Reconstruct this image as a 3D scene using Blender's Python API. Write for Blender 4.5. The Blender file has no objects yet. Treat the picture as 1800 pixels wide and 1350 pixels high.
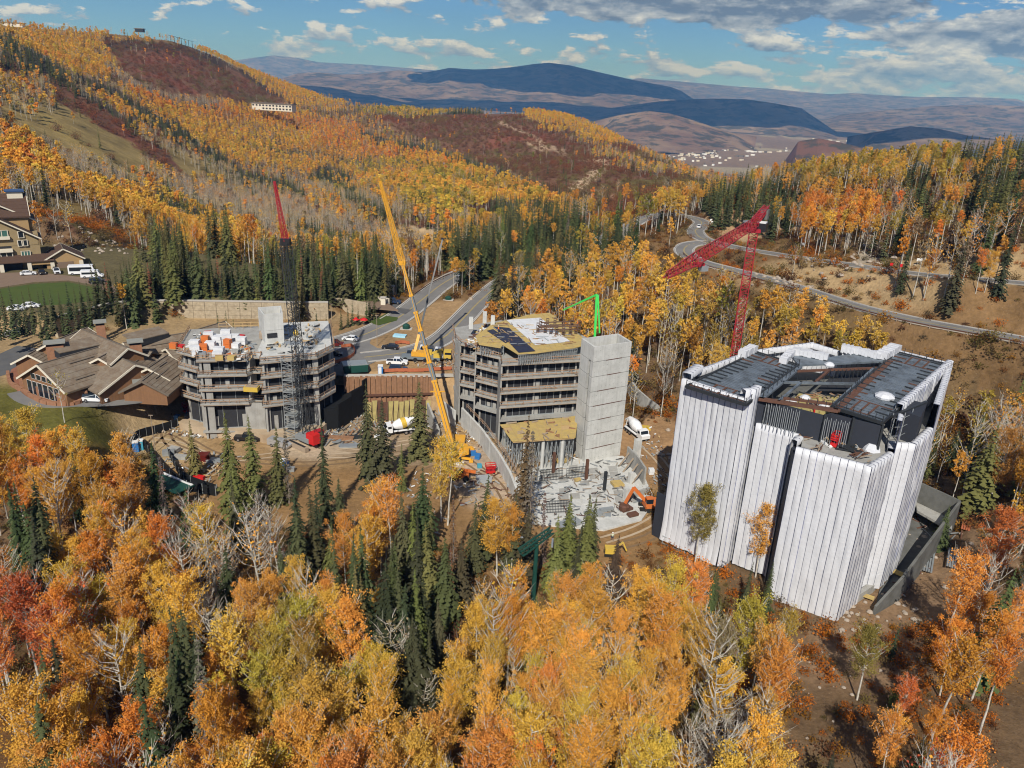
import bpy, bmesh, math, random
import numpy as np
from math import radians as rad, sin, cos, pi, hypot, atan2, sqrt
from mathutils import Vector, Matrix, noise as mn
random.seed(7); RS = np.random.RandomState(11)
S = bpy.context.scene; COL = S.collection

# ---------------------------------------------------------------- camera
CH = 80.0; FPX = 1370.0; PIT = rad(20.9); ROL = math.atan(0.05)
_f = np.array([0, cos(PIT), -sin(PIT)]); _r = np.array([1.0, 0, 0]); _u = np.array([0, sin(PIT), cos(PIT)])
IR = _r*cos(ROL) + _u*sin(ROL); IU = -_r*sin(ROL) + _u*cos(ROL)
cam_data = bpy.data.cameras.new('drone_camera'); cam = bpy.data.objects.new('drone_camera', cam_data); COL.objects.link(cam)
cam_data.sensor_width = 36; cam_data.lens = 36*FPX/1800; cam_data.clip_start = 1; cam_data.clip_end = 90000
cam.matrix_world = Matrix(((IR[0], IU[0], -_f[0], 0), (IR[1], IU[1], -_f[1], 0), (IR[2], IU[2], -_f[2], CH), (0, 0, 0, 1)))
S.camera = cam

# ---------------------------------------------------------------- sun, sky, exposure
SUN_AZ, SUN_EL = rad(8), rad(42)           # shadows fall toward +Y turned 8 degrees to the right
sdir = Vector((-sin(SUN_AZ)*cos(SUN_EL), -cos(SUN_AZ)*cos(SUN_EL), sin(SUN_EL)))
sl = bpy.data.lights.new('sun', 'SUN'); sl.energy = 5.0; sl.angle = rad(0.5); sl.color = (1, 0.95, 0.87)
so = bpy.data.objects.new('sun', sl); COL.objects.link(so); so.rotation_euler = sdir.to_track_quat('Z', 'Y').to_euler()
W = bpy.data.worlds.new('World'); S.world = W; W.use_nodes = True
S.view_settings.view_transform = 'Standard'; S.view_settings.look = 'None'; S.view_settings.exposure = 0.0; S.view_settings.gamma = 1
S.view_settings.use_curve_mapping = False
try:
    S.cycles.use_denoising = True; S.cycles.denoiser = 'OPENIMAGEDENOISE'; S.cycles.denoising_prefilter = 'ACCURATE'
    S.cycles.max_bounces = 5; S.cycles.diffuse_bounces = 2; S.cycles.glossy_bounces = 2; S.cycles.transmission_bounces = 3
    S.cycles.transparent_max_bounces = 4; S.cycles.volume_bounces = 0; S.cycles.sample_clamp_indirect = 4
    S.cycles.filter_width = 1.1
except Exception: pass

class NT:
    """small helper for node trees"""
    def __init__(s, tree): s.t = tree; s.n = tree.nodes; s.l = tree.links
    def new(s, typ, inputs=None, **kw):
        nd = s.n.new(typ)
        for k, v in kw.items(): setattr(nd, k, v)
        for k, v in (inputs or {}).items():
            if isinstance(v, bpy.types.NodeSocket): s.l.new(v, nd.inputs[k])
            elif v is not None: nd.inputs[k].default_value = v
        return nd
    def math(s, op, a, b=0.0, c=None, clamp=False):
        nd = s.n.new('ShaderNodeMath'); nd.operation = op; nd.use_clamp = clamp
        for i, v in enumerate((a, b, c)):
            if v is None: continue
            if isinstance(v, bpy.types.NodeSocket): s.l.new(v, nd.inputs[i])
            else: nd.inputs[i].default_value = v
        return nd.outputs[0]
    def mix(s, f, a, b, blend='MIX'):
        nd = s.n.new('ShaderNodeMix'); nd.data_type = 'RGBA'; nd.blend_type = blend
        for i, v in ((0, f), (6, a), (7, b)):
            if isinstance(v, bpy.types.NodeSocket): s.l.new(v, nd.inputs[i])
            else: nd.inputs[i].default_value = v if i == 0 else (tuple(v)+(1,))[:4]
        return nd.outputs[2]
    def ramp(s, fac, stops, interp='LINEAR'):
        nd = s.n.new('ShaderNodeValToRGB'); nd.color_ramp.interpolation = interp
        while len(nd.color_ramp.elements) < len(stops): nd.color_ramp.elements.new(0.5)
        for e, (p, c) in zip(nd.color_ramp.elements, stops):
            e.position = p; e.color = (tuple(c)+(1,))[:4] if not isinstance(c, (int, float)) else (c, c, c, 1)
        s.l.new(fac, nd.inputs[0]); return nd.outputs[0]
    def noise(s, vec, scale, detail=4, rough=0.55, dist=0.0):
        return s.new('ShaderNodeTexNoise', {'Vector': vec, 'Scale': scale, 'Detail': detail, 'Roughness': rough, 'Distortion': dist}).outputs[0]

HAZE = 5.2e-5
def build_world():
    w = NT(W.node_tree); w.n.clear()
    sky = w.new('ShaderNodeTexSky', sky_type='NISHITA', sun_disc=False, sun_elevation=SUN_EL, sun_rotation=math.pi+SUN_AZ,
                altitude=2400, air_density=1.0, dust_density=0.0, ozone_density=3.0)
    tc = w.new('ShaderNodeTexCoord').outputs['Generated']
    sep = w.new('ShaderNodeSeparateXYZ', {0: tc})
    z = w.math('MAXIMUM', sep.outputs[2], 0.0)
    zz = w.math('ADD', z, 0.028)
    px = w.math('DIVIDE', sep.outputs[0], zz); py = w.math('DIVIDE', sep.outputs[1], zz)
    P = w.new('ShaderNodeCombineXYZ', {0: px, 1: py}).outputs[0]
    # small cumulus: plane noise; flat dark undersides and sunlit tops come from a lifted second lookup
    def field(off, sc, det):
        v = w.new('ShaderNodeCombineXYZ', {0: px, 1: w.math('ADD', w.math('MULTIPLY', py, 0.8), off)}).outputs[0]
        return w.noise(v, sc, det, 0.6)
    vdir = w.new('ShaderNodeVectorMath', {0: tc, 1: (1, 1, 2.7)}, operation='MULTIPLY').outputs[0]
    big = w.noise(P, 0.16, 3, 0.5)
    puff = w.noise(vdir, 17, 7, 0.62, 0.15)
    puff2 = w.noise(w.new('ShaderNodeVectorMath', {0: vdir, 1: (0, 0, 0.022)}, operation='ADD').outputs[0], 17, 7, 0.62, 0.15)
    # large grey cloud bank: azimuth from centre to right at the top of the frame
    az = w.math('ARCTAN2', sep.outputs[0], sep.outputs[1])
    el = sep.outputs[2]
    bank_a = w.math('SUBTRACT', 1.0, w.math('POWER', w.math('ABSOLUTE', w.math('DIVIDE', w.math('SUBTRACT', az, 0.20), 0.27)), 2.4))
    low = w.math('ADD', 0.078, w.math('MULTIPLY', az, -0.01))
    bank_e = w.math('SUBTRACT', 1.0, w.math('POWER', w.math('ABSOLUTE', w.math('DIVIDE', w.math('SUBTRACT', el, 0.125), 0.058)), 2.0))
    bank = w.math('MINIMUM', bank_a, bank_e)
    dens = w.math('ADD', w.math('MULTIPLY', bank, 0.30, clamp=False), 0.0)
    dens = w.math('MAXIMUM', dens, -0.03)
    # second puffy bank on the right edge
    b2 = w.math('SUBTRACT', 1.0, w.math('ADD', w.math('POWER', w.math('ABSOLUTE', w.math('DIVIDE', w.math('SUBTRACT', az, 0.50), 0.16)), 2.0),
                                        w.math('POWER', w.math('ABSOLUTE', w.math('DIVIDE', w.math('SUBTRACT', el, 0.072), 0.024)), 2.0)))
    dens = w.math('MAXIMUM', dens, w.math('MULTIPLY', w.math('MAXIMUM', b2, 0.0), 0.24))
    # hazy ribbed layer close to the horizon
    hz = w.math('MULTIPLY', w.math('SUBTRACT', 1.0, w.math('ABSOLUTE', w.math('DIVIDE', w.math('SUBTRACT', el, 0.032), 0.04)), clamp=True),
                w.math('MULTIPLY', w.math('ADD', az, 0.35, clamp=True), 0.16))
    streak = w.noise(w.new('ShaderNodeVectorMath', {0: tc, 1: (6, 6, 60)}, operation='MULTIPLY').outputs[0], 1.6, 5, 0.6)
    dens = w.math('ADD', dens, hz)
    cov = w.math('ADD', w.math('ADD', w.math('MULTIPLY', puff, 0.75), w.math('MULTIPLY', streak, 0.25)), dens)
    cov2 = w.math('ADD', w.math('ADD', w.math('MULTIPLY', puff2, 0.75), w.math('MULTIPLY', streak, 0.25)), dens)
    mask = w.ramp(cov, [(0.535, 0.0), (0.585, 0.97)])
    lit = w.math('SUBTRACT', cov, cov2)                      # positive where the cloud gets thinner upward: its top
    shade = w.math('ADD', 0.52, w.math('MULTIPLY', lit, 3.2), clamp=True)
    shade = w.math('ADD', shade, w.math('MULTIPLY', w.math('MULTIPLY', w.math('SUBTRACT', el, 0.112), 5.5), w.math('MULTIPLY', bank, 2.0, clamp=True)), clamp=True)
    thick = w.ramp(cov, [(0.64, 0.0), (0.80, 1.0)])
    shade = w.math('SUBTRACT', shade, w.math('MULTIPLY', thick, 0.34), clamp=True)
    ccol = w.ramp(shade, [(0.12, (2.3, 2.9, 3.9)), (0.5, (6.6, 7.2, 8.0)), (0.8, (12.5, 12.4, 12.1))])
    skyc = w.mix(1.0, sky.outputs[0], (0.56, 0.80, 1.10), 'MULTIPLY')
    col = w.mix(mask, skyc, ccol)
    above = w.math('GREATER_THAN', sep.outputs[2], -0.02)
    col = w.mix(above, skyc, col)
    bg = w.new('ShaderNodeBackground', {0: col, 1: 0.066})
    w.new('ShaderNodeOutputWorld', {0: bg.outputs[0]})
build_world()

# ---------------------------------------------------------------- pixel <-> place
def ray(px, py): return _f + IR*(px-900)/FPX - IU*(py-675)/FPX
def atz(px, py, z=0.0):
    d = ray(px, py); t = (z-CH)/d[2]; return (d[0]*t, d[1]*t, z)
def atD(px, py, D):
    d = ray(px, py); t = D/hypot(d[0], d[1]); return (d[0]*t, d[1]*t, CH+d[2]*t)
def projn(P):
    q = P - np.array([0, 0, CH]); w_ = q@_f
    w_ = np.where(w_ < 0.1, 0.1, w_)
    return 900+FPX*(q@IR)/w_, 675-FPX*(q@IU)/w_
def sstep(a, b, x):
    t = np.clip((x-a)/(b-a), 0, 1); return t*t*(3-2*t)

# ---------------------------------------------------------------- objects
def tag(o, label=None, cat=None, group=None, kind=None):
    if label: o['label'] = label
    if cat: o['category'] = cat
    if group: o['group'] = group
    if kind: o['kind'] = kind
    return o
def thing(name, label, cat, loc=(0, 0, 0), rz=0.0, group=None):
    o = bpy.data.objects.new(name, None); COL.objects.link(o); o.location = loc; o.rotation_euler = (0, 0, rz)
    o.empty_display_size = 0.5
    return tag(o, label, cat, group)
def wloc(o):
    v = Vector((0, 0, 0))
    while o is not None: v = v + o.location; o = o.parent
    return v
def link_mesh(name, me, parent=None, label=None):
    o = bpy.data.objects.new(name, me); COL.objects.link(o)
    if parent is not None: o.parent = parent
    if label: o['label'] = label
    return o
def copy_tree(o, parent=None):
    c = o.copy(); COL.objects.link(c); c.parent = parent
    for ch in o.children: copy_tree(ch, c)
    return c
def place(o, x, y, z, rz=0.0, label=None, first=False, sc=None):
    c = o if first else copy_tree(o)
    c.location = (x, y, z); c.rotation_euler = (0, 0, rz)
    if sc: c.scale = (sc, sc, sc)
    if label: c['label'] = label
    return c

class MB:
    """collects faces and links them as one mesh object"""
    def __init__(s): s.v = []; s.f = []; s.m = []; s.mi = 0; s.cuts = []
    def add(s, vs, fs):
        b = len(s.v); s.cuts.append((b, len(s.f))); s.v.extend([tuple(p) for p in vs])
        for f in fs: s.f.append(tuple(b+i for i in f)); s.m.append(s.mi)
        return s
    def box(s, c, d, rz=0.0, bot=True):
        hx, hy, hz = d[0]/2, d[1]/2, d[2]/2; cr, sr = cos(rz), sin(rz)
        P = [(c[0]+x*cr-y*sr, c[1]+x*sr+y*cr, c[2]+z) for z in (-hz, hz) for x, y in ((-hx, -hy), (hx, -hy), (hx, hy), (-hx, hy))]
        return s.add(P, [(4, 5, 6, 7), (0, 1, 5, 4), (1, 2, 6, 5), (2, 3, 7, 6), (3, 0, 4, 7)]+([(3, 2, 1, 0)] if bot else []))
    def b2(s, x0, x1, y0, y1, z0, z1): return s.box(((x0+x1)/2, (y0+y1)/2, (z0+z1)/2), (abs(x1-x0), abs(y1-y0), abs(z1-z0)))
    def beam(s, a, b, w, h=None, up=(0, 0, 1)):
        h = h or w; a = Vector(a); b = Vector(b); d = b-a
        if d.length < 1e-6: return s
        d.normalize(); u = Vector(up)
        if abs(d.dot(u)) > 0.98: u = Vector((1, 0, 0))
        x = d.cross(u).normalized()*(w/2); y = x.normalized().cross(d).normalized()*(h/2)
        P = [p+q for p in (a, b) for q in (-x-y, x-y, x+y, -x+y)]
        return s.add(P, [(0, 3, 2, 1), (4, 5, 6, 7), (0, 1, 5, 4), (1, 2, 6, 5), (2, 3, 7, 6), (3, 0, 4, 7)])
    def tube(s, a, b, r0, r1=None, n=8, cap=True):
        r1 = r0 if r1 is None else r1; a = Vector(a); b = Vector(b); d = (b-a)
        if d.length < 1e-6: return s
        d.normalize(); u = Vector((0, 0, 1)) if abs(d.z) < 0.95 else Vector((1, 0, 0))
        x = d.cross(u).normalized(); y = x.cross(d)
        P = [p+(x*cos(t)+y*sin(t))*r for p, r in ((a, r0), (b, r1)) for t in [2*pi*i/n for i in range(n)]]
        F = [(i, n+i, n+(i+1) % n, (i+1) % n) for i in range(n)]
        if cap: F += [tuple(range(n)), tuple(range(2*n-1, n-1, -1))]
        return s.add(P, F)
    def path(s, pts, r, n=6):
        for i in range(len(pts)-1): s.tube(pts[i], pts[i+1], r, r, n)
        return s
    def prism(s, poly, z0, z1, bot=True):
        n = len(poly); ar = sum(poly[i][0]*poly[(i+1) % n][1]-poly[(i+1) % n][0]*poly[i][1] for i in range(n))
        if ar < 0: poly = poly[::-1]
        g = (lambda z, i: z[i] if isinstance(z, (list, tuple)) else z)
        P = [(p[0], p[1], g(z0, i)) for i, p in enumerate(poly)]+[(p[0], p[1], g(z1, i)) for i, p in enumerate(poly)]
        F = [(i, (i+1) % n, n+(i+1) % n, n+i) for i in range(n)]+[tuple(range(n, 2*n))]
        if bot: F.append(tuple(range(n-1, -1, -1)))
        return s.add(P, F)
    def extr(s, prof, y0, y1, tr=None):
        """profile in (x,z) extruded along y; tr maps points"""
        n = len(prof); P = [(p[0], y, p[1]) for y in (y0, y1) for p in prof]
        if tr: P = [tr(p) for p in P]
        return s.add(P, [tuple(range(n)), tuple(range(2*n-1, n-1, -1))]+[(i, n+i, n+(i+1) % n, (i+1) % n) for i in range(n)])
    def lathe(s, c, prof, n=12):
        P = [(c[0]+r*cos(2*pi*i/n), c[1]+r*sin(2*pi*i/n), c[2]+z) for r, z in prof for i in range(n)]
        F = [(k*n+i, k*n+(i+1) % n, (k+1)*n+(i+1) % n, (k+1)*n+i) for k in range(len(prof)-1) for i in range(n)]
        F += [tuple(range(n-1, -1, -1)), tuple(range((len(prof)-1)*n, len(prof)*n))]
        return s.add(P, F)
    def build(s, name, mats, parent=None, label=None, smooth=False, split=False):
        if split:
            o = None
            for i, (v0, f0) in enumerate(s.cuts):
                v1, f1 = s.cuts[i+1] if i+1 < len(s.cuts) else (len(s.v), len(s.f)); p = MB(); p.v = s.v[v0:v1]; p.f = [tuple(k-v0 for k in f) for f in s.f[f0:f1]]; p.m = s.m[f0:f1]; o = p.build(name, mats, parent)
            return o
        off = wloc(parent) if parent is not None else Vector((0, 0, 0))
        me = bpy.data.meshes.new(name)
        me.from_pydata([(p[0]-off.x, p[1]-off.y, p[2]-off.z) for p in s.v], [], s.f)
        if not isinstance(mats, (list, tuple)): mats = [mats]
        for m in mats: me.materials.append(m)
        if len(mats) > 1: me.polygons.foreach_set('material_index', s.m)
        if smooth: me.polygons.foreach_set('use_smooth', [True]*len(me.polygons))
        me.update()
        return link_mesh(name, me, parent, label)

# ---------------------------------------------------------------- materials
def mat(name, col, rough=0.8, metal=0.0, var=0.18, vscale=1.5, bump=0.0, bscale=12.0, dirt=None, dscale=0.35, damt=0.35, spec=0.3, streak=0.0):
    m = bpy.data.materials.new(name); m.use_nodes = True; t = NT(m.node_tree); t.n.clear()
    geo = t.new('ShaderNodeNewGeometry'); P = geo.outputs['Position']
    n1 = t.noise(P, vscale, 5, 0.6)
    k = t.math('ADD', 1-var, t.math('MULTIPLY', n1, 2*var))
    kc = t.new('ShaderNodeCombineColor', {0: k, 1: k, 2: k}).outputs[0]
    c = t.mix(1.0, col, kc, 'MULTIPLY')
    if dirt is not None:
        n2 = t.ramp(t.noise(P, dscale, 6, 0.65), [(0.42, 0.0), (0.68, damt)])
        c = t.mix(n2, c, dirt)
    if streak:
        sv = t.new('ShaderNodeVectorMath', {0: P, 1: (2.2, 2.2, 0.12)}, operation='MULTIPLY').outputs[0]
        n3 = t.ramp(t.noise(sv, 1.0, 4, 0.6), [(0.45, 0.0), (0.75, streak)])
        c = t.mix(n3, c, tuple(x*0.45 for x in col))
    bs = t.new('ShaderNodeBsdfPrincipled', {'Base Color': c, 'Roughness': rough, 'Metallic': metal})
    if 'Specular IOR Level' in bs.inputs: bs.inputs['Specular IOR Level'].default_value = spec
    if bump:
        h = t.noise(P, bscale, 4, 0.6)
        b = t.new('ShaderNodeBump', {'Height': h, 'Strength': bump, 'Distance': 0.1}); t.l.new(b.outputs[0], bs.inputs['Normal'])
    t.new('ShaderNodeOutputMaterial', {0: bs.outputs[0]})
    return m
M = {}
def MM(name, *a, **k): M[name] = mat(name, *a, **k); return M[name]
MM('concrete', (0.36, 0.355, 0.33), 0.9, var=0.12, vscale=0.7, dirt=(0.22, 0.2, 0.17), dscale=0.5, damt=0.5, streak=0.35, bump=0.2, bscale=3)
MM('concrete_new', (0.56, 0.56, 0.53), 0.9, var=0.10, vscale=0.9, dirt=(0.34, 0.34, 0.31), dscale=0.4, damt=0.5, streak=0.30)
MM('concrete_dark', (0.14, 0.14, 0.13), 0.9, var=0.2, dirt=(0.06, 0.06, 0.05), damt=0.6)
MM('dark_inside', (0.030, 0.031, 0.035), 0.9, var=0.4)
MM('asphalt', (0.17, 0.165, 0.16), 0.92, var=0.12, vscale=0.25, dirt=(0.25, 0.235, 0.21), dscale=0.12, damt=0.6)
MM('asphalt_dark', (0.10, 0.10, 0.102), 0.92, var=0.12, vscale=0.3, dirt=(0.16, 0.155, 0.14), dscale=0.15, damt=0.5)
MM('kerb', (0.45, 0.42, 0.37), 0.9, var=0.12)
MM('yellow_line', (0.45, 0.33, 0.08), 0.8); MM('white_paint', (0.72, 0.72, 0.70), 0.7, var=0.06)
MM('stone_wall', (0.42, 0.35, 0.245), 0.95, var=0.28, vscale=1.3, dirt=(0.20, 0.15, 0.10), dscale=0.9, damt=0.55, bump=0.6, bscale=1.6)
MM('brown_wall', (0.12, 0.085, 0.065), 0.95, var=0.25, vscale=1.2, bump=0.4, bscale=2)
MM('dirt', (0.30, 0.20, 0.105), 0.95, var=0.22, vscale=0.3, dirt=(0.42, 0.33, 0.22), dscale=0.09, damt=0.8)
MM('rut', (0.20, 0.13, 0.07), 0.95, var=0.25); MM('dirt_pale', (0.47, 0.37, 0.255), 0.95, var=0.16, vscale=0.4, dirt=(0.32, 0.22, 0.13), dscale=0.15, damt=0.7)
MM('lawn', (0.055, 0.085, 0.015), 0.95, var=0.2, vscale=0.3, dirt=(0.09, 0.10, 0.02), dscale=0.1)
MM('brick_paving', (0.20, 0.14, 0.10), 0.9, var=0.2, vscale=0.8)
MM('flag_paving', (0.26, 0.11, 0.065), 0.9, var=0.3, vscale=0.9)
MM('red_stone', (0.30, 0.15, 0.085), 0.9, var=0.35, vscale=1.4, bump=0.5, bscale=2.5)
MM('wrap', (0.62, 0.63, 0.655), 0.42, var=0.06, vscale=0.5, bump=0.8, bscale=1.4, spec=0.5, dirt=(0.45, 0.45, 0.46), dscale=0.25, damt=0.3)
MM('wrap_seam', (0.035, 0.045, 0.10), 0.6); MM('wrap_blue', (0.03, 0.05, 0.22), 0.6)
MM('deck_steel', (0.19, 0.225, 0.26), 0.5, metal=0.3, var=0.2, vscale=0.8, dirt=(0.06, 0.065, 0.07), dscale=0.5, damt=0.7)
MM('rust', (0.12, 0.058, 0.038), 0.85, var=0.35, vscale=1.5); MM('rust_orange', (0.29, 0.155, 0.085), 0.85, var=0.4, vscale=1.2, streak=0.5)
MM('steel_dark', (0.045, 0.05, 0.055), 0.5, metal=0.4, var=0.2); MM('galv', (0.40, 0.43, 0.44), 0.45, metal=0.5, var=0.15)
MM('formwork', (0.50, 0.36, 0.12), 0.75, var=0.18, vscale=1.2, dirt=(0.30, 0.24, 0.15), dscale=0.7, damt=0.5)
MM('membrane', (0.022, 0.025, 0.05), 0.5, var=0.3, vscale=0.6, dirt=(0.05, 0.05, 0.06), dscale=0.8); MM('white_deck', (0.68, 0.69, 0.70), 0.6, var=0.05, dirt=(0.5, 0.5, 0.5), dscale=0.6, damt=0.5)
MM('lumber', (0.48, 0.33, 0.16), 0.85, var=0.25, vscale=2); MM('lumber_grey', (0.33, 0.26, 0.19), 0.9, var=0.3, vscale=2)
MM('rail_wood', (0.34, 0.22, 0.14), 0.9, var=0.35, vscale=1.5)
MM('crane_yellow', (0.72, 0.36, 0.03), 0.45, var=0.08, spec=0.5, dirt=(0.4, 0.22, 0.06), damt=0.4); MM('crane_grey', (0.17, 0.20, 0.215), 0.45, var=0.1, spec=0.5)
MM('crane_red', (0.36, 0.018, 0.028), 0.45, var=0.1, spec=0.5); MM('paint_red', (0.55, 0.02, 0.02), 0.45, var=0.1)
MM('black_paint', (0.02, 0.02, 0.022), 0.4, var=0.1, spec=0.5); MM('green_boom', (0.06, 0.60, 0.10), 0.4, var=0.05, spec=0.5)
MM('orange_paint', (0.62, 0.16, 0.035), 0.5, var=0.12, dirt=(0.35, 0.14, 0.06), damt=0.4); MM('yellow_paint', (0.62, 0.42, 0.05), 0.5, var=0.15, dirt=(0.35, 0.28, 0.15), damt=0.4)
MM('blue_paint', (0.03, 0.16, 0.42), 0.5, var=0.1); MM('teal', (0.06, 0.30, 0.42), 0.6); MM('dark_green', (0.012, 0.06, 0.045), 0.6, var=0.2)
MM('car_white', (0.78, 0.79, 0.80), 0.25, var=0.02, spec=0.6); MM('car_black', (0.012, 0.013, 0.016), 0.2, var=0.05, spec=0.7)
MM('car_blue', (0.02, 0.045, 0.10), 0.25, var=0.05, spec=0.6); MM('car_grey', (0.22, 0.24, 0.26), 0.25, metal=0.4, var=0.03, spec=0.6)
MM('car_maroon', (0.12, 0.015, 0.012), 0.3, spec=0.6); MM('car_silver', (0.50, 0.51, 0.52), 0.25, metal=0.5, var=0.03)
MM('glass_dark', (0.015, 0.02, 0.028), 0.08, var=0.05, spec=0.8); MM('tyre', (0.018, 0.018, 0.018), 0.85); MM('rim', (0.4, 0.4, 0.42), 0.35, metal=0.7)
MM('glass_green', (0.06, 0.14, 0.12), 0.1, var=0.2, spec=0.8)
MM('roof_shingle', (0.175, 0.13, 0.09), 0.95, var=0.3, vscale=1.8, dirt=(0.27, 0.24, 0.19), dscale=0.5, damt=0.6, bump=0.6, bscale=4)
MM('roof_brown', (0.085, 0.05, 0.035), 0.9, var=0.25, vscale=1.5, bump=0.4, bscale=4); MM('fascia', (0.16, 0.13, 0.10), 0.8)
MM('cedar', (0.23, 0.12, 0.06), 0.8, var=0.2, streak=0.3); MM('stucco', (0.30, 0.225, 0.12), 0.9, var=0.12, vscale=0.8)
MM('stucco_light', (0.38, 0.25, 0.12), 0.9, var=0.12); MM('cream_trim', (0.66, 0.60, 0.48), 0.8, var=0.08); MM('blue_metal', (0.05, 0.10, 0.22), 0.4, metal=0.3)
MM('chimney_cap', (0.26, 0.26, 0.23), 0.8); MM('bark_white', (0.58, 0.54, 0.46), 0.9, var=0.2, vscale=2.2, dirt=(0.07, 0.06, 0.05), dscale=1.6, damt=0.5)
MM('bark_brown', (0.10, 0.075, 0.055), 0.95, var=0.3, vscale=2); MM('bark_grey', (0.24, 0.20, 0.17), 0.95, var=0.3, vscale=2)
MM('rebar', (0.13, 0.08, 0.055), 0.8, var=0.3); MM('plywood', (0.44, 0.36, 0.14), 0.85, var=0.25, vscale=0.9, dirt=(0.22, 0.2, 0.08), dscale=0.5, damt=0.6)
MM('insul_black', (0.03, 0.034, 0.045), 0.7); MM('tarp_blue', (0.35, 0.62, 0.75), 0.6); MM('rock', (0.36, 0.30, 0.24), 0.95, var=0.3, vscale=2)
MM('skin', (0.45, 0.27, 0.19), 0.6); MM('hivis', (0.55, 0.75, 0.05), 0.7); MM('hivis_orange', (0.85, 0.25, 0.03), 0.7); MM('denim', (0.05, 0.07, 0.13), 0.85); MM('hat_white', (0.8, 0.8, 0.78), 0.4)
MM('snow_fence', (0.42, 0.13, 0.06), 0.8, var=0.3); MM('mesh_and_shade_black', (0.007, 0.008, 0.009), 0.85, var=0.3); MM('grey_box', (0.33, 0.35, 0.36), 0.6)  # fence mesh black also stands in for shade beside the left building
# ---------------------------------------------------------------- terrain: control points (pixel, horizontal distance)
CP = [ # hillside on the left: ridge line
 (0,50,1500),(100,58,1550),(250,70,1600),(330,84,1650),(400,114,1700),(480,142,1750),(560,178,1800),(600,191,1850),
 (0,140,2300),(300,160,2500),(560,235,2600),(640,245,2600),(-200,40,1500),(-200,140,2300),
 # upper hillside and its shoulder
 (0,120,1000),(200,150,1150),(400,185,1350),(520,215,1450),(0,240,640),(200,260,820),(400,280,1050),(580,262,1250),(600,310,1150),(750,295,1020),
 (0,350,440),(200,350,620),(400,360,760),(600,370,780),(800,370,640),(-200,240,560),(-200,350,400),
 # second ridge in the middle
 (640,196,1560),(700,200,1560),(800,202,1560),(900,198,1580),(1000,210,1520),(1060,233,1400),(1130,268,1230),(1200,302,1080),(1260,326,930),(1300,340,780),
 (800,250,1250),(900,285,1080),(1000,305,900),(1100,335,740),(1000,370,620),(1180,345,620),
 (700,250,2500),(900,250,2500),(1060,290,2200),(1200,350,1800),(1300,390,1500),
 # lower slope and ravine behind the roads
 (150,428,318),(150,392,375),(100,330,520),(300,440,430),(500,435,540),(700,445,510),(850,430,450),(300,482,335),(500,478,400),(650,470,400),(780,455,400),
 (950,440,345),(1050,410,370),(1110,385,385),
 # hill on the right
 (1300,350,420),(1400,335,440),(1500,325,440),(1600,318,430),(1700,314,415),(1800,310,400),(1950,310,390),
 (1300,366,500),(1400,349,530),(1500,342,530),(1600,336,520),(1700,330,510),(1800,326,500),(1300,420,700),(1500,400,720),(1700,390,720),(1900,390,700),
]
CZ = [ # pixel and height
 (1230,372,23),(1300,400,24),(1400,420,27),(1500,410,31),(1450,385,30),(1650,375,39),(1600,440,34),(1700,450,37),(1790,430,43),
 (1110,470,15),(1130,620,6),(1150,560,10),(1250,600,9),(1250,520,14),(1350,520,19),(1450,590,14),(1560,640,13),(1700,560,29),(1600,520,29),
 (1700,680,13),(1790,660,17),(1750,800,6),(1700,900,3),(1790,1000,4),(1650,1050,0.5),(1790,1200,2),(1500,1250,0),(1300,1330,-1),(900,1340,-2),
 (950,560,12),(900,540,11),(60,1160,-2),(0,900,5),(150,830,5),(100,760,9),(0,700,10),(0,1340,-1),(400,1200,-2),(700,1200,-2),(600,1000,-1),(1000,1100,-1),(350,930,1),
 (1200,740,2),(1150,760,1.5),(1110,640,4),(-200,900,6),(2000,1000,8),(2000,700,24),(600,545,10),
]
WP = [(0,20,0),(-60,0,0),(60,0,0),(-150,60,4),(150,60,6),(-60,-100,0),(60,-100,0)]
for a_ in (-55,-48,-42,-36,-30,-22,-14,-6,2,10,18,26,34,42,50):
    for D_, z_ in ((3600,-270),(6500,-300),(13000,-300),(30000,-300)):
        if D_ == 3600 and a_ < -10: z_ = -120 if a_ > -20 else 40
        WP.append((D_*sin(rad(a_)), D_*cos(rad(a_)), z_))
ctl = [atD(*c) for c in CP]+[atz(*c) for c in CZ]+WP
ctl = np.array(ctl)
def pol(x, y):
    D = np.hypot(x, y); return np.arctan2(x, y)*1.8, np.log(D+1.0), D
def tps_fit(C):
    a, l, D = pol(C[:, 0], C[:, 1]); v = C[:, 2]/(D+20)
    n = len(C); r = np.hypot(a[:, None]-a[None], l[:, None]-l[None])
    K = np.where(r > 0, r*r*np.log(r+1e-9), 0)+np.eye(n)*2e-4
    Pm = np.stack([np.ones(n), a, l], 1); A = np.zeros((n+3, n+3)); A[:n, :n] = K; A[:n, n:] = Pm; A[n:, :n] = Pm.T
    return a, l, np.linalg.solve(A, np.concatenate([v, np.zeros(3)]))
TA, TL, TW = tps_fit(ctl)
def base_z(x, y):
    a, l, D = pol(x, y); out = np.zeros_like(x)
    for s_ in range(0, len(x), 20000):
        e = slice(s_, s_+20000)
        r = np.hypot(a[e, None]-TA[None], l[e, None]-TL[None]); K = np.where(r > 0, r*r*np.log(r+1e-9), 0)
        out[e] = K@TW[:-3]+TW[-3]+TW[-2]*a[e]+TW[-1]*l[e]
    return out*(D+20)
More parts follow.
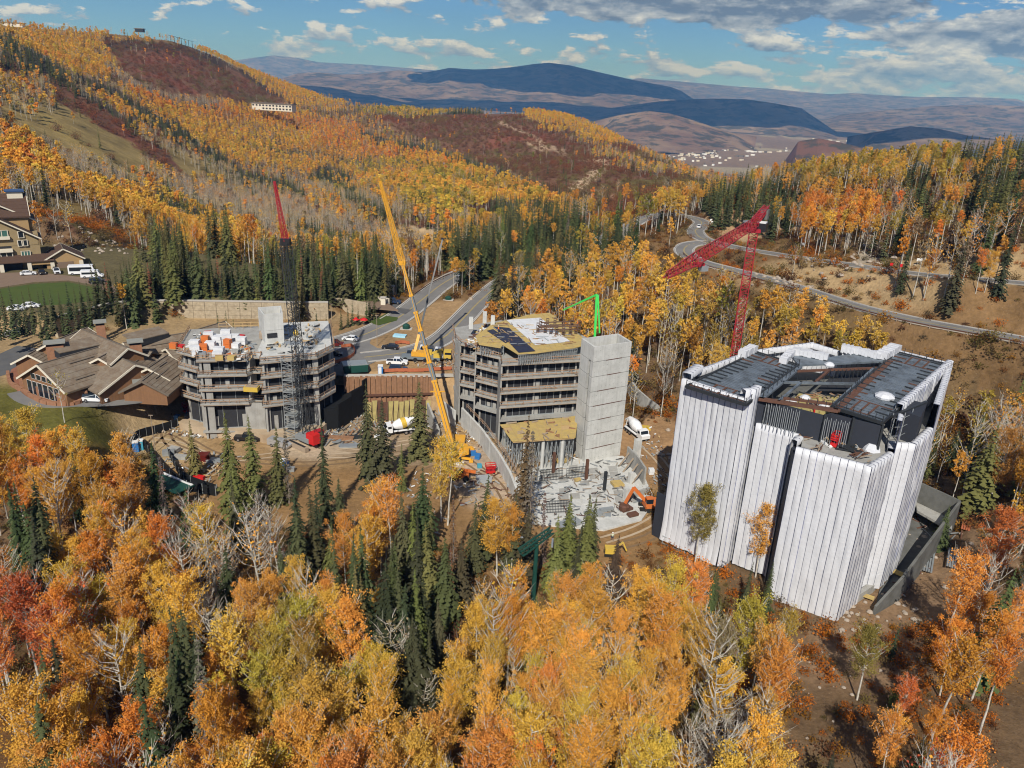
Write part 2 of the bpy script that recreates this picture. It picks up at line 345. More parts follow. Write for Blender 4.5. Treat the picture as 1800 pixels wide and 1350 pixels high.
# vectorised value noise for relief
_perm = RS.rand(256, 256)
def vnoise(x, y, sc):
    x = x/sc+1000.3; y = y/sc+1000.7; xi = np.floor(x).astype(int); yi = np.floor(y).astype(int); fx = x-xi; fy = y-yi
    fx = fx*fx*(3-2*fx); fy = fy*fy*(3-2*fy); g = lambda i, j: _perm[i % 256, j % 256]
    return (g(xi, yi)*(1-fx)+g(xi+1, yi)*fx)*(1-fy)+(g(xi, yi+1)*(1-fx)+g(xi+1, yi+1)*fx)*fy
def fbm(x, y, sc, o=4):
    s_ = 0; a = 1; t = 0
    for i in range(o): s_ = s_+a*vnoise(x+i*37.1, y-i*11.7, sc); t += a; a *= 0.5; sc = sc/2.1
    return s_/t*2-1

# roads: pixel, height
ROADS = dict(
 upper_left=([(560,612,9),(600,600,9),(640,588,9),(678,571,9.1),(708,553,9.4),(738,530,9.8),(776,500,10.4),(815,479,10.8),(850,467,11.2)], 8.6, 'road'),
 right=([(640,628,9),(708,620,9),(752,608,9.2),(784,590,9.5),(814,560,9.9),(845,528,10.4),(886,494,11.2),(925,474,12),(960,460,13),(1010,440,15),(1060,420,17),(1100,402,19.5),(1128,386,21.5),(1165,377,22.5),(1205,380,22.5),(1232,389,22.5),(1228,400,22.6),(1222,406,22.7),(1232,418,23),(1262,428,23.3),(1310,438,24),(1400,452,27),(1500,466,29.5),(1600,480,32),(1700,489,34.5),(1800,498,36.5),(1950,510,40)], 7.6, 'mountain_road'),
 lower=([(1268,429,23.3),(1240,426,23.1),(1212,430,22.6),(1202,440,22.3),(1212,451,22),(1235,461,21.8),(1280,473,21.6),(1330,485,22),(1400,505,22.8),(1500,537,24),(1600,561,25),(1700,580,26),(1800,598,27),(1950,630,28)], 7.4, 'lower_road'),
)
def smooth_path(P, step=2.5):
    P = [np.array(p, float) for p in P]; out = []
    for i in range(len(P)-1):
        p0 = P[max(i-1, 0)]; p1 = P[i]; p2 = P[i+1]; p3 = P[min(i+2, len(P)-1)]
        n = max(2, int(np.linalg.norm(p2-p1)/step))
        for k in range(n):
            t = k/n; out.append(0.5*((2*p1)+(-p0+p2)*t+(2*p0-5*p1+4*p2-p3)*t*t+(-p0+3*p1-3*p2+p3)*t**3))
    out.append(P[-1]); return np.array(out)
RP = {k: smooth_path([atz(*p) for p in v[0]]) for k, v in ROADS.items()}
allroad = np.concatenate([np.concatenate([RP[k], np.full((len(RP[k]), 1), ROADS[k][1]/2)], 1) for k in RP])
def dist_poly(x, y, poly):
    P = np.array(poly, float); n = len(P); d = np.full(x.shape, 1e9); ins = np.zeros(x.shape, bool)
    for i in range(n):
        a = P[i]; b = P[(i+1) % n]; e = b-a; L = e@e
        t = np.clip(((x-a[0])*e[0]+(y-a[1])*e[1])/L, 0, 1); d = np.minimum(d, np.hypot(x-a[0]-t*e[0], y-a[1]-t*e[1]))
        c = ((a[1] > y) != (b[1] > y)) & (x < (b[0]-a[0])*(y-a[1])/(b[1]-a[1]+1e-12)+a[0]); ins ^= c
    return np.where(ins, -d, d)
FLATS = [ # polygon, z, blend
 ([(-240,250),(-175,208),(-128,212),(-97,234),(-62,243),(-55,262),(-130,300),(-215,292)], 14.0, 14),
 ([(-175,160),(-100,152),(-92,160),(-84,176),(-70,200),(-55,238),(-62,240.5),(-97,230.8),(-118,216),(-130,207.5),(-180,203)], 9.0, 2.0),
 ([(-84,158),(-64,132),(-24,114),(20,106),(30,125),(33,150),(28,176),(-14,186),(-46,187),(-80,178)], 0.0, 12),
 ([(-60,188),(-14,189),(-8,198),(-2,215),(-6,240),(-20,280),(-60,238),(-70,212)], 9.0, 5),
 ([(-45,160),(-15,160),(-15,187.2),(-45,187.2)], 0.0, 1.2),
 ([(28,131),(56,104),(90,140),(60,160),(34,150)], 0.0, 6),
]
def rel_dist_road(x, y):
    bd = np.full(x.shape, 1e9); bz = np.zeros(x.shape)
    for s_ in range(0, len(x), 20000):
        e = slice(s_, s_+20000)
        d = np.hypot(x[e, None]-allroad[None, :, 0], y[e, None]-allroad[None, :, 1])-allroad[None, :, 3]
        j = d.argmin(1); bd[e] = d[np.arange(len(j)), j]; bz[e] = allroad[j, 2]
    return bd, bz
def terrain_z(x, y, relief=True):
    x = np.asarray(x, float); y = np.asarray(y, float); z = base_z(x, y); D = np.hypot(x, y)
    if relief:
        z = z+fbm(x, y, 14, 3)*0.7*sstep(20, 60, D)*(1-sstep(700, 1200, D))+fbm(x, y, 120, 4)*np.clip((D-350)/500, 0, 1)*9*(1-sstep(3000, 5000, D))
        z = z+fbm(x, y, 900, 4)*np.clip((D-3200)/3000, 0, 1)*45
    for poly, fz, bl in FLATS:
        d = dist_poly(x, y, poly); w = 1-sstep(0.0, bl, d); z = z*(1-w)+fz*w
    near = (D < 520) & (y > 60)
    if near.any():
        xi = x[near]; yi = y[near]; bd, bz = rel_dist_road(xi, yi); w = 1-sstep(1.2, 9.0, bd)
        z[near] = z[near]*(1-w)+(bz-0.12)*w
    return z
def tz(x, y): return float(terrain_z(np.array([x]), np.array([y]))[0])
def march(px, py, h=0.0):
    dd = np.geomspace(60, 2400, 260); r = ray(px, py)
    for _ in range(2):
        k = dd/hypot(r[0], r[1]); x, y, zz = r[0]*k, r[1]*k, CH+r[2]*k-h; m = np.nonzero(terrain_z(x, y) > zz)[0]; i = m[0] if len(m) else len(dd)-1
        dd = np.linspace(dd[max(i-1, 0)], dd[i], 12)
    return x[i], y[i], tz(x[i], y[i])

# ---------------------------------------------------------------- ground cover map: painted regions seen from the air, stored per place
# id: 0 bare brush  1 gold aspen  2 orange aspen  3 yellow-green aspen  4 leafless aspen  5 red-brown scrub  6 dry grass  7 conifer  8 orange+bare mix  9 dirt  10 dark scrub 11 none
REG = [
 ([(-50,-50),(1850,-50),(1850,1400),(-50,1400)], 0),
 ([(-50,30),(420,110),(620,185),(1000,180),(1310,330),(1110,370),(980,480),(700,530),(0,480),(-50,480)], 8),
 ([(-50,40),(180,55),(350,80),(420,110),(500,140),(600,185),(520,185),(430,165),(330,120),(180,95),(-50,75)], 1),
 ([(150,60),(330,75),(420,120),(500,170),(440,165),(300,100),(160,85)], 10),
 ([(60,90),(130,80),(170,95),(150,125),(90,130)], 1),
 ([(150,75),(320,95),(420,130),(520,185),(430,178),(380,170),(300,160),(200,140),(175,110)], 5),
 ([(0,80),(60,95),(110,130),(160,165),(200,215),(160,200),(0,110)], 7),
 ([(0,100),(110,150),(200,220),(260,270),(230,290),(100,260),(0,215)], 5),
 ([(70,60),(175,62),(195,100),(210,130),(130,125),(60,90)], 1),
 ([(170,160),(260,155),(430,185),(330,185),(210,200)], 2),
 ([(190,150),(520,190),(640,225),(800,275),(900,310),(960,340),(1000,365),(960,370),(860,355),(700,330),(560,300),(420,275),(300,235),(220,200)], 1),
 ([(230,155),(500,195),(640,220),(790,270),(820,290),(640,245),(420,215),(240,180)], 2),
 ([(600,225),(700,255),(800,285),(780,300),(640,270),(560,240)], 2),
 ([(620,270),(760,285),(900,320),(960,345),(900,350),(760,330),(620,300)], 3),
 ([(440,290),(620,310),(760,350),(860,370),(820,390),(640,360),(470,330)], 8),
 ([(195,205),(260,255),(360,290),(480,330),(400,320),(290,275),(220,240)], 7),
 ([(240,240),(330,265),(460,310),(560,345),(480,335),(350,300)], 4),
 ([(70,120),(170,170),(250,245),(360,300),(330,305),(230,260),(130,215),(60,170)], 5),
 ([(0,125),(90,130),(100,200),(120,240),(0,215)], 8),
 ([(0,165),(60,190),(160,250),(260,320),(230,325),(120,260),(0,195)], 6),
 ([(250,240),(360,285),(420,310),(330,305)], 6),
 ([(0,215),(70,250),(140,300),(60,310),(0,290)], 2),
 ([(60,250),(170,275),(250,320),(140,315)], 4),
 ([(250,300),(420,325),(480,345),(300,330)], 4),
 ([(0,320),(120,330),(280,400),(380,450),(300,440),(120,380),(0,345)], 6),
 ([(100,300),(280,330),(420,390),(480,430),(420,430),(300,400),(150,345)], 1),
 ([(300,330),(480,340),(640,380),(760,420),(740,470),(560,440),(420,390)], 4),
 ([(480,330),(600,360),(720,385),(700,400),(560,380)], 8),
 ([(540,300),(640,330),(700,360),(620,350)], 7),
 ([(220,400),(420,420),(540,480),(420,490),(260,440)], 1),
 ([(430,440),(560,450),(620,500),(520,510)], 7),
 ([(150,400),(230,415),(330,440),(420,470),(480,495),(420,515),(200,500),(120,470)], 7),
 ([(120,380),(200,395),(240,420),(160,430),(110,400)], 5),
 ([(600,450),(720,440),(820,450),(820,480),(680,530),(600,500)], 8),
 ([(580,470),(660,500),(640,520),(560,500)], 6),
 ([(700,330),(830,345),(900,360),(1000,385),(960,400),(840,380),(720,360)], 3),
 ([(640,375),(740,390),(800,400),(720,410)], 5),
 ([(720,395),(770,400),(800,430),(750,440),(722,410)], 9),
 ([(620,190),(760,190),(720,235),(640,230)], 8),
 ([(640,192),(1000,190),(1060,230),(1200,300),(1310,335),(1180,350),(1100,370),(1000,360),(940,330),(830,280),(720,235)], 5),
 ([(620,185),(790,190),(760,198),(640,200)], 3),
 ([(920,190),(1000,195),(1100,240),(1080,255),(1000,230),(930,210)], 1),
 ([(1000,235),(1100,265),(1180,300),(1140,300),(1040,265)], 8),
 ([(1180,340),(1310,335),(1340,360),(1200,380),(1110,375)], 3),
 ([(880,380),(1000,360),(1110,375),(1100,480),(960,480),(880,470)], 8),
 ([(800,360),(900,345),(1000,362),(980,380),(860,385)], 5),
 ([(840,400),(1110,370),(1130,420),(1060,470),(900,475),(820,470)], 7),
 ([(760,420),(860,400),(860,470),(780,470)], 7),
 ([(1130,380),(1200,376),(1200,400),(1140,440),(1100,420)], 0),
 ([(880,480),(960,470),(1100,440),(1180,480),(1180,620),(1080,590),(860,570),(820,590),(860,520)], 16),
 ([(1180,480),(1300,500),(1420,520),(1560,560),(1560,620),(1180,640)], 17),
 ([(1100,590),(1200,600),(1210,650),(1170,700),(1110,690)], 8),
 ([(1280,420),(1800,500),(1800,600),(1500,545),(1330,490),(1260,440)], 0),
 ([(1240,375),(1360,370),(1420,400),(1300,425),(1255,405)], 9),
 ([(1260,330),(1420,290),(1420,400),(1300,372),(1230,372)], 7),
 ([(1300,290),(1800,260),(1800,440),(1560,420),(1400,400),(1340,370)], 18),
 ([(1400,255),(1680,245),(1700,330),(1400,330)], 3),
 ([(1230,335),(1420,330),(1425,372),(1240,374)], 7), ([(1425,345),(1470,335),(1485,400),(1430,400)], 7), ([(1590,290),(1640,290),(1640,420),(1600,420)], 7), ([(1690,240),(1850,240),(1850,300),(1690,290)], 7),
 ([(190,470),(600,478),(592,528),(190,528)], 7), ([(620,440),(700,470),(690,520),(600,500)], 7), ([(860,350),(1000,372),(1110,378),(1110,430),(900,440)], 7), ([(560,290),(620,300),(600,330),(540,310)], 7),
 ([(260,405),(330,415),(320,450),(250,440)], 7), ([(500,455),(600,440),(640,470),(560,490)], 7),
 ([(1420,330),(1540,330),(1540,420),(1400,415)], 2),
 ([(1600,360),(1730,360),(1720,385),(1640,400),(1590,385)], 6),
 ([(1540,385),(1800,400),(1800,480),(1560,450)], 18),
 ([(1690,250),(1800,240),(1800,420),(1720,380)], 7),
 ([(1480,630),(1800,600),(1800,700),(1680,690)], 0),
 ([(1640,660),(1800,700),(1800,1050),(1600,1000),(1650,900)], 8),
 # foreground and middle ground, painted where the crowns show
 ([(-50,700),(1800,700),(1850,1400),(-50,1400)], 11),
 ([(1640,660),(1850,700),(1850,800),(1700,820),(1640,760)], 18),
 ([(1690,800),(1850,760),(1850,960),(1700,990),(1660,900)], 14),
 ([(-50,1000),(60,930),(200,860),(330,870),(380,1000),(400,1100),(390,1400),(-50,1400)], 2),
 ([(-50,1000),(70,1010),(90,1090),(40,1160),(-50,1150)], 12),
 ([(30,735),(130,755),(240,780),(255,830),(190,860),(60,850),(30,800)], 2),
 ([(-50,735),(35,735),(30,800),(20,830),(-50,830)], 2),
 ([(255,870),(400,880),(430,960),(390,1010),(320,980)], 4),
 ([(430,880),(520,900),(540,960),(440,960)], 4),
 ([(390,1010),(540,960),(600,900),(610,830),(690,815),(700,900),(650,1000),(690,1110),(690,1200),(760,1240),(780,1060),(870,1000),(960,1010),(1150,1000),(1250,990),(1310,1060),(1385,1080),(1400,1180),(1370,1400),(380,1400)], 1),
 ([(560,940),(610,830),(690,815),(745,850),(700,900),(650,990),(600,1080),(540,1060)], 2),
 ([(330,990),(420,1000),(440,1080),(360,1090)], 4),
 ([(395,1060),(620,1090),(600,1220),(420,1260)], 15),
 ([(1240,1010),(1390,1080),(1400,1180),(1300,1130)], 15),
 ([(1530,1190),(1620,1180),(1740,1260),(1730,1400),(1560,1400)], 14),
 ([(1600,1080),(1850,1060),(1850,1230),(1620,1200)], 14),
 ([(1690,990),(1850,960),(1850,1060),(1700,1070)], 14),
 ([(1190,1130),(1300,1110),(1330,1250),(1290,1340),(1200,1300)], 4),
]
def strip(pts, w, rid_):
    P = np.array(pts, float); T = np.gradient(P, axis=0); T /= np.linalg.norm(T, axis=1)[:, None]; Nn = np.stack([-T[:, 1], T[:, 0]], 1)*w/2; REG.append(([tuple(q) for q in P+Nn]+[tuple(q) for q in (P-Nn)[::-1]], rid_))
for pts_, w_, r_ in (([(10,52),(70,95),(115,122),(160,140),(205,160),(245,190),(285,215),(325,242),(390,272),(430,302),(500,322),(545,350)], 13, 7), ([(290,215),(330,240),(395,275)], 20, 7), ([(0,60),(50,88),(100,128)], 20, 7),
 ([(275,348),(340,375),(405,415)], 22, 7), ([(520,398),(590,420),(668,452)], 18, 7), ([(600,338),(650,360),(695,382)], 16, 7), ([(200,432),(330,450),(450,482)], 22, 7), ([(640,232),(700,247),(765,262),(825,284),(880,300),(930,318),(990,352)], 9, 7), ([(130,150),(190,190),(240,230)], 10, 7),
 ([(470,300),(560,330),(640,345),(720,372)], 10, 4), ([(60,180),(140,220),(210,262),(280,300)], 22, 6), ([(500,345),(560,372),(640,398),(700,425)], 12, 4), ([(740,190),(770,186),(800,190),(850,187)], 9, 7), ([(1290,335),(1330,330),(1380,318)], 18, 7), ([(180,110),(240,150),(300,168),(380,180)], 10, 4), ([(420,250),(520,262),(620,285),(720,318),(840,350)], 9, 3), ([(640,296),(740,312),(840,338),(930,352)], 11, 1)): strip(pts_, w_, r_)
GX = np.arange(-48, 1850, 4.0); GY = np.arange(-48, 1400, 4.0)
gxx, gyy = np.meshgrid(GX, GY); REGMAP = np.zeros(gxx.shape, int)
for poly, rid in REG:
    REGMAP[dist_poly(gxx.ravel(), gyy.ravel(), poly).reshape(gxx.shape) < 0] = rid
def region(x, y, z, jitter=0.0):
    px, py = projn(np.stack([x, y, z], 1))
    if np.any(jitter): px = px+jitter*fbm(x, y, 60, 3); py = py+jitter*0.5*fbm(x+500, y, 60, 3)
    i = np.clip(((py+48)/4).astype(int), 0, REGMAP.shape[0]-1); j = np.clip(((px+48)/4).astype(int), 0, REGMAP.shape[1]-1)
    return REGMAP[i, j], px, py

# ---------------------------------------------------------------- ground sheet
rings = [0.0, 8, 16, 24, 32, 40]
while rings[-1] < 700: rings.append(rings[-1]*1.0095+0.02)
while rings[-1] < 3000: rings.append(rings[-1]*1.014)
while rings[-1] < 45000: rings.append(rings[-1]*1.05)
rings = np.array(rings)
ang = np.concatenate([np.arange(-180, -52, 8.0), np.arange(-52, -38, 2.0), np.arange(-38, 38.01, 0.26), np.arange(40, 52, 2.0), np.arange(52, 180.1, 8.0)])
ang = np.unique(np.round(ang, 4)); ang = ang[(ang < 179.9)]
RR, AA = np.meshgrid(rings, np.radians(ang), indexing='ij')
tx = (RR*np.sin(AA)).ravel(); ty = (RR*np.cos(AA)).ravel()
tzv = terrain_z(tx, ty)
outr = np.abs(np.degrees(AA.ravel())) > 60
tzv = np.where(outr & (RR.ravel() > 300), np.where(RR.ravel() > 300, tzv*np.clip(1-(RR.ravel()-300)/2000, 0, 1)-0*tzv, tzv), tzv)
nr, na = RR.shape
GCOL = { # ground colour under each cover
 0: (0.20, 0.12, 0.055), 1: (0.24, 0.14, 0.05), 2: (0.24, 0.12, 0.045), 3: (0.15, 0.11, 0.05), 4: (0.16, 0.115, 0.075), 5: (0.145, 0.075, 0.046), 6: (0.26, 0.19, 0.075),
 7: (0.085, 0.07, 0.045), 8: (0.16, 0.10, 0.055), 9: (0.42, 0.30, 0.17), 10: (0.07, 0.045, 0.03), 11: (0.17, 0.11, 0.06), 12: (0.15, 0.09, 0.04), 13: (0.15, 0.10, 0.045), 14: (0.17, 0.10, 0.045), 15: (0.15, 0.10, 0.045), 16: (0.19, 0.115, 0.05), 17: (0.17, 0.11, 0.05), 18: (0.15, 0.10, 0.05)}
rid, ppx, ppy = region(tx, ty, tzv, np.where(np.hypot(tx, ty) > 450, 20, 5))
gc = np.array([GCOL[i] for i in range(19)])[rid]
D_ = np.hypot(tx, ty)
# scrub: patches of red, olive and brown
n1 = fbm(tx, ty, 70, 4)[:, None]; n2 = fbm(tx+900, ty+300, 22, 3)[:, None]
scr = (rid == 5)[:, None]
gc = np.where(scr & (n1+0.5*n2 > 0.35), (0.17, 0.065, 0.04), gc); gc = np.where(scr & (n1+0.5*n2 < -0.40), (0.13, 0.10, 0.04), gc)
gc = gc*(1+0.35*n2)
# site: packed earth, grass, meadow
def paint(poly, c, bl=3.0, jag=2.0):
    global gc
    m = (D_ < 700); d = dist_poly(tx[m], ty[m], poly)+jag*fbm(tx[m], ty[m], 9, 3); w = (1-sstep(0, bl, d))[:, None]
    gc[m] = gc[m]*(1-w)+np.array(c)*w
def pz(pts, z): return [atz(x, y, z)[:2] for x, y in pts]
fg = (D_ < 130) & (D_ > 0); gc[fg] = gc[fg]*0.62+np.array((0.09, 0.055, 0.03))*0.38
paint(FLATS[2][0], (0.33, 0.215, 0.105), 6)
paint([(-80,150),(-60,128),(-24,114),(20,106),(30,128),(24,140),(-5,150),(-50,150)], (0.27, 0.16, 0.07), 6)
paint([(-50,158),(-18,158),(-14,187),(-46,187)], (0.33, 0.24, 0.15), 2)
paint([(-58,187),(-10,189),(-2,210),(-6,240),(-20,262),(-60,238),(-70,212)], (0.34, 0.22, 0.11), 3)
paint(FLATS[1][0], (0.33, 0.23, 0.12), 4)
paint([(-190,120),(-140,115),(-100,128),(-86,150),(-98,162),(-120,166),(-190,178)], (0.13, 0.12, 0.028), 8)
paint(FLATS[0][0], (0.12, 0.10, 0.05), 4)
paint(pz([(1250,380),(1300,395),(1420,415),(1340,420),(1270,412),(1252,398)], 23), (0.44, 0.28, 0.15), 4)
paint(pz([(1505,470),(1560,470),(1548,420),(1580,395),(1570,385),(1520,420)], 33), (0.36, 0.30, 0.22), 2, 1)
paint(pz([(1260,445),(1800,540),(1800,575),(1500,530),(1330,478)], 25), (0.36, 0.25, 0.13), 5, 4)
paint([(28,150),(36,156),(52,168),(40,185),(26,180)], (0.33, 0.20, 0.10), 5)
paint([(40,98),(60,92),(90,104),(100,122),(90,140),(72,124),(56,104)], (0.22, 0.14, 0.08), 6)
def ray_hit(px, py, d0=150, d1=3000):
    dd = np.geomspace(d0, d1, 500); r = ray(px, py); k = dd/hypot(r[0], r[1]); x, y, zz = r[0]*k, r[1]*k, CH+r[2]*k; m = np.nonzero(base_z(x, y) > zz)[0]
    i = m[0] if len(m) else len(dd)-1; return x[i], y[i]
def trail(pts, w, c):
    P = [ray_hit(*p) for p in pts]
    for a, b_ in zip(P[:-1], P[1:]):
        d = np.array([b_[0]-a[0], b_[1]-a[1]]); d = d/np.linalg.norm(d); n = np.array([-d[1], d[0]])*w; a = np.array(a)-d*w*.5; b_ = np.array(b_)+d*w*.5
        m = (np.hypot(tx-(a[0]+b_[0])/2, ty-(a[1]+b_[1])/2) < np.linalg.norm(b_-a)); dm = dist_poly(tx[m], ty[m], [a-n, b_-n, b_+n, a+n]); wt = (1-sstep(-1, 3, dm))[:, None]; gc[m] = gc[m]*(1-wt)+np.array(c)*wt
trail([(1012,328),(1030,322),(1050,312),(1053,300),(1058,284),(1030,292)], 7, (0.50, 0.36, 0.24)); trail([(1012,328),(1040,334),(1075,338),(1110,347)], 7, (0.50, 0.36, 0.24)); trail([(880,212),(940,240),(985,265),(1030,292)], 4, (0.34, 0.24, 0.16))
trail([(0,165),(60,200),(120,240),(190,290),(260,322)], 12, (0.30, 0.22, 0.08)); trail([(250,243),(310,270),(380,300)], 10, (0.30, 0.22, 0.09)); trail([(0,325),(100,330),(200,370),(290,405),(370,450)], 8, (0.30, 0.21, 0.09)); trail([(940,250),(955,262)], 12, (.4,.28,.18))
paint(pz([(500,760),(560,755),(600,775),(560,800),(510,790)], 0), (0.45, 0.35, 0.24), 6); paint(pz([(240,730),(330,715),(330,760),(300,790),(255,770)], 3), (0.40, 0.29, 0.16), 6); paint(pz([(800,800),(870,790),(900,860),(850,880)], 0), (0.45, 0.34, 0.24), 6)
# far valley floor: tan fields, pale towns, dark scrub
far = sstep(2600, 4200, D_)[:, None]
vf = np.array((0.20, 0.135, 0.085))*(1+0.35*fbm(tx, ty, 1400, 4))[:, None]
vf = np.where((fbm(tx+77, ty, 700, 3) > 0.30)[:, None], (0.32, 0.26, 0.17), vf); vf = np.where((fbm(tx, ty+999, 900, 4) < -0.32)[:, None], (0.09, 0.07, 0.045), vf)
gc = gc*(1-far)+vf*far
gc = np.clip(gc, 0.01, 0.8)
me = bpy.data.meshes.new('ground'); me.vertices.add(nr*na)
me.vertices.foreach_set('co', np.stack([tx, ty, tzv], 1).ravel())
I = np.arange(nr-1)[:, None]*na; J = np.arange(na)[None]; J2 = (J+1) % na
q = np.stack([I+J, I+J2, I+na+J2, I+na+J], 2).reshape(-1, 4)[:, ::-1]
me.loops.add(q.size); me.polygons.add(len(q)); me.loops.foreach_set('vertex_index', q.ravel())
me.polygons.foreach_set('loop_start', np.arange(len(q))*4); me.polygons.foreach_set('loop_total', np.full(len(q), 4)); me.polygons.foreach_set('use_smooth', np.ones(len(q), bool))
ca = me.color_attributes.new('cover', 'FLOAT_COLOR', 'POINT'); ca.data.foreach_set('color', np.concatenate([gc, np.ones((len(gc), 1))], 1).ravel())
me.update(); me.validate()
gm = bpy.data.materials.new('ground_cover'); gm.use_nodes = True; t = NT(gm.node_tree); t.n.clear()
P = t.new('ShaderNodeNewGeometry').outputs['Position']; a = t.new('ShaderNodeAttribute', attribute_name='cover').outputs['Color']
na_ = t.noise(P, 0.9, 6, 0.7); nb_ = t.noise(P, 0.12, 5, 0.6); nc_ = t.noise(P, 0.02, 5, 0.6)
k = t.math('MULTIPLY', t.math('ADD', 0.35, t.math('MULTIPLY', na_, 1.3)), t.math('ADD', 0.5, nb_)); k = t.math('MULTIPLY', k, t.math('ADD', 0.6, t.math('MULTIPLY', nc_, 0.8)))
c = t.mix(1.0, a, t.new('ShaderNodeCombineColor', {0: k, 1: k, 2: k}).outputs[0], 'MULTIPLY')
pale = t.ramp(t.noise(P, 2.3, 3, 0.6), [(0.62, 0.0), (0.75, 0.45)]); c = t.mix(pale, c, (0.34, 0.27, 0.17))
bp = t.new('ShaderNodeBump', {'Height': na_, 'Strength': 0.7, 'Distance': 0.5})
bs = t.new('ShaderNodeBsdfPrincipled', {'Base Color': c, 'Roughness': 1.0, 'Normal': bp.outputs[0]}); bs.inputs['Specular IOR Level'].default_value = 0.1
t.new('ShaderNodeOutputMaterial', {0: bs.outputs[0]})
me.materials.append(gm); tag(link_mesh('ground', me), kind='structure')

# ---------------------------------------------------------------- roads with kerbs and centre lines
def ribbon(name, path, off0, off1, dz, m, kind='structure', parent=None, thick=0.0):
    P = np.array(path); T = np.gradient(P[:, :2], axis=0); T /= np.linalg.norm(T, axis=1)[:, None]+1e-9; N = np.stack([T[:, 1], -T[:, 0]], 1)
    b = MB(); n = len(P); A = P[:, :2]+N*off0; B = P[:, :2]+N*off1
    vs = [(A[i, 0], A[i, 1], P[i, 2]+dz) for i in range(n)]+[(B[i, 0], B[i, 1], P[i, 2]+dz) for i in range(n)]
    fs = [(i, i+1, n+i+1, n+i) for i in range(n-1)]
    if thick:
        vs += [(x, y, z-thick) for x, y, z in vs]
        fs += [(2*n+i, 2*n+i+1, i+1, i) for i in range(n-1)]+[(n+i, n+i+1, 3*n+i+1, 3*n+i) for i in range(n-1)]
    b.add(vs, fs); o = b.build(name, m, parent)
    me_ = o.data
    if me_.polygons[0].normal.z < 0: me_.flip_normals()
    if kind: o['kind'] = kind
    return o
for k_, (pts_, w_, nm_) in ROADS.items():
    pth = RP[k_]; h = w_/2
    r_ = ribbon(nm_, pth, -h, h, 0.02, M['asphalt'] if k_ != 'right' else M['asphalt'])
    ribbon('kerb', pth, h, h+0.45, 0.13, M['kerb'], None, r_, 0.3); ribbon('kerb', pth, -h-0.45, -h, 0.13, M['kerb'], None, r_, 0.3)
    for s_ in (-0.14, 0.14): ribbon('centre_line', pth, s_-0.07, s_+0.07, 0.026, M['yellow_line'], None, r_)
    for s_ in (-1, 1): ribbon('edge_line', pth, s_*(h-0.35)-0.06, s_*(h-0.35)+0.06, 0.025, M['white_paint'], None, r_)
def patch(name, pts, z, m, th=0.0, px=True, kind='structure', parent=None):
    poly = [atz(x, y, z)[:2] for x, y in pts] if px else pts
    b = MB(); b.prism(poly, z-0.4, z+th); o = b.build(name, m, parent)
    if kind: o['kind'] = kind
    return o
patch('plaza_asphalt', [(540,612),(590,590),(640,574),(690,562),(672,580),(652,594),(650,604),(664,612),(705,616),(690,622),(650,640),(640,650),(612,660),(560,655)], 9.0, M['asphalt'], 0.012)
patch('side_drive', [(688,536),(722,524),(742,533),(712,552),(700,548)], 9.55, M['asphalt_dark'], 0.03)
patch('corner_lawn', [(650,566),(690,545),(702,553),(698,563),(665,571)], 9.3, M['lawn'], 0.03)
patch('hotel_drive', [(-60,520),(0,505),(60,496),(120,493),(160,500),(185,512),(198,530),(215,532),(205,508),(188,492),(150,488),(60,478),(-60,482)], 14.0, M['brick_paving'], 0.02)
patch('hotel_lawn', [(-60,525),(0,508),(60,499),(120,496),(160,504),(180,517),(170,528),(100,536),(0,540),(-60,542)], 14.0, M['lawn'], 0.03)
patch('brick_walk', [(560,522),(600,522),(680,532),(700,545),(640,540),(560,530)], 11.3, M['brick_paving'], 0.03)
pth = smooth_path([atz(*p) for p in ((24,690,9.3),(36,700,9.2),(60,710,9),(100,713,9),(150,710,9),(200,708,9),(250,703,9),(262,699,9))], 1.5)
ribbon('footpath', pth, -1.3, 1.3, 0.09, M['asphalt'], 'structure', None, 0.3)
patch('terrace_paving', [(30,690),(55,706),(110,705),(150,700),(135,680),(85,672),(40,640),(20,650),(15,665),(32,676)], 9.0, M['flag_paving'], 0.12)
patch('drive_left', [(-40,640),(30,608),(62,612),(60,640),(20,655),(-40,675)], 9.0, M['asphalt_dark'], 0.03)

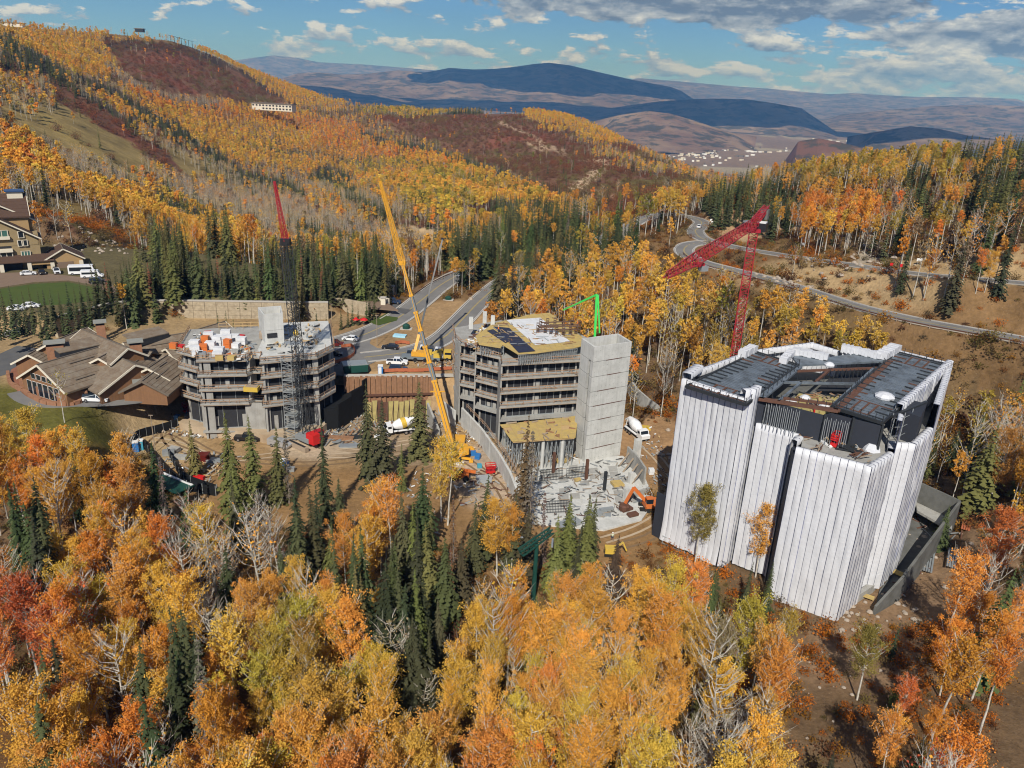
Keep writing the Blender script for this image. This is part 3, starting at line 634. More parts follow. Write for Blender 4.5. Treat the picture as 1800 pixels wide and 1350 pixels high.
# ---------------------------------------------------------------- far ranges, each with its own distance and depth
mm = bpy.data.materials.new('far_range'); mm.use_nodes = True; t = NT(mm.node_tree); t.n.clear()
P = t.new('ShaderNodeNewGeometry').outputs['Position']
a = t.new('ShaderNodeAttribute', attribute_name='cover').outputs['Color']
n_ = t.noise(P, 0.0012, 8, 0.65); n2_ = t.noise(P, 0.0045, 6, 0.7)
c = t.mix(t.ramp(n_, [(0.45, 0.0), (0.60, 1.0)]), a, (0.27, 0.19, 0.125)); c = t.mix(t.ramp(n2_, [(0.48, 0.0), (0.56, 0.85)]), c, (0.05, 0.05, 0.032))
bs = t.new('ShaderNodeBsdfPrincipled', {'Base Color': c, 'Roughness': 1.0}); bs.inputs['Specular IOR Level'].default_value = 0.0
t.new('ShaderNodeOutputMaterial', {0: bs.outputs[0]})
def rangem(name, prof, D, front, back, base=-300.0, col=(0.16, 0.11, 0.075), gull=0.30, seed=0, n=260, m=72):
    pr = np.array([atD(x, y, D) for x, y in prof]); az = np.arctan2(pr[:, 0], pr[:, 1])
    A = np.linspace(az[0], az[-1], n); Z = np.interp(A, az, pr[:, 2])
    vs = []; cs = []
    for j in range(m+1):
        s_ = j/m; dist = (D-front)+(front+back)*s_
        x = np.sin(A)*dist; y = np.cos(A)*dist
        t_ = (dist-D)/(front if dist < D else back); f = (1-abs(t_))**1.15
        ends = np.clip(np.minimum(np.arange(n), np.arange(n)[::-1])/(n*0.14), 0.0, 1)**0.8
        r = 0.42-np.abs(fbm(x+seed*7000, y*.6, 1900*D/15000+350, 6)); g = 1-gull*1.9*np.clip(r, 0, 1)*(1-f**4)
        z = base+(Z-base)*f*g*ends
        if abs(t_) < 1e-6: z = Z
        vs.append(np.stack([x, y, z], 1))
    V = np.concatenate(vs); b = bpy.data.meshes.new(name)
    F = [(j*n+i, j*n+i+1, (j+1)*n+i+1, (j+1)*n+i) for j in range(m) for i in range(n-1)]
    b.from_pydata(V.tolist(), [], F); ca = b.color_attributes.new('cover', 'FLOAT_COLOR', 'POINT')
    ca.data.foreach_set('color', np.tile(np.array(col+(1,)), len(V))); b.polygons.foreach_set('use_smooth', [True]*len(F)); b.materials.append(mm); b.update()
    return tag(link_mesh(name, b), kind='structure')
rangem('far_mountains', [(330,112),(400,108),(440,102),(480,97),(520,101),(560,109),(600,111),(640,113),(700,118),(760,123),(830,130),(900,138)], 30000, 6000, 4000, seed=1)
rangem('far_hills', [(1000,140),(1090,138),(1130,137),(1200,143),(1300,152),(1360,156),(1400,160),(1460,165),(1500,163),(1560,167),(1620,170),(1700,170),(1760,172),(1850,176),(1950,180)], 26000, 9000, 4000, seed=2)
rangem('mountains', [(380,128),(440,130),(480,131),(530,127),(560,126),(600,130),(650,128),(700,122),(745,126),(790,118),(830,121),(870,120),(900,117),(940,111),(965,109),(1000,113),(1060,127),(1120,140),(1180,152),(1215,166),(1260,182),(1330,200)], 15000, 5200, 4000, seed=3, n=220, gull=0.5)
rangem('near_mountains', [(400,165),(450,150),(500,148),(560,152),(620,158),(680,168),(720,178),(800,186),(860,190)], 11500, 2300, 2300, seed=4)
rangem('hills', [(1000,196),(1060,192),(1100,186),(1150,179),(1200,175),(1250,173),(1310,174),(1360,181),(1420,192),(1480,200)], 11000, 1600, 2500, seed=5, gull=0.2)
rangem('valley_hills', [(1040,214),(1090,202),(1140,195),(1180,200),(1230,215),(1280,232),(1330,240)], 7200, 1500, 1500, seed=6, gull=0.2, col=(0.17, 0.105, 0.07))
rangem('brown_hills', [(1370,258),(1410,246),(1440,242),(1480,250),(1530,262),(1600,272)], 4300, 700, 800, base=-290, seed=7, gull=0.2, col=(0.15, 0.075, 0.045))
rangem('rolling_hills', [(1490,240),(1540,232),(1600,222),(1650,226),(1700,238),(1760,246),(1850,250)], 7000, 1200, 1500, seed=8, gull=0.2)
rangem('right_hills', [(1420,205),(1500,199),(1560,193),(1640,186),(1720,183),(1800,186),(1900,190)], 15500, 3500, 3000, seed=9, gull=0.3)
# ---------------------------------------------------------------- foliage materials
def leafmat(name, inst, trans=0.22, var=0.38, rough=0.6):
    m = bpy.data.materials.new(name); m.use_nodes = True; t = NT(m.node_tree); t.n.clear()
    if inst: c = t.new('ShaderNodeAttribute', attribute_name='tint', attribute_type='INSTANCER').outputs['Color']
    else: c = t.new('ShaderNodeObjectInfo').outputs['Color']
    P = t.new('ShaderNodeNewGeometry').outputs['Position']
    n1 = t.noise(P, 1.1, 3, 0.6); n2 = t.noise(P, 6.0, 2, 0.6)
    k = t.math('MULTIPLY', t.math('ADD', 1-var, t.math('MULTIPLY', n1, 2*var)), t.math('ADD', 0.62, t.math('MULTIPLY', n2, 0.76)))
    hs = t.new('ShaderNodeHueSaturation', {'Hue': t.math('ADD', 0.492, t.math('MULTIPLY', n1, 0.016)), 'Value': k, 'Color': c})
    d = t.new('ShaderNodeBsdfDiffuse', {0: hs.outputs[0]}); tr = t.new('ShaderNodeBsdfTranslucent', {0: hs.outputs[0]})
    mx = t.new('ShaderNodeMixShader', {0: trans, 1: d.outputs[0], 2: tr.outputs[0]})
    t.new('ShaderNodeOutputMaterial', {0: mx.outputs[0]}); return m
M['leaf'] = leafmat('leaf', False); M['leaf_i'] = leafmat('leaf_inst', True)
M['needle'] = leafmat('needle', False, 0.08, 0.45); M['needle_i'] = leafmat('needle_inst', True, 0.08, 0.45)

def np_mesh(name, V, F, mats, mi=None, smooth=False):
    """V (n,3), F list of equally sized index arrays"""
    me = bpy.data.meshes.new(name); me.vertices.add(len(V)); me.vertices.foreach_set('co', np.asarray(V, float).ravel())
    li = np.concatenate([f.ravel() for f in F]); tot = np.concatenate([np.full(len(f), f.shape[1]) for f in F])
    me.loops.add(len(li)); me.polygons.add(len(tot)); me.loops.foreach_set('vertex_index', li)
    me.polygons.foreach_set('loop_start', np.concatenate([[0], np.cumsum(tot)[:-1]])); me.polygons.foreach_set('loop_total', tot)
    for m in mats: me.materials.append(m)
    if mi is not None: me.polygons.foreach_set('material_index', mi)
    me.update(); return me
def leaf_quads(C, size, rs, flat=0.0):
    n = len(C); a = rs.normal(size=(n, 3)); a /= np.linalg.norm(a, axis=1)[:, None]; b = rs.normal(size=(n, 3)); b[:, 2] *= (1-flat); b -= a*(a*b).sum(1)[:, None]; b /= np.linalg.norm(b, axis=1)[:, None]
    s = size*(0.6+0.8*rs.rand(n))[:, None]; V = np.stack([C+a*s, C+b*s*0.7, C-a*s, C-b*s*0.7], 1).reshape(-1, 3)
    return V, np.arange(4*n).reshape(n, 4)
def tubes(segs, n=5):
    Vs = []; Fs = []; o = 0
    for a, b, r0, r1 in segs:
        a = np.array(a, float); b = np.array(b, float); d = b-a; L = np.linalg.norm(d)
        if L < 1e-6: continue
        d /= L; u = np.array([0, 0, 1.0]) if abs(d[2]) < 0.95 else np.array([1.0, 0, 0]); x = np.cross(d, u); x /= np.linalg.norm(x); y = np.cross(x, d)
        t = np.arange(n)*2*pi/n; R = np.cos(t)[:, None]*x+np.sin(t)[:, None]*y
        Vs += [a+R*r0, b+R*r1]; i = np.arange(n); Fs.append(np.stack([o+i, o+(i+1) % n, o+n+(i+1) % n, o+n+i], 1)); o += 2*n
    return np.concatenate(Vs), np.concatenate(Fs)
def aspen_geo(seed, h=16.0, leaves=2200, ls=0.22, clumps=46, cw=2.3, low=0.42, nb=16, tn=6, bare=False, twigs=0):
    rs = np.random.RandomState(seed); seg = []
    # leaning, slightly crooked trunk
    k = 7; pts = [np.array([0, 0, -0.5])]; dx, dy = rs.normal(size=2)*0.02
    for i in range(1, k+1):
        dx += rs.normal()*0.012; dy += rs.normal()*0.012; z = h*0.97*i/k; pts.append(np.array([dx*z, dy*z, z]))
    r = lambda z: 0.19*(h/16)*(1-0.88*max(z, 0)/h)
    for i in range(k): seg.append((pts[i], pts[i+1], r(pts[i][2]), r(pts[i+1][2])))
    tp = lambda z: np.array([np.interp(z, [p[2] for p in pts], [p[j] for p in pts]) for j in range(3)])
    ends = []
    for i in range(nb):
        z0 = h*(low-0.02+(0.95-low)*(i+rs.rand())/nb); f = (z0/h-low)/(1-low); az = rs.rand()*2*pi
        L = cw*(0.45+0.75*sin(pi*min(max(f*0.85+0.2, 0), 1)))*(0.75+0.5*rs.rand()); p0 = tp(z0)
        m = p0+np.array([cos(az)*L*0.55, sin(az)*L*0.55, L*0.35]); e = m+np.array([cos(az)*L*0.45, sin(az)*L*0.45, L*0.75]); e[2] = min(e[2], h)
        seg += [(p0, m, 0.06*(h/16), 0.042), (m, e, 0.042, 0.018)]; ends += [m, e]
        for q in range(twigs):
            a2 = az+rs.normal()*0.8; w = m+(e-m)*rs.rand(); seg.append((w, w+np.array([cos(a2)*0.7, sin(a2)*0.7, 0.6+0.6*rs.rand()])*(0.6+0.8*rs.rand()), 0.020, 0.007))
    TV, TF = tubes(seg, tn)
    CL = []
    for i in range(clumps):
        f = rs.rand()**0.8; z = h*(low+(1.0-low)*f); R = cw*(0.50+0.62*sin(pi*min(f*0.80+0.18, 1)))*0.9*(1-0.60*max(f-0.72, 0)/0.28); a = rs.rand()*2*pi; rr = R*sqrt(rs.rand())
        c = tp(min(z, h*0.96))+np.array([cos(a)*rr, sin(a)*rr, 0]); c[2] = z-0.3; CL.append(c)
    CL += [e for e in ends]; CL = np.array(CL)
    j = rs.randint(len(CL), size=leaves); sp = (0.22+0.34*rs.rand(len(CL)))[j][:, None]
    C = CL[j]+rs.normal(size=(leaves, 3))*sp*np.array([1, 1, 0.85])*(cw/2.3)
    C[:, 2] = np.minimum(C[:, 2], h+0.6*rs.rand(leaves))
    LV, LF = leaf_quads(C, ls, rs)
    return (TV, TF), (LV, LF)
def spruce_geo(seed, h=18.0, rad_=1.9, wh=30, nbr=8, full=True, sparse=0.0, droop=0.35, low=0.04):
    rs = np.random.RandomState(seed); seg = [((0, 0, -0.4), (0, 0, h*0.5), 0.2, 0.12), ((0, 0, h*0.5), (0, 0, h), 0.12, 0.02)]
    V = []; T = []; o = 0
    for w in range(wh):
        f = (w+rs.rand()*0.5)/wh; z = h*(low+(1-low)*f); R = rad_*(1-f)**0.85*(0.75+0.5*rs.rand())+0.12
        nb_ = max(4, int(nbr*(1-0.45*f)))
        for b in range(nb_):
            if rs.rand() < sparse: continue
            a = 2*pi*(b+rs.rand()*0.8)/nb_; L = R*(0.65+0.55*rs.rand()); d = np.array([cos(a), sin(a), 0]); s_ = np.array([-sin(a), cos(a), 0])
            dz = -droop*L; z1 = z+rs.normal()*0.12
            if full:
                ks = 4; prev = None
                for q in range(ks):       # overlapping needle sprays along the branch
                    t0 = q/ks; t1 = (q+1.35)/ks; wd = L*0.24*(1-0.5*t0)+0.10; zz0 = z1+dz*t0*t0*1.2+0.10*L*t0; zz1 = z1+dz*t1*t1*1.2+0.10*L*t1
                    p0 = d*L*t0+np.array([0, 0, zz0+0.05]); p1 = d*L*min(t1, 1.12)+np.array([0, 0, zz1])
                    pl = p0+(p1-p0)*0.62+s_*wd*(0.8+0.5*rs.rand())-np.array([0, 0, 0.10+0.2*wd]); pr = p0+(p1-p0)*0.62-s_*wd*(0.8+0.5*rs.rand())-np.array([0, 0, 0.10+0.2*wd])
                    V += [p0, p1, pl, pr]; T += [(o, o+2, o+1), (o, o+1, o+3)]; o += 4
            else:
                wd = L*0.33+0.1; p0 = np.array([0, 0, z1+0.15]); p1 = d*L+np.array([0, 0, z1+dz]); mid = d*L*0.55+np.array([0, 0, z1+dz*0.3-0.15])
                V += [p0, p1, mid+s_*wd, mid-s_*wd]; T += [(o, o+2, o+1), (o, o+1, o+3)]; o += 4
    V += [np.array([0.12, 0, h-0.8]), np.array([-0.08, 0.1, h-0.8]), np.array([0, -0.1, h-0.8]), np.array([0, 0, h+0.5])]; T += [(o, o+1, o+3), (o+1, o+2, o+3), (o+2, o, o+3)]
    return tubes(seg, 5), (np.array(V), np.array(T))
def dead_geo(seed, h=17.0, rad_=1.5, wh=34, nbr=7):
    rs = np.random.RandomState(seed); seg = [((0, 0, -0.4), (0, 0, h*0.5), 0.19, 0.12), ((0, 0, h*0.5), (0, 0, h), 0.12, 0.02)]; C = []
    for w in range(wh):
        f = (w+rs.rand())/wh; z = h*(0.08+0.92*f); R = rad_*(1-f)**0.8*(0.7+0.6*rs.rand())+0.12
        for b in range(nbr):
            a = 2*pi*rs.rand(); L = R*(0.5+0.7*rs.rand()); e = np.array([cos(a)*L, sin(a)*L, z-0.38*L]); m = np.array([cos(a)*L*0.5, sin(a)*L*0.5, z-0.03])
            seg += [((0, 0, z), m, 0.03, 0.022), (m, e, 0.022, 0.008)]; C += [m+(e-m)*rs.rand()-np.array([0, 0, 0.12]) for _ in range(3)]
    return tubes(seg, 3), leaf_quads(np.array(C), 0.17, rs)

def two(name, g, m1, m2):
    (TV, TF), (LV, LF) = g; return np_mesh(name+'_trunk', TV, [TF], [m1]), np_mesh(name+'_crown', LV, [LF], [m2])
def one(name, g, m1, m2):
    (TV, TF), (LV, LF) = g; V = np.concatenate([TV, LV]); me = np_mesh(name, V, [TF, LF+len(TV)], [m1, m2], np.concatenate([np.zeros(len(TF), int), np.ones(len(LF), int)]))
    o = bpy.data.objects.new(name, me); return o
ASP = [two('aspen%d' % i, aspen_geo(40+i, 16, [8600, 6400, 8800, 5400, 3700, 7800][i], 0.102, [52, 44, 48, 40, 34, 56][i], [2.0, 1.7, 2.3, 1.7, 1.6, 2.1][i], [0.40, 0.48, 0.38, 0.56, 0.6, 0.34][i], 24, 6, twigs=3), M['bark_white'], M['leaf']) for i in range(6)]
BARE = [two('bare%d' % i, aspen_geo(70+i, 15, 260 if i else 90, 0.17, 30, 2.1, 0.34, 30, 5, twigs=6), M['bark_white'], M['leaf']) for i in range(3)]
SPR = [two('spruce%d' % i, spruce_geo(90+i, 18, [2.5, 1.9, 3.1, 2.1][i], [34, 38, 30, 34][i], [9, 8, 10, 9][i]), M['bark_brown'], M['needle']) for i in range(4)]
DEAD = [two('dead%d' % i, dead_geo(120+i, 17, [1.5, 1.2][i]), M['bark_grey'], M['needle']) for i in range(2)]
ASP_M = [one('src_aspen_mid%d' % i, aspen_geo(140+i, 15, 900, 0.20, 30, [1.4, 1.2, 1.6][i], [0.60, 0.68, 0.54][i], 8, 4), M['bark_white'], M['leaf_i']) for i in range(3)]
ASP_L = [one('src_aspen_far%d' % i, aspen_geo(150+i, 13, 150, 0.60, 12, [1.8, 1.6][i], 0.5, 3, 3), M['bark_white'], M['leaf_i']) for i in range(2)]
BARE_M = [one('src_bare%d' % i, aspen_geo(160+i, 13, 150, 0.16, 20, 1.7, 0.4, 16, 3), M['bark_white'], M['leaf_i']) for i in range(2)]
SPR_M = [one('src_spruce_mid%d' % i, spruce_geo(170+i, 17, [2.4, 1.9][i], 20, 7, False), M['bark_brown'], M['needle_i']) for i in range(2)]
def clump_geo(seed, n=70, s=0.2, r=0.7, hgt=0.8):
    rs = np.random.RandomState(seed); C = rs.normal(size=(n, 3))*np.array([r*0.6, r*0.6, hgt*0.35])+np.array([0, 0, hgt*0.45]); C[:, 2] = np.abs(C[:, 2])
    seg = [((0, 0, 0), (rs.normal()*r*0.6, rs.normal()*r*0.6, hgt), 0.02, 0.01) for _ in range(5)]
    return tubes(seg, 3), leaf_quads(C, s, rs)
SHR = [one('src_shrub%d' % i, clump_geo(180+i, [110, 90, 190][i], [0.11, 0.09, 0.13][i], [0.7, 0.5, 1.1][i], [0.8, 0.5, 1.5][i]), M['bark_brown'], M['leaf_i']) for i in range(3)]

def scatter(name, pts, rot, scl, tint, idx, sources, kind='stuff'):
    """one object of countless plants: points that carry their own turn, size, colour and choice of plant"""
    n = len(pts); me = bpy.data.meshes.new(name); me.vertices.add(n); me.vertices.foreach_set('co', np.asarray(pts, float).ravel())
    for nm, typ, key, arr in (('rz', 'FLOAT', 'value', rot), ('scl', 'FLOAT', 'value', scl), ('vi', 'INT', 'value', idx)):
        a = me.attributes.new(nm, typ, 'POINT'); a.data.foreach_set(key, np.asarray(arr))
    a = me.attributes.new('tint', 'FLOAT_COLOR', 'POINT'); a.data.foreach_set('color', np.concatenate([tint, np.ones((n, 1))], 1).ravel())
    o = link_mesh(name, me); o['kind'] = kind
    g = bpy.data.node_groups.new(name, 'GeometryNodeTree'); g.interface.new_socket('Geometry', in_out='INPUT', socket_type='NodeSocketGeometry'); g.interface.new_socket('Geometry', in_out='OUTPUT', socket_type='NodeSocketGeometry')
    N = g.nodes; L = g.links; gi = N.new('NodeGroupInput'); go = N.new('NodeGroupOutput'); iop = N.new('GeometryNodeInstanceOnPoints')
    def at(nm, typ):
        x = N.new('GeometryNodeInputNamedAttribute'); x.data_type = typ; x.inputs[0].default_value = nm; return x.outputs[0]
    jn = N.new('GeometryNodeJoinGeometry')
    for s_ in sources:
        oi = N.new('GeometryNodeObjectInfo'); oi.inputs[0].default_value = s_; oi.inputs['As Instance'].default_value = True; L.new(oi.outputs['Geometry'], jn.inputs[0])
    L.new(gi.outputs[0], iop.inputs['Points']); L.new(jn.outputs[0], iop.inputs['Instance']); iop.inputs['Pick Instance'].default_value = True
    L.new(at('vi', 'INT'), iop.inputs['Instance Index'])
    cx = N.new('ShaderNodeCombineXYZ'); L.new(at('rz', 'FLOAT'), cx.inputs[2]); L.new(cx.outputs[0], iop.inputs['Rotation'])
    L.new(at('scl', 'FLOAT'), iop.inputs['Scale']); L.new(iop.outputs[0], go.inputs[0])
    md = o.modifiers.new('plants', 'NODES'); md.node_group = g
    return o

# ---------------------------------------------------------------- where the trees stand
KEEP = [ [(-235,212),(-175,203),(-128,205),(-112,222),(-120,262),(-140,282),(-240,302)],
 # footprints and working areas with nothing growing on them
 [(28,131),(56,104),(66,113),(75,122),(89,144),(80,156),(47,150),(33,135)],
 [(60,106),(76,108),(86,118),(92,132),(86,140),(74,124)],
 [(-16,150),(-3,148),(14,145),(30,152),(32,180),(22,205),(-2,206),(-16,190)],
 [(-84,160),(-64,134),(-40,126),(-22,122),(-8,124),(6,118),(24,122),(30,132),(30,178),(-14,190),(-50,190)],
 [(-60,186),(-12,189),(-2,215),(-6,240),(-20,266),(-60,242),(-72,212),(-84,180)],
 [(-165,150),(-112,148),(-84,162),(-80,180),(-66,236),(-100,230),(-120,206),(-175,200)],
 [(-140,128),(-100,140),(-90,160),(-150,165)],
 [(28,150),(36,150),(52,168),(44,182),(28,182)],
]
def kept(x, y):
    m = np.zeros(len(x), bool)
    for p in KEEP: m |= dist_poly(x, y, p) < 0
    return m
def grid_pts(x0, x1, y0, y1, st, seed):
    rs = np.random.RandomState(seed); X, Y = np.meshgrid(np.arange(x0, x1, st), np.arange(y0, y1, st)); X = X.ravel()+rs.uniform(-0.48, 0.48, X.size)*st; Y = Y.ravel()+rs.uniform(-0.48, 0.48, Y.size)*st
    m = np.abs(np.arctan2(X, Y)) < rad(39); return X[m], Y[m], rs
TINT = {'gold': (0.72, 0.385, 0.070), 'yellow': (0.66, 0.41, 0.075), 'orange': (0.70, 0.285, 0.05), 'red': (0.55, 0.15, 0.05), 'olive': (0.24, 0.20, 0.05), 'green': (0.11, 0.13, 0.035), 'yg': (0.44, 0.31, 0.06), 'dry': (0.30, 0.215, 0.12)}
PAL = {1: [('gold', .66), ('yellow', .31), ('orange', .03)], 2: [('orange', .36), ('gold', .58), ('red', .01), ('yellow', .05)], 3: [('yg', .35), ('yellow', .45), ('olive', .12), ('gold', .08)], 4: [('dry', .6), ('gold', .4)],
 8: [('gold', .48), ('orange', .18), ('dry', .19), ('yg', .15)], 18: [('gold', .42), ('orange', .22), ('yg', .16), ('dry', .2)], 12: [('red', .55), ('orange', .45)], 13: [('olive', .6), ('green', .4)], 14: [('orange', .55), ('gold', .35), ('red', .1)], 15: [('yellow', .4), ('yg', .45), ('gold', .15)],
 5: [('olive', .3), ('orange', .5), ('dry', .2)], 6: [('gold', 1)], 7: [('gold', .7), ('yg', .3)], 0: [('gold', .5), ('orange', .2), ('yg', .3)], 9: [('gold', 1)], 10: [('olive', 1)], 11: [('gold', 1)], 16: [('gold', .55), ('yellow', .25), ('orange', .2)], 17: [('yg', .3), ('yellow', .5), ('gold', .2)]}
DENS_A = {0: .03, 1: .82, 2: .78, 3: .66, 4: .10, 5: .008, 6: .004, 7: .10, 8: .27, 9: 0, 10: .01, 11: 0, 12: .9, 13: .7, 14: .27, 15: .84, 16: .45, 17: .5, 18: .22}
DENS_B = {0: .02, 1: .08, 2: .08, 3: .1, 4: .75, 5: .006, 6: 0, 7: .03, 8: .26, 9: 0, 10: .02, 11: 0, 12: .08, 13: .1, 14: .14, 15: .06, 16: .22, 17: .18, 18: .30}
DENS_S = {0: .003, 1: .012, 2: .01, 3: .012, 4: .04, 5: .004, 6: 0, 7: .72, 8: .06, 9: 0, 10: .02, 11: 0, 12: .02, 13: .1, 14: .03, 15: .01, 16: .02, 17: .02, 18: .17}
TREES = []       # dicts: k kind, x, y, z, h, tint name/colour, D
def tint_of(rid, rs):
    r = rs.rand(); s_ = 0
    for nm, p in PAL[rid]:
        s_ += p
        if r <= s_: return nm
    return PAL[rid][-1][0]
def fill(X, Y, rs, hmul=1.0, minD=0):
    Z = terrain_z(X, Y, True); H = 15.5*(0.72+0.5*rs.rand(len(X)))*hmul; H = np.where((X > 90) & (np.hypot(X, Y) > 290), H*.84, H)
    R, px, py = region(X, Y, Z+H*np.where(np.hypot(X, Y) < 260, 0.86, 0.6), np.where(np.hypot(X, Y) > 450, 20, 5)); D = np.hypot(X, Y); bd = np.full(len(X), 99.0); nr_ = D < 520
    bd[nr_] = rel_dist_road(X[nr_], Y[nr_])[0]
    ok = ~((px > 1380) & (px < 1665) & (py > 780) & (py < 1085)) & (px > -90) & (px < 1890) & (py < 1500) & (py > 0) & (bd > 2.5+H*0.05*(D < 520)) & ~kept(X, Y)
    pf = dist_poly(X, Y, FLATS[0][0]) < 1; ok &= ~(pf & ((px < 235) | (R != 7)))
    u = rs.rand(len(X))
    a = np.array([DENS_A[i] for i in range(19)])[R]; b = np.array([DENS_B[i] for i in range(19)])[R]; s_ = np.array([DENS_S[i] for i in range(19)])[R]
    cl = 0.75+0.5*fbm(X, Y, 26, 3)+0.25; a = a*np.where(R == 1, 1, cl); K = np.where(u < s_, 2, np.where(u < s_+a, 0, np.where(u < s_+a+b, 1, -1)))
    K[~ok] = -1; K[pf & (K != 2)] = -1
    for i in np.nonzero(K >= 0)[0]:
        TREES.append(['asb'[0:1] and ('aspen', 'bare', 'spruce')[K[i]], X[i], Y[i], Z[i], H[i]*(1.12 if K[i] == 2 else 1), (('dark_s', 'green_s', 'green_s', 'olive_s')[rs.randint(4)] if K[i] == 2 else tint_of(R[i], rs)), D[i], px[i], py[i]])
fill(*grid_pts(-110, 150, 52, 160, 3.5, 1))
X, Y, rs_ = grid_pts(-330, 330, 160, 480, 4.1, 2); fill(X, Y, rs_)
def far_fill(st, y0, y1, seed, hm):
    X, Y, rs = grid_pts(-y1*0.8, y1*0.8, y0, y1, st, seed); Dd = np.hypot(X, Y); m = (Dd >= y0*1.0) & (Dd < y1) & (Y > 0)
    fill(X[m], Y[m], rs, hm)
def far_fill_ring(st, d0, d1, seed, hm):
    rs = np.random.RandomState(seed); X, Y = np.meshgrid(np.arange(-d1*0.66, d1*0.66, st), np.arange(0, d1, st)); X = X.ravel(); Y = Y.ravel()
    Dd = np.hypot(X, Y); m = (Dd >= d0) & (Dd < d1) & (Y > 0) & (np.abs(np.arctan2(X, Y)) < rad(37)) & ((Y > 480) | (np.abs(X) > 330))
    X = X[m]+rs.uniform(-.5, .5, m.sum())*st; Y = Y[m]+rs.uniform(-.5, .5, m.sum())*st; fill(X, Y, rs, hm)
far_fill_ring(4.9, 330, 900, 3, 0.9); far_fill_ring(5.7, 900, 1300, 4, 0.78); far_fill_ring(6.5, 1300, 1950, 5, 0.72)
def at_top(px, py, h, D=None):
    """foot of a tree of height h whose tip shows at this pixel"""
    if py < 600: return march(px, py, h)
    z = 0.0
    for _ in range(6):
        p = atz(px, py, z+h); z = tz(p[0], p[1])
    return p[0], p[1], z
SPEC = [ # conifers one can point to: tip pixel, height, kind, colour, words
 (397,722,21,'spruce','olive_s','tall narrow spruce with olive needles before the stacked pallets'),
 (437,730,19,'spruce','olive_s','narrow ragged spruce in front of the black pickup'),
 (482,748,17,'spruce','brown_s','thin half bare spruce in front of the silver van'),
 (500,748,17,'dead','grey_s','bare pole spruce beside the silver van'),
 (333,738,13,'spruce','olive_s','short open spruce on the dirt bank left of the tall narrow spruce'),
 (565,733,22,'spruce','dark_s','tall narrow dark spruce right of the crawler crane'),
 (645,672,22,'spruce','green_s','spire shaped spruce left of the pair in front of the pit'),
 (668,702,20,'spruce','green_s','broad spruce in front of the concrete mixer cab'),
 (738,668,19,'spruce','brown_s','slim brown green spruce beside the yellow crane boom'),
 (704,780,11,'spruce','olive_s','small slim spruce below the concrete mixer'),
 (712,858,19,'spruce','green_s','dense spruce behind the twin white trunks'),
 (742,820,17,'spruce','dark_s','dark spruce at the edge of the dirt yard'),
 (641,925,20,'spruce','green_s','broad green spruce left of the tall white trunk'),
 (515,835,17,'spruce','dark_s','dark spruce between two golden aspens'),
 (733,905,19,'spruce','dark_s','dark spruce in the gap of the foreground forest'),
 (690,960,16,'spruce','green_s','spruce behind the leafless aspen in the forest gap'),
 (15,850,20,'spruce','dark_s','large dark spruce at the edge of the lawn'),
 (48,838,18,'spruce','dark_s','second large dark spruce beside the lawn edge'),
 (124,792,14,'spruce','dark_s','slim dark spruce among the orange aspens by the lawn'),
 (262,775,17,'spruce','dark_s','dark spruce beside the black fence corner'),
 (275,800,15,'dead','grey_s','bare grey spruce below the black fence corner'),
 (298,1065,24,'spruce','green_s','large green spruce in the foreground between orange aspens'),
 (335,1120,24,'dead','grey_s','large dead grey spruce in the foreground'),
 (262,1190,22,'spruce','dark_s','big dark spruce low in the foreground'),
 (60,1130,18,'spruce','green_s','round green spruce below the red leaved aspen'),
 (850,832,18,'spruce','green_s','very narrow green spruce left of the golden pair'),
 (925,722,24,'spruce','brown_s','tallest brown green spruce in front of the yellow deck'),
 (943,752,22,'dead','grey_s','tall dead spruce in front of the concrete tower'),
 (962,860,16,'dead','grey_s','dead grey spruce above the green lift mast'),
 (800,862,15,'dead','red_s','reddish dead spruce beside the twin white trunks'),
 (793,960,14,'dead','red_s','small reddish dead spruce below the dirt yard'),
 (1005,872,16,'spruce','olive_s','olive spruce in front of the slab rubble'),
 (985,905,15,'spruce','olive_s','broad olive spruce left of the slab corner'),
 (1035,880,16,'spruce','olive_s','olive spruce nearest the sloping dirt road'),
 (1085,938,12,'spruce','green_s','small green spruce beside the dirt road'),
 (1320,985,10,'spruce','dark_s','small dark spruce against the white wrap'),
 (1362,990,10,'spruce','green_s','small green spruce beside the white trunk at the wrap'),
 (1255,1010,7,'spruce','dark_s','tiny spruce at the foot of the wrapped building'),
 (1468,1320,9,'spruce','dark_s','small spruce top at the lower edge of the clearing'),
 (1745,290,25,'spruce','dark_s','tallest dark spruce on the right hilltop'),
 (1720,300,18,'spruce','dark_s','dark spruce left of the tallest on the hilltop'),
 (1610,330,19,'spruce','brown_s','brownish spruce above the dirt track'),
 (1595,360,15,'spruce','dark_s','dark spruce at the edge of the dirt track'),
 (1445,315,17,'spruce','dark_s','dark spruce on the hill left of the dirt track'),
 (1500,345,13,'spruce','dark_s','bushy dark spruce above the orange bushes'),
 (1408,250,18,'spruce','dark_s','lone spruce tip on the skyline of the right hill'),
 (1690,745,12,'spruce','dark_s','bushy dark spruce right of the wrapped building'),
 (1720,770,11,'spruce','dark_s','lower dark spruce right of the wrapped building'),
 (1122,378,17,'spruce','dark_s','tall spruce left of the hairpin bend'),
 (1105,392,16,'spruce','dark_s','spruce beside the hairpin bend road'),
 (1160,378,8,'spruce','dark_s','small spruce inside the hairpin bend'),
 (1000,366,20,'dead','grey_s','tall dead spruce behind the middle building road'),
 (1035,356,22,'dead','grey_s','tallest dead spruce behind the middle building road'),
 (985,378,18,'spruce','dark_s','dark spruce beside the tall dead spruces'),
]
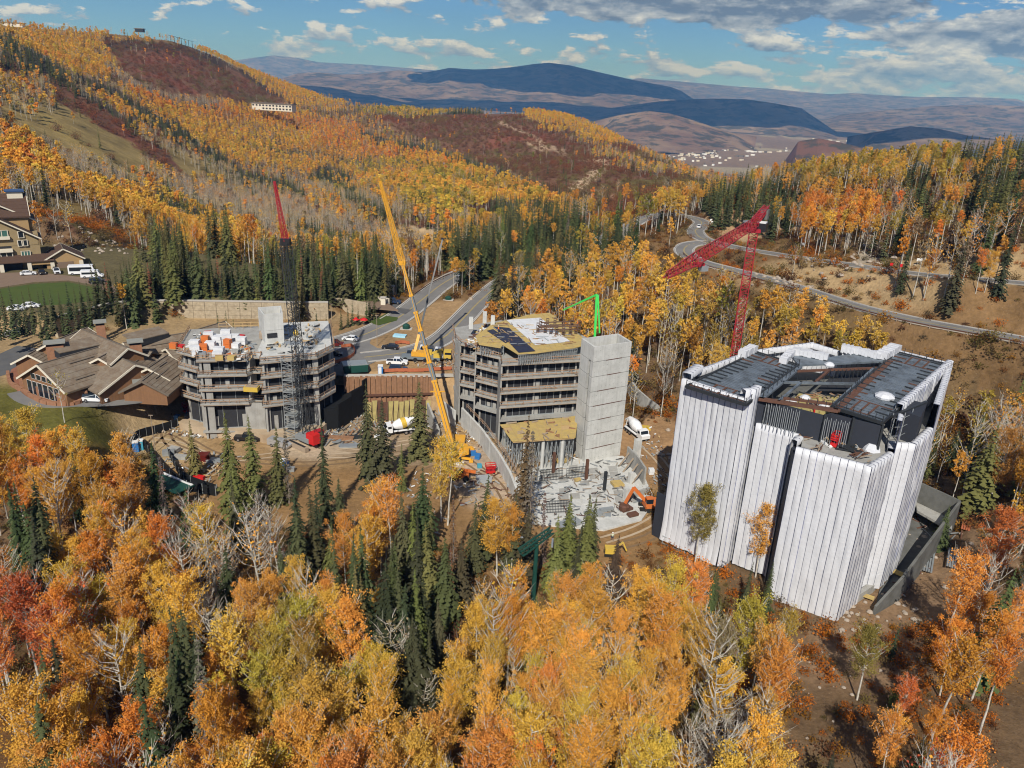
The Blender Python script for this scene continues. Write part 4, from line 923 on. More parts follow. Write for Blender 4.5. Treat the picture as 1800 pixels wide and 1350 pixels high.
STINT = {'olive_s': (0.13, 0.13, 0.045), 'green_s': (0.075, 0.084, 0.038), 'dark_s': (0.046, 0.057, 0.029), 'brown_s': (0.105, 0.085, 0.040), 'grey_s': (0.19, 0.145, 0.11), 'red_s': (0.20, 0.085, 0.05)}
ASPEC = [ # aspens one can point to
 (1243,852,17,'olive','aspen','green yellow aspen standing before the white wrap'),
 (1352,885,15,'gold','aspen','golden aspen with a bare white trunk before the white wrap'),
 (690,850,20,'gold','aspen','golden aspen with the tall bare trunk right of the broad spruce'),
 (778,770,18,'yellow','aspen','yellow aspen beside the base of the yellow crane'),
 (790,775,18,'yellow','aspen','slim yellow aspen touching the base of the yellow crane'),
 (880,880,15,'gold','aspen','golden aspen left of the green lift mast'),
 (905,885,14,'gold','aspen','golden aspen with twin stems beside the lift mast'),
 (690,1080,14,'dry','bare','leafless white aspen in the dark forest gap'),
 (715,1110,13,'dry','bare','curly leafless aspen below the dark forest gap'),
 (742,1190,11,'dry','bare','small leafless aspen at the lower forest gap'),
 (30,1010,19,'red','aspen','red leaved aspen at the left edge of the foreground'),
 (75,1060,19,'red','aspen','red and orange aspen with a thick white trunk in the foreground'),
 (60,760,14,'orange','aspen','orange aspen at the lower edge of the lawn'),
 (1540,1100,13,'olive','aspen','green leaved aspen beside the corner of the wrap'),
 (1600,1190,10,'red','aspen','round red orange aspen right of the clearing'),
 (1660,1240,11,'orange','aspen','bright orange aspen low beside the clearing'),
 (1640,440,12,'orange','aspen','round orange aspen between the two mountain roads'),
 (1750,442,11,'gold','aspen','thin gold aspen between the two mountain roads'),
 (1735,440,12,'orange','aspen','orange topped aspen beside the thin gold one'),
 (1410,440,6,'olive','aspen','small olive tree below the upper mountain road'),
]
for px, py, h, k, c, lab in SPEC:
    x, y, z = at_top(px, py, h); TREES.append([k, x, y, z, h, c, 1.0, px, py, lab])
for px, py, h, c, k, lab in ASPEC:
    x, y, z = at_top(px, py, h); TREES.append([k, x, y, z, h, c, 1.0, px, py, lab])
# planted spruces on the terrace edge above the stone wall, and by the club house
rs_ = np.random.RandomState(77)
CLUST = [(655,960,46,60,7,19),(720,940,40,70,8,18),(735,1080,34,70,7,17),(600,880,30,60,3,17),(530,880,24,40,3,17),(25,880,36,50,5,18),(280,1120,50,90,6,20),(80,1180,40,60,3,17),(400,800,25,40,2,17),(1010,890,45,25,5,14),(880,860,60,40,3,15),(1740,740,40,40,4,12),(1180,1120,200,80,4,9),(1560,1150,40,60,2,8),(450,940,60,40,3,16),(310,880,40,30,2,14),(1300,1010,80,20,3,8),(820,1000,60,60,3,15)]
for px, py, sx, sy, n, h in CLUST:
    for _ in range(n):
        hh = h*rs_.uniform(.8, 1.15); qx, qy = px+rs_.uniform(-sx, sx), py+rs_.uniform(-sy, sy); x, y, z = at_top(qx, qy, hh); TREES.append(['spruce', x, y, z, hh, ('dark_s', 'green_s', 'green_s', 'olive_s')[rs_.randint(4)], 151, qx, qy])
for i in range(38):
    px = -14+(i%19)*12.2+rs_.rand()*5; p = atz(px, 600-max(0, px-110)*.35-rs_.rand()*16-(i//19)*24, 14.0); TREES.append(['spruce', p[0], p[1], 14.0, 7.5+rs_.rand()*3.5, 'green_s' if rs_.rand() < .6 else 'dark_s', 150, px, 580])
wl = [atz(x, y, 14.0) for x, y in ((150,541),(195,531),(235,527),(300,526),(380,527),(460,528),(520,529),(570,529))]
for i in range(185):
    t_ = rs_.rand()*6.99; k_ = int(t_); p = [wl[k_][j]+(wl[k_+1][j]-wl[k_][j])*(t_-k_) for j in (0, 1)]; o = 1.5+rs_.rand()**1.3*26*(0.4 if t_ > 6 else 1)
    TREES.append(['spruce', p[0]+o*.25, p[1]+o, tz(p[0]+o*.25, p[1]+o), 7.5+rs_.rand()*5.5, ['green_s', 'dark_s', 'green_s', 'olive_s', 'red_s'][min(4, int(rs_.rand()*4.3))], 150, 150+t_*60, 500])
for px, py, h in ((385,588,7),(400,592,8),(412,590,6),(425,594,5),(436,592,5),(557,577,6),(574,580,5.5),(600,578,7),(612,574,7),(620,570,8),(650,563,9),(658,560,9),(645,566,8),(216,680,5.5),(630,570,6)):
    p = atz(px, py, 9.2); TREES.append(['spruce', p[0], p[1], 9.1, h, 'green_s', 150, px, py])

def finish_trees():
    global TREES
    # trees crowding a named specimen give way
    sp = np.array([[t[1], t[2]] for t in TREES if len(t) > 9]); SPN = [t for t in TREES if len(t) > 9]+[t for t in TREES if t[6] == 151 and t[8] > 820]; rk = np.random.RandomState(99)
    keep = []
    for t in TREES:
        if len(t) <= 9 and t[6] < 450 and t[6] not in (150, 151):
            d = np.hypot(sp[:, 0]-t[1], sp[:, 1]-t[2]).min()
            if d < 1.7: continue
            if t[6] < 230:
                cx, cy = projn(np.array([[t[1], t[2], t[3]+t[4]*.75]])); cx = cx[0]; cy = cy[0]; hit = False
                for q in SPN:
                    wv = 17 if q[0] in ('spruce', 'dead') else 13
                    if abs(cx-q[7]) < wv+8 and q[8]-12 < cy < q[8]+q[4]*6.3 and hypot(t[1], t[2]) < hypot(q[1], q[2])+2: hit = True; break
                if hit and rk.rand() < .93: continue
        keep.append(t)
    TREES = keep
    groups = {'aspen': [], 'bare': [], 'spruce': [], 'dead': []}
    for t in TREES:
        # distance along the view, used to find the trees that show largest
        t.append(hypot(hypot(t[1], t[2]), CH-t[3]-8)/t[4]); groups[t[0]].append(t)
    lim = {'aspen': 300, 'bare': 90, 'spruce': 290, 'dead': 40}
    names = {'aspen': 'aspen_tree', 'bare': 'leafless_aspen', 'spruce': 'spruce_tree', 'dead': 'dead_spruce'}
    src = {'aspen': ASP, 'bare': BARE, 'spruce': SPR, 'dead': DEAD}; h0 = {'aspen': 16.0, 'bare': 15.0, 'spruce': 18.0, 'dead': 17.0}
    rs = np.random.RandomState(5); rest = {}
    for k, L in groups.items():
        L.sort(key=lambda t: (0 if len(t) > 10 else 1, t[-1])); near, rest[k] = L[:lim[k]], L[lim[k]:]
        for t in near:
            lab = t[9] if len(t) > 10 else None; px, py = t[7], t[8]; grp = None
            cn = {'gold': 'golden', 'yellow': 'yellow', 'orange': 'orange', 'red': 'red', 'olive': 'olive green', 'green': 'green', 'yg': 'yellow green', 'dry': 'tan', 'olive_s': 'olive', 'green_s': 'green', 'dark_s': 'dark', 'brown_s': 'brownish', 'grey_s': 'grey', 'red_s': 'reddish'}.get(t[5], 'green')
            vi = rs.randint(len(src[k]))
            if lab is None:
                cols = ('at the left frame edge', 'below the lawn', 'below the black fence', 'below the stacked yard', 'below the left building', 'below the crawler crane', 'below the pit', 'below the yellow crane', 'below the retaining wall', 'below the foundation slab', 'below the dirt road', 'before the left part of the wrap', 'before the middle of the wrap', 'before the wrap corner', 'beside the clearing', 'right of the annex', 'on the right slope', 'at the right frame edge')
                c_ = cols[int(min(max(px, 0), 1799)/100)]
                if py > 640: wh = ('at the forest edge ' if py < 960 else 'in mid forest ' if py < 1120 else 'low in the forest ' if py < 1240 else 'at the lowest forest edge ')+c_
                elif px < 650: wh = ('planted above the stone wall ' if py < 545 else 'planted near the stone wall ')+('by the hotel lawn', 'by the hotel drive', 'at its bend', 'at its middle', 'behind the concrete core', 'behind the crane mast', 'by the gate')[int(max(px, 0)/100)]
                elif px < 900: wh = 'left of the valley roads' if px < 780 else 'between valley road and ravine'
                elif px < 1180: wh = ('right behind the tower' if px > 1040 else 'right behind the yellow deck') if py > 500 else 'beside the rising valley road' if py > 430 else 'along the road to the hairpin bend'
                elif px < 1600 and py > 440: wh = 'behind the crane mast' if px < 1330 else 'behind the wrapped roof' if px < 1480 else 'below the long brown wall'
                else: wh = 'on the hill above the crane' if px < 1400 else 'on the hill by the dirt track' if px < 1600 else 'on the hill at the right edge'
                hw = 'tall ' if t[4] > 17.3 else 'short ' if t[4] < 12.8 else ''
                sw = {'aspen': ('full', 'slim', 'broad', 'high crowned', 'sparse', 'low branched'), 'bare': ('thinly leaved', 'leafless', 'twiggy'), 'spruce': ('dense', 'very slim', 'wide', 'narrow'), 'dead': ('ragged', 'thin')}[k][vi]
                lab = f'{hw}{sw} {cn if k != "bare" else "pale"} {"dead spruce" if k == "dead" else "aspen" if k == "bare" else k} {wh}'
                if len(lab.split()) > 15: lab = lab.replace(sw+' ', '', 1)
                grp = f'{names[k].split("_")[-2] if "_" in names[k] else k} trees {wh}'
            me1, me2 = src[k][vi]
            if t[0] == 'spruce' and t[4] < 12 and t[3] > 8.9: me1, me2 = src[k][2]
            r = thing(names[k], lab, 'tree', (t[1], t[2], t[3]-0.1), rs.rand()*6.28, grp or names[k].replace('_', ' ')+'s one can tell apart')
            f = t[4]/h0[k]; wf = f*(0.72+0.5*rs.rand()) if k == 'spruce' else f*(0.78+0.3*rs.rand()); r.scale = (wf, wf, f); r.rotation_euler[0] = rs.normal()*.025; r.rotation_euler[1] = rs.normal()*.025
            a = link_mesh('trunk', me1, r); b_ = link_mesh('crown', me2, r)
            c = STINT.get(t[5]) or TINT.get(t[5]); j = 1+rs.normal()*0.10; b_.color = (min(c[0]*j*(1+rs.normal()*.05), .9), c[1]*j*(1+rs.normal()*0.12), c[2]*j, 1)
    def arr(L, base, srcs, name, hh):
        if not L: return
        n = len(L); P = np.array([[t[1], t[2], t[3]-0.1] for t in L]); H = np.array([t[4] for t in L])/hh
        C = np.array([STINT.get(t[5]) or TINT[t[5]] for t in L])
        if base == 's': C = np.where(np.array([t[5] in STINT for t in L])[:, None], C, np.array((0.026, 0.040, 0.018)))
        if base == 'b': C = C*0.9
        if base in 'ab':
            far_ = (np.hypot(P[:, 0], P[:, 1]) > 450)[:, None]; C = np.where(far_, C*1.02, C); red = (fbm(P[:, 0], P[:, 1], 90, 3) > 0.45)[:, None]; C = np.where(red, C*np.array((1.0, 0.88, 1.0)), C); C = np.where(far_, C*np.array((1.0, 1.06, 1.0)), C)
        C = C*(1+rs.normal(size=(n, 1))*0.13)*(1+rs.normal(size=(n, 3))*0.06)
        scatter(name, P, rs.rand(n)*6.28, H, np.clip(C, 0.01, 0.9), srcs[0](n), srcs[1])
    A = rest['aspen']; dm = [t for t in A if t[6] < 480]; df = [t for t in A if t[6] >= 480]
    allA = dm+df
    arr(allA, 'a', (lambda n: np.concatenate([rs.randint(0, 3, len(dm)), 3+rs.randint(0, 2, len(df))]), ASP_L[::-1]+ASP_M[::-1] if JREV else ASP_M+ASP_L), 'aspen_woods', 14.5)
    arr(rest['bare']+[], 'b', (lambda n: rs.randint(0, 2, n), BARE_M), 'leafless_aspen_woods', 13.0)
    arr(rest['spruce']+[t for t in rest['dead']], 's', (lambda n: rs.randint(0, 2, n), SPR_M), 'spruce_woods', 17.0)
    print('TREES', {k: len(v) for k, v in groups.items()}, len(dm), len(df))
JREV = True
finish_trees()
# hillside and site undergrowth
def undergrowth():
    rs = np.random.RandomState(9); X1, Y1, _ = grid_pts(-150, 160, 50, 190, 1.55, 21); X2, Y2, _ = grid_pts(-330, 330, 190, 470, 2.7, 22)
    X = np.concatenate([X1, X2]); Y = np.concatenate([Y1, Y2]); Z = terrain_z(X, Y); R, px, py = region(X, Y, Z, 0); D = np.hypot(X, Y); bd = rel_dist_road(X, Y)[0]
    ok = (px > -30) & (px < 1830) & (py < 1420) & (bd > 0.9) & ~kept(X, Y) & (dist_poly(X, Y, FLATS[0][0]) > 2) & (R != 9)
    ok &= ~((R == 6)) & (rs.rand(len(X)) < np.clip(0.75+0.9*fbm(X, Y, 14, 3), 0.1, 1))
    ok &= ~((px < 420) & (py < 800) & (py > 680))
    # keep the clearing and the track at the lower right half open
    ok &= ~((px > 1370) & (px < 1560) & (py > 1090) & (rs.rand(len(X)) < 0.6))
    X = X[ok]; Y = Y[ok]; Z = Z[ok]; R = R[ok]; n = len(X)
    pal = np.array([(0.20, 0.085, 0.025), (0.30, 0.14, 0.022), (0.12, 0.055, 0.028), (0.13, 0.10, 0.03), (0.22, 0.15, 0.06), (0.10, 0.075, 0.04)])
    C = pal[rs.randint(0, 6, n)]; hot = fbm(X, Y, 30, 3) > 0.28; C = np.where((hot & (rs.rand(n) < 0.6))[:, None], (0.42, 0.13, 0.018), C)
    C = C*(1+rs.normal(size=(n, 1))*0.2)
    sc = 0.55+0.8*rs.rand(n); sc *= np.where(np.hypot(X, Y) > 190, 1.5, 1)
    # scrub on the far hillsides
    X3, Y3 = np.meshgrid(np.arange(-1100, 500, 8.0), np.arange(350, 1500, 8.0)); X3 = X3.ravel()+rs.uniform(-4, 4, X3.size); Y3 = Y3.ravel()+rs.uniform(-4, 4, Y3.size)
    Z3 = terrain_z(X3, Y3); R3, px, py = region(X3, Y3, Z3, 20); m = ((R3 == 5) | (R3 == 10) | ((R3 == 8) & (rs.rand(len(X3)) < .3))) & (px > -30) & (px < 1830); X3, Y3, Z3 = X3[m], Y3[m], Z3[m]
    k = fbm(X3, Y3, 70, 4)+0.5*rs.normal(size=len(X3)); C3 = np.where((k > 0.5)[:, None], (0.24, 0.085, 0.04), np.where((k < -0.4)[:, None], (0.20, 0.15, 0.055), (0.19, 0.095, 0.05)))
    P = np.concatenate([np.stack([X, Y, Z], 1), np.stack([X3, Y3, Z3], 1)]); N = len(P)
    scatter('undergrowth', P, rs.rand(N)*6.28, np.concatenate([sc, 2.2+1.6*rs.rand(len(X3))]), np.clip(np.concatenate([C, C3]), 0.01, 0.9), rs.randint(0, 3, N), SHR)
    print('undergrowth', N)
undergrowth()
def gp(px, py, z=None):
    """ground point seen at a pixel"""
    if z is not None: return atz(px, py, z)
    if py < 600: return march(px, py)
    z = 0.0
    for _ in range(8):
        p = atz(px, py, z); z = tz(p[0], p[1])
    return (p[0], p[1], z)
def lerp(a, b, t): return tuple(a[i]+(b[i]-a[i])*t for i in range(len(a)))
def lattice(b, p0, p1, w0, w1, n, rc=0.08, rd=0.045, up=(0, 0, 1), tri=False, hw=None, side=None):
    """four-chord (or three-chord) lattice between two points"""
    a = Vector(p0); c = Vector(p1); d = (c-a).normalized(); u = Vector(up)
    if abs(d.dot(u)) > 0.95: u = Vector((0.3, 1, 0))
    if side is not None: u = Vector(side)
    x = d.cross(u).normalized(); y = x.cross(d).normalized(); hw = hw or 1.0
    def ring(t):
        p = a+(c-a)*t; w = (w0+(w1-w0)*t)/2; h = w*hw
        return [p-x*w-y*h, p+x*w-y*h, p+y*h] if tri else [p-x*w-y*h, p+x*w-y*h, p+x*w+y*h, p-x*w+y*h]
    R = [ring(i/n) for i in range(n+1)]; k = len(R[0])
    for j in range(k): b.beam(R[0][j], R[-1][j], rc*2)
    for i in range(n):
        for j in range(k):
            j2 = (j+1) % k
            b.beam(R[i][j], R[i+1][j2], rd*2) if i % 2 else b.beam(R[i][j2], R[i+1][j], rd*2)
            b.beam(R[i][j], R[i][j2], rd*2)
    return R
def rails(b, pts, h=1.1, step=2.0, w=0.09, jit=0.1, nrail=2, rs=random.Random(3)):
    for i in range(len(pts)-1):
        a, c = pts[i], pts[i+1]; L = hypot(c[0]-a[0], c[1]-a[1]); n = max(1, int(L/step))
        for k in range(n+1):
            p = lerp(a, c, k/n); b.box((p[0], p[1], p[2]+h/2), (w, w, h))
        for q in range(nrail):
            z = h*(q+1)/nrail-0.05; b.beam((a[0], a[1], a[2]+z+rs.uniform(-jit, jit)*0.5), (c[0], c[1], c[2]+z+rs.uniform(-jit, jit)*0.5), 0.05, 0.16)

# ================================================================ wrapped building
WB = thing('wrapped_building', 'tall building wrapped in white sheeting with dark seams and an open steel roof', 'building', (48, 126, 0))
FP = [(29.8,129.0),(38.6,120.6),(40.6,121.4),(42.0,123.2),(41.8,122.2),(47.6,118.0),(46.0,116.2),(45.6,113.0),(55.3,107.2),(61.2,112.9),(62.6,116.0),(66.0,115.9),(72.2,122.9),(86.5,146.5),(79.0,153.5),(66,151),(62,156),(47.6,148.6),(33.0,134.0)]
def wrap_wall(P, Q, z0, z1, fold=0.9, n=None, seed=0, base_out=0.0, sheen=True):
    L = hypot(Q[0]-P[0], Q[1]-P[1]); n = n or max(1, int(round(L/1.15))); ux, uy = (Q[0]-P[0])/L, (Q[1]-P[1])/L; nx, ny = uy, -ux   # outward for a counter-clockwise footprint
    seam = MB(); rs = random.Random(seed)
    for i in range(n):
        a, c = L*i/n+0.015, L*(i+1)/n-0.015; b = MB(); U, V = 4, 22; vs = []
        bz = z0+rs.uniform(-0.15, 0.25); ph = rs.random()*9
        for j in range(V+1):
            z = bz+(z1-bz)*j/V
            for k in range(U+1):
                s = a+(c-a)*k/U; e = sin(pi*k/U); w = mn.noise(Vector((s*0.9+seed*7, z*0.35, ph)))*0.26+mn.noise(Vector((s*2.3+seed, z*1.1, ph+3)))*0.12
                o = 0.05+e*(0.06+w)+base_out*max(0, 1-(z-z0)/5.0)**2
                vs.append((P[0]+ux*s+nx*o, P[1]+uy*s+ny*o, z))
        if fold:
            for (o, dz) in ((-fold*0.5, 0.08), (-fold, 0.02), (-fold-0.02, -1.0)):
                for k in range(U+1):
                    s = a+(c-a)*k/U; vs.append((P[0]+ux*s+nx*o, P[1]+uy*s+ny*o, z1+dz+0.06*mn.noise(Vector((s*2, o*3, seed)))))
            V2 = V+3
        else: V2 = V
        b.add(vs, [(j*(U+1)+k, j*(U+1)+k+1, (j+1)*(U+1)+k+1, (j+1)*(U+1)+k) for j in range(V2) for k in range(U)])
        o = b.build('wrap_strip', M['wrap'], WB, smooth=True)
        s = L*i/n; x, y = P[0]+ux*s+nx*0.06, P[1]+uy*s+ny*0.06; zz = bz+0.1; ww = rs.choice([0.04, 0.05, 0.08])
        for q in range(8):
            za, zb = zz+(z1-zz)*q/8, zz+(z1-zz)*(q+1)/8; d0 = 0.02*sin(q*1.7+i); d1 = 0.02*sin((q+1)*1.7+i)
            seam.mi = 1 if (i*7+seed) % 9 == 0 else 0
            seam.beam((x+ux*d0, y+uy*d0, za), (x+ux*d1, y+uy*d1, zb), ww, 0.07, up=(nx, ny, 0))
        if fold: seam.mi = 0; seam.beam((x, y, z1+0.05), (x-nx*fold, y-ny*fold, z1+0.06), ww, 0.05)
    seam.build('seam_cords', [M['wrap_seam'], M['wrap_blue']], WB)
ZT, ZR = 28.4, 33.2
walls = [(0,1,ZR+.1,1.0,.9,.45),(1,2,ZR+1.6,0.5,1.2,0),(2,3,ZR+1.6,0.5,1.2,0),(4,5,ZT,0.5,.9,0),(5,6,ZT,0.5,.9,0),(7,8,ZT,-.3,.9,0),(8,9,ZT,-.3,.9,0),(9,10,ZT+.6,0.5,1.0,0),(10,11,ZT+.3,0.8,.9,0),(11,12,ZT+.4,1,.9,0),(12,13,ZR-.1,2,.9,0),
 (13,14,ZR-.1,4,.9,0),(14,15,ZR-.1,4,.9,0),(15,16,ZR-.1,4,.9,0),(16,17,ZR-.1,4,.9,0),(17,18,ZR,4,.9,0),(18,0,ZR+1.3,1,1.6,0)]
for q, (i, j, zt, zb, fo, bo) in enumerate(walls): wrap_wall(FP[i], FP[j], zb, zt, fo, seed=q+1, base_out=bo)
# terrace end upright on the far right of the open storey
wrap_wall((60.9,112.4), (62.4,115.4), ZT+0.3, ZR+0.9, 0.6, n=2, seed=31)
b = MB(); b.prism([(47.5,117.9),(46.2,116.3),(45.75,113.2),(46.4,113.2),(47.2,116.2),(48.2,117.4)], 0, ZT-1.5); b.build('dark_slot', M['insul_black'], WB)
# dark inner body, terrace floor and roof
inner = [(31.0,129.0),(38.6,121.8),(42.9,124.6),(48.8,119.2),(46.8,113.9),(55.1,108.6),(59.9,113.2),(61.5,116.9),(65.6,117.2),(71.2,123.6),(85.0,146.4),(78.6,152.2),(66,150),(61,154.6),(47.8,147.4),(33.8,133.4)]
b = MB(); b.prism(inner, 0.0, 27.6); b.build('concrete_frame', M['concrete_dark'], WB)
b = MB(); b.prism([(42.4,124.0),(48.8,119.0),(46.8,113.9),(55.1,108.6),(60.4,113.2),(61.5,116.9),(64.8,117.2),(71.4,124.2),(60,133),(46,131)], 27.62, 28.0); b.build('terrace_floor', M['concrete'], WB)
p33 = lambda x, y, z=33.0: atz(x, y, z)
def quad_uv(A, B, C, D_):
    """A front-left, B front-right, C back-right, D back-left -> f(u along depth, v across)"""
    return lambda u, v, dz=0.0: tuple((A[k]*(1-v)+B[k]*v)*(1-u)+(D_[k]*(1-v)+C[k]*v)*u+(dz if k == 2 else 0) for k in range(3))
LWf = quad_uv(p33(1206,679), p33(1311,711), p33(1404,642), p33(1329,619))
RWf = quad_uv(p33(1462,715), p33(1551,743), p33(1667,642), p33(1577,619))
CWf = quad_uv(p33(1325,707), p33(1460,733), p33(1568,634), p33(1402,644))
def wing(f, nm, npan, nj, sd):
    rs = random.Random(sd)
    for i in range(npan):
        u0, u1 = i/npan+0.004, (i+1)/npan-0.004; b = MB()
        nrib = 6
        for k in range(nrib):
            v0, v1 = k/nrib, (k+1)/nrib; P = [f(u0, v0, -0.02), f(u1, v0, -0.02), f(u1, v1, -0.02), f(u0, v1, -0.02)]; b.prism([p[:2] for p in P], 32.75, 32.98+rs.uniform(-.01, .012))
        for k in range(18):
            v = (k+.5)/18; b.beam(f(u0, v, 0.02), f(u1, v, 0.02), 0.10, 0.06)
        b.build('deck_panel', M['deck_steel'], WB)
    jb = MB()
    for i in range(nj):
        u = (i+0.5)/nj; jb.mi = 0 if rs.random() < .8 else 1
        l0 = rs.uniform(.24, .32); jb.beam(f(u, 0.02, 0.12), f(u, l0, 0.12), 0.26, 0.14); jb.mi = 0 if rs.random() < .8 else 1
        jb.beam(f(u, 1-l0, 0.12), f(u, 0.98, 0.12), 0.26, 0.14)
    for v in (0.33, 0.5, 0.67):
        jb.mi = 1
        for (a, c) in ((0.03, 0.17), (0.84, 0.97)): jb.beam(f(a, v, 0.12), f(c, v, 0.12), 0.28, 0.14)
    for u in (0.03, 0.17, 0.84, 0.97): jb.mi = 1; jb.beam(f(u, 0.06, 0.10), f(u, 0.94, 0.10), 0.16, 0.10)
    jb.build('rusty_joists', [M['steel_dark'], M['rust']], WB)['kind'] = 'stuff'
    eb = MB()
    for a, c in (((0, 0), (0, 1)), ((0, 1), (1, 1)), ((1, 1), (1, 0)), ((1, 0), (0, 0))): eb.beam(f(*a, -0.05), f(*c, -0.05), 0.35, 0.55)
    eb.build('edge_beam', M['steel_dark'], WB)
    pb = MB()
    for a, c, n in (((0, 0), (0, 1), 7), ((0, 1), (1, 1), 12), ((1, 1), (1, 0), 7), ((1, 0), (0, 0), 12)):
        for k in range(n): p = f(a[0]+(c[0]-a[0])*k/n, a[1]+(c[1]-a[1])*k/n); pb.box((p[0], p[1], p[2]+0.6), (0.09, 0.09, 1.2))
        if rs.random() < .7: pb.beam(f(*a, 1.05), f(*c, 1.05), 0.04)
    pb.build('guard_posts', M['steel_dark'], WB)['kind'] = 'stuff'
wa, wb = p33(1584,722), p33(1673,642.5); wrap_wall(wa[:2], wb[:2], ZT-.2, ZR+.8, 1.0, seed=33)
b = MB(); b.prism([p33(*q)[:2] for q in ((1404,641),(1392,626),(1420,624),(1455,628),(1500,621),(1545,626),(1570,619),(1577,622),(1562,634))], 32.6, 32.97); b.build('back_deck', M['deck_steel'], WB)
wing(LWf, 'l', 9, 15, 4); wing(RWf, 'r', 10, 17, 5)
# centre bay: steel ring beams, lower tan slab with debris, dark light well
b = MB(); b.prism([CWf(*q)[:2] for q in ((0.12, 0.02), (0.12, 0.98), (0.98, 0.98), (0.98, 0.02))], 28.6, 29.0); b.build('court_slab', M['concrete_dark'], WB)
b = MB(); b.prism([CWf(*q)[:2] for q in ((0.22, 0.28), (0.2, 0.84), (0.50, 0.86), (0.52, 0.26))], 30.4, 31.0); b.build('court_platform', M['plywood'], WB)
b = MB(); b.prism([CWf(*q)[:2] for q in ((0.27, 0.50), (0.26, 0.66), (0.36, 0.66), (0.37, 0.5))], 31.0, 31.05); b.build('platform_hatch', M['dark_inside'], WB, split=True)
b = MB(); b.prism([CWf(*q)[:2] for q in ((0.56, 0.42), (0.56, 0.86), (0.84, 0.86), (0.84, 0.42))], 31.2, 31.3); b.build('light_well', M['dark_inside'], WB)
b = MB()
for a, c in (((0.10, 0.0), (0.10, 1.0)), ((0.54, 0.04), (0.54, 0.95)), ((0.86, 0.04), (0.86, 0.95)), ((0.10, 0.02), (1, 0.02)), ((0.1, 0.98), (1, 0.98)), ((0.1, 0.25), (0.55, 0.25)), ((0.54, 0.40), (0.86, 0.40)), ((0.54, 0.88), (0.86, 0.88)), ((0.18, 0.25), (0.18, 0.9)), ((0.18, 0.88), (0.54, 0.88))):
    b.mi = 0 if len(b.f) % 4 else 1; b.beam(CWf(*a, -0.1), CWf(*c, -0.1), 1.1 if a[1] in (0.02, 0.98, 0.0) else 0.4, 0.4)
b.build('ring_beams', [M['deck_steel'], M['rust']], WB)
b = MB()
for i in range(11):
    v = 0.42+0.44*i/10; b.box((*CWf(0.83, v)[:2], 32.2), (0.10, 0.10, 1.8))
for i in range(9):
    for (u, v) in ((0.11, 0.05+0.9*i/8), (0.12+0.8*i/8, 0.04), (0.12+0.8*i/8, 0.96), (0.55, .1+.8*i/8)): p = CWf(u, v); b.box((p[0], p[1], 33.55), (0.08, 0.08, 1.2))
b.build('court_posts', M['steel_dark'], WB)['kind'] = 'stuff'
for sd, (u0, v0) in enumerate(((0.3, 0.3), (0.27, 0.72), (0.95, 0.35), (0.40, 0.40))):
    b = MB(); c = CWf(u0, v0); b.lathe((c[0], c[1], 31.0 if sd != 2 else 33), [(0.9, 0), (1.0, 0.3), (0.6, 0.7), (0.15, 0.85)], 7); b.build('crumpled_tarp', M['wrap'], WB)
b = MB(); rs = random.Random(8)
for i in range(46):
    c = CWf(0.22+0.30*rs.random(), 0.3+0.5*rs.random()); a = rs.random()*3.14; l = rs.uniform(.4, 1.6); b.mi = rs.randint(0, 2); b.beam((c[0]-cos(a)*l, c[1]-sin(a)*l, 31.1+rs.random()*.3), (c[0]+cos(a)*l, c[1]+sin(a)*l, 31.1+rs.random()*.3), 0.12)
b.build('court_debris', [M['rust_orange'], M['lumber_grey'], M['steel_dark']], WB)['kind'] = 'stuff'
# back wall of the open storey with galvanised studs
fl = [p33(1334,699), p33(1349,700), p33(1450,726), p33(1462,722), p33(1552,745)]
b = MB()
for i in range(4): b.beam((fl[i][0], fl[i][1], 30.3), (fl[i+1][0], fl[i+1][1], 30.3), 0.15, 4.6)
b.build('dark_back_wall', M['insul_black'], WB)
b = MB(); rs = random.Random(2)
for i in range(30):
    t_ = i/29; p = lerp(fl[1], fl[2], t_) if t_ < .6 else lerp(fl[2], fl[4], (t_-.6)/.4*.45); o = 0.5 if i % 2 else 1.3
    b.beam((p[0]-0.4*o, p[1]-o, 28.0), (p[0]-0.4*o+rs.uniform(-.1, .1), p[1]-o, 32.5), 0.09)
b.build('wall_studs', M['galv'], WB, split=True)
b = MB()
for x, y in ((1349,700),(1450,726),(1500,732),(1551,744)): p = p33(x, y); b.box((p[0], p[1]-0.3, 30.4), (0.35, 0.35, 4.9))
b.build('steel_column', M['steel_dark'], WB, split=True)
b = MB(); c = p33(1425,728, 30); b.box((c[0], c[1]-1.2, 30.2), (0.25, 0.25, 4.2)); b.build('hazard_post', M['paint_red'], WB)
# far right recess: light scaffold
b = MB()
for (x, y) in ((61.9,117.2),(64.0,117.6),(66.2,119.6),(63.4,119.4)): b.box((x, y, 30.8), (0.12, 0.12, 5.4))
for z in (29.4, 31, 32.6): b.beam((61.9,117.2,z), (64.0,117.6,z), 0.08); b.beam((64,117.6,z), (66.2,119.6,z), 0.08)
b.build('corner_scaffold', M['galv'], WB)['kind'] = 'stuff'
b = MB(); b.beam((61.6,117.0,33.0), (70.8,124.4,33.0), 0.5, 0.4); b.build('edge_girder', M['steel_dark'], WB)
b = MB(); b.prism([(64.6,119.8),(66.6,117.6),(70.6,123.8),(68.6,125.4)], 28.0, 32.9); b.build('recess_core', M['insul_black'], WB)
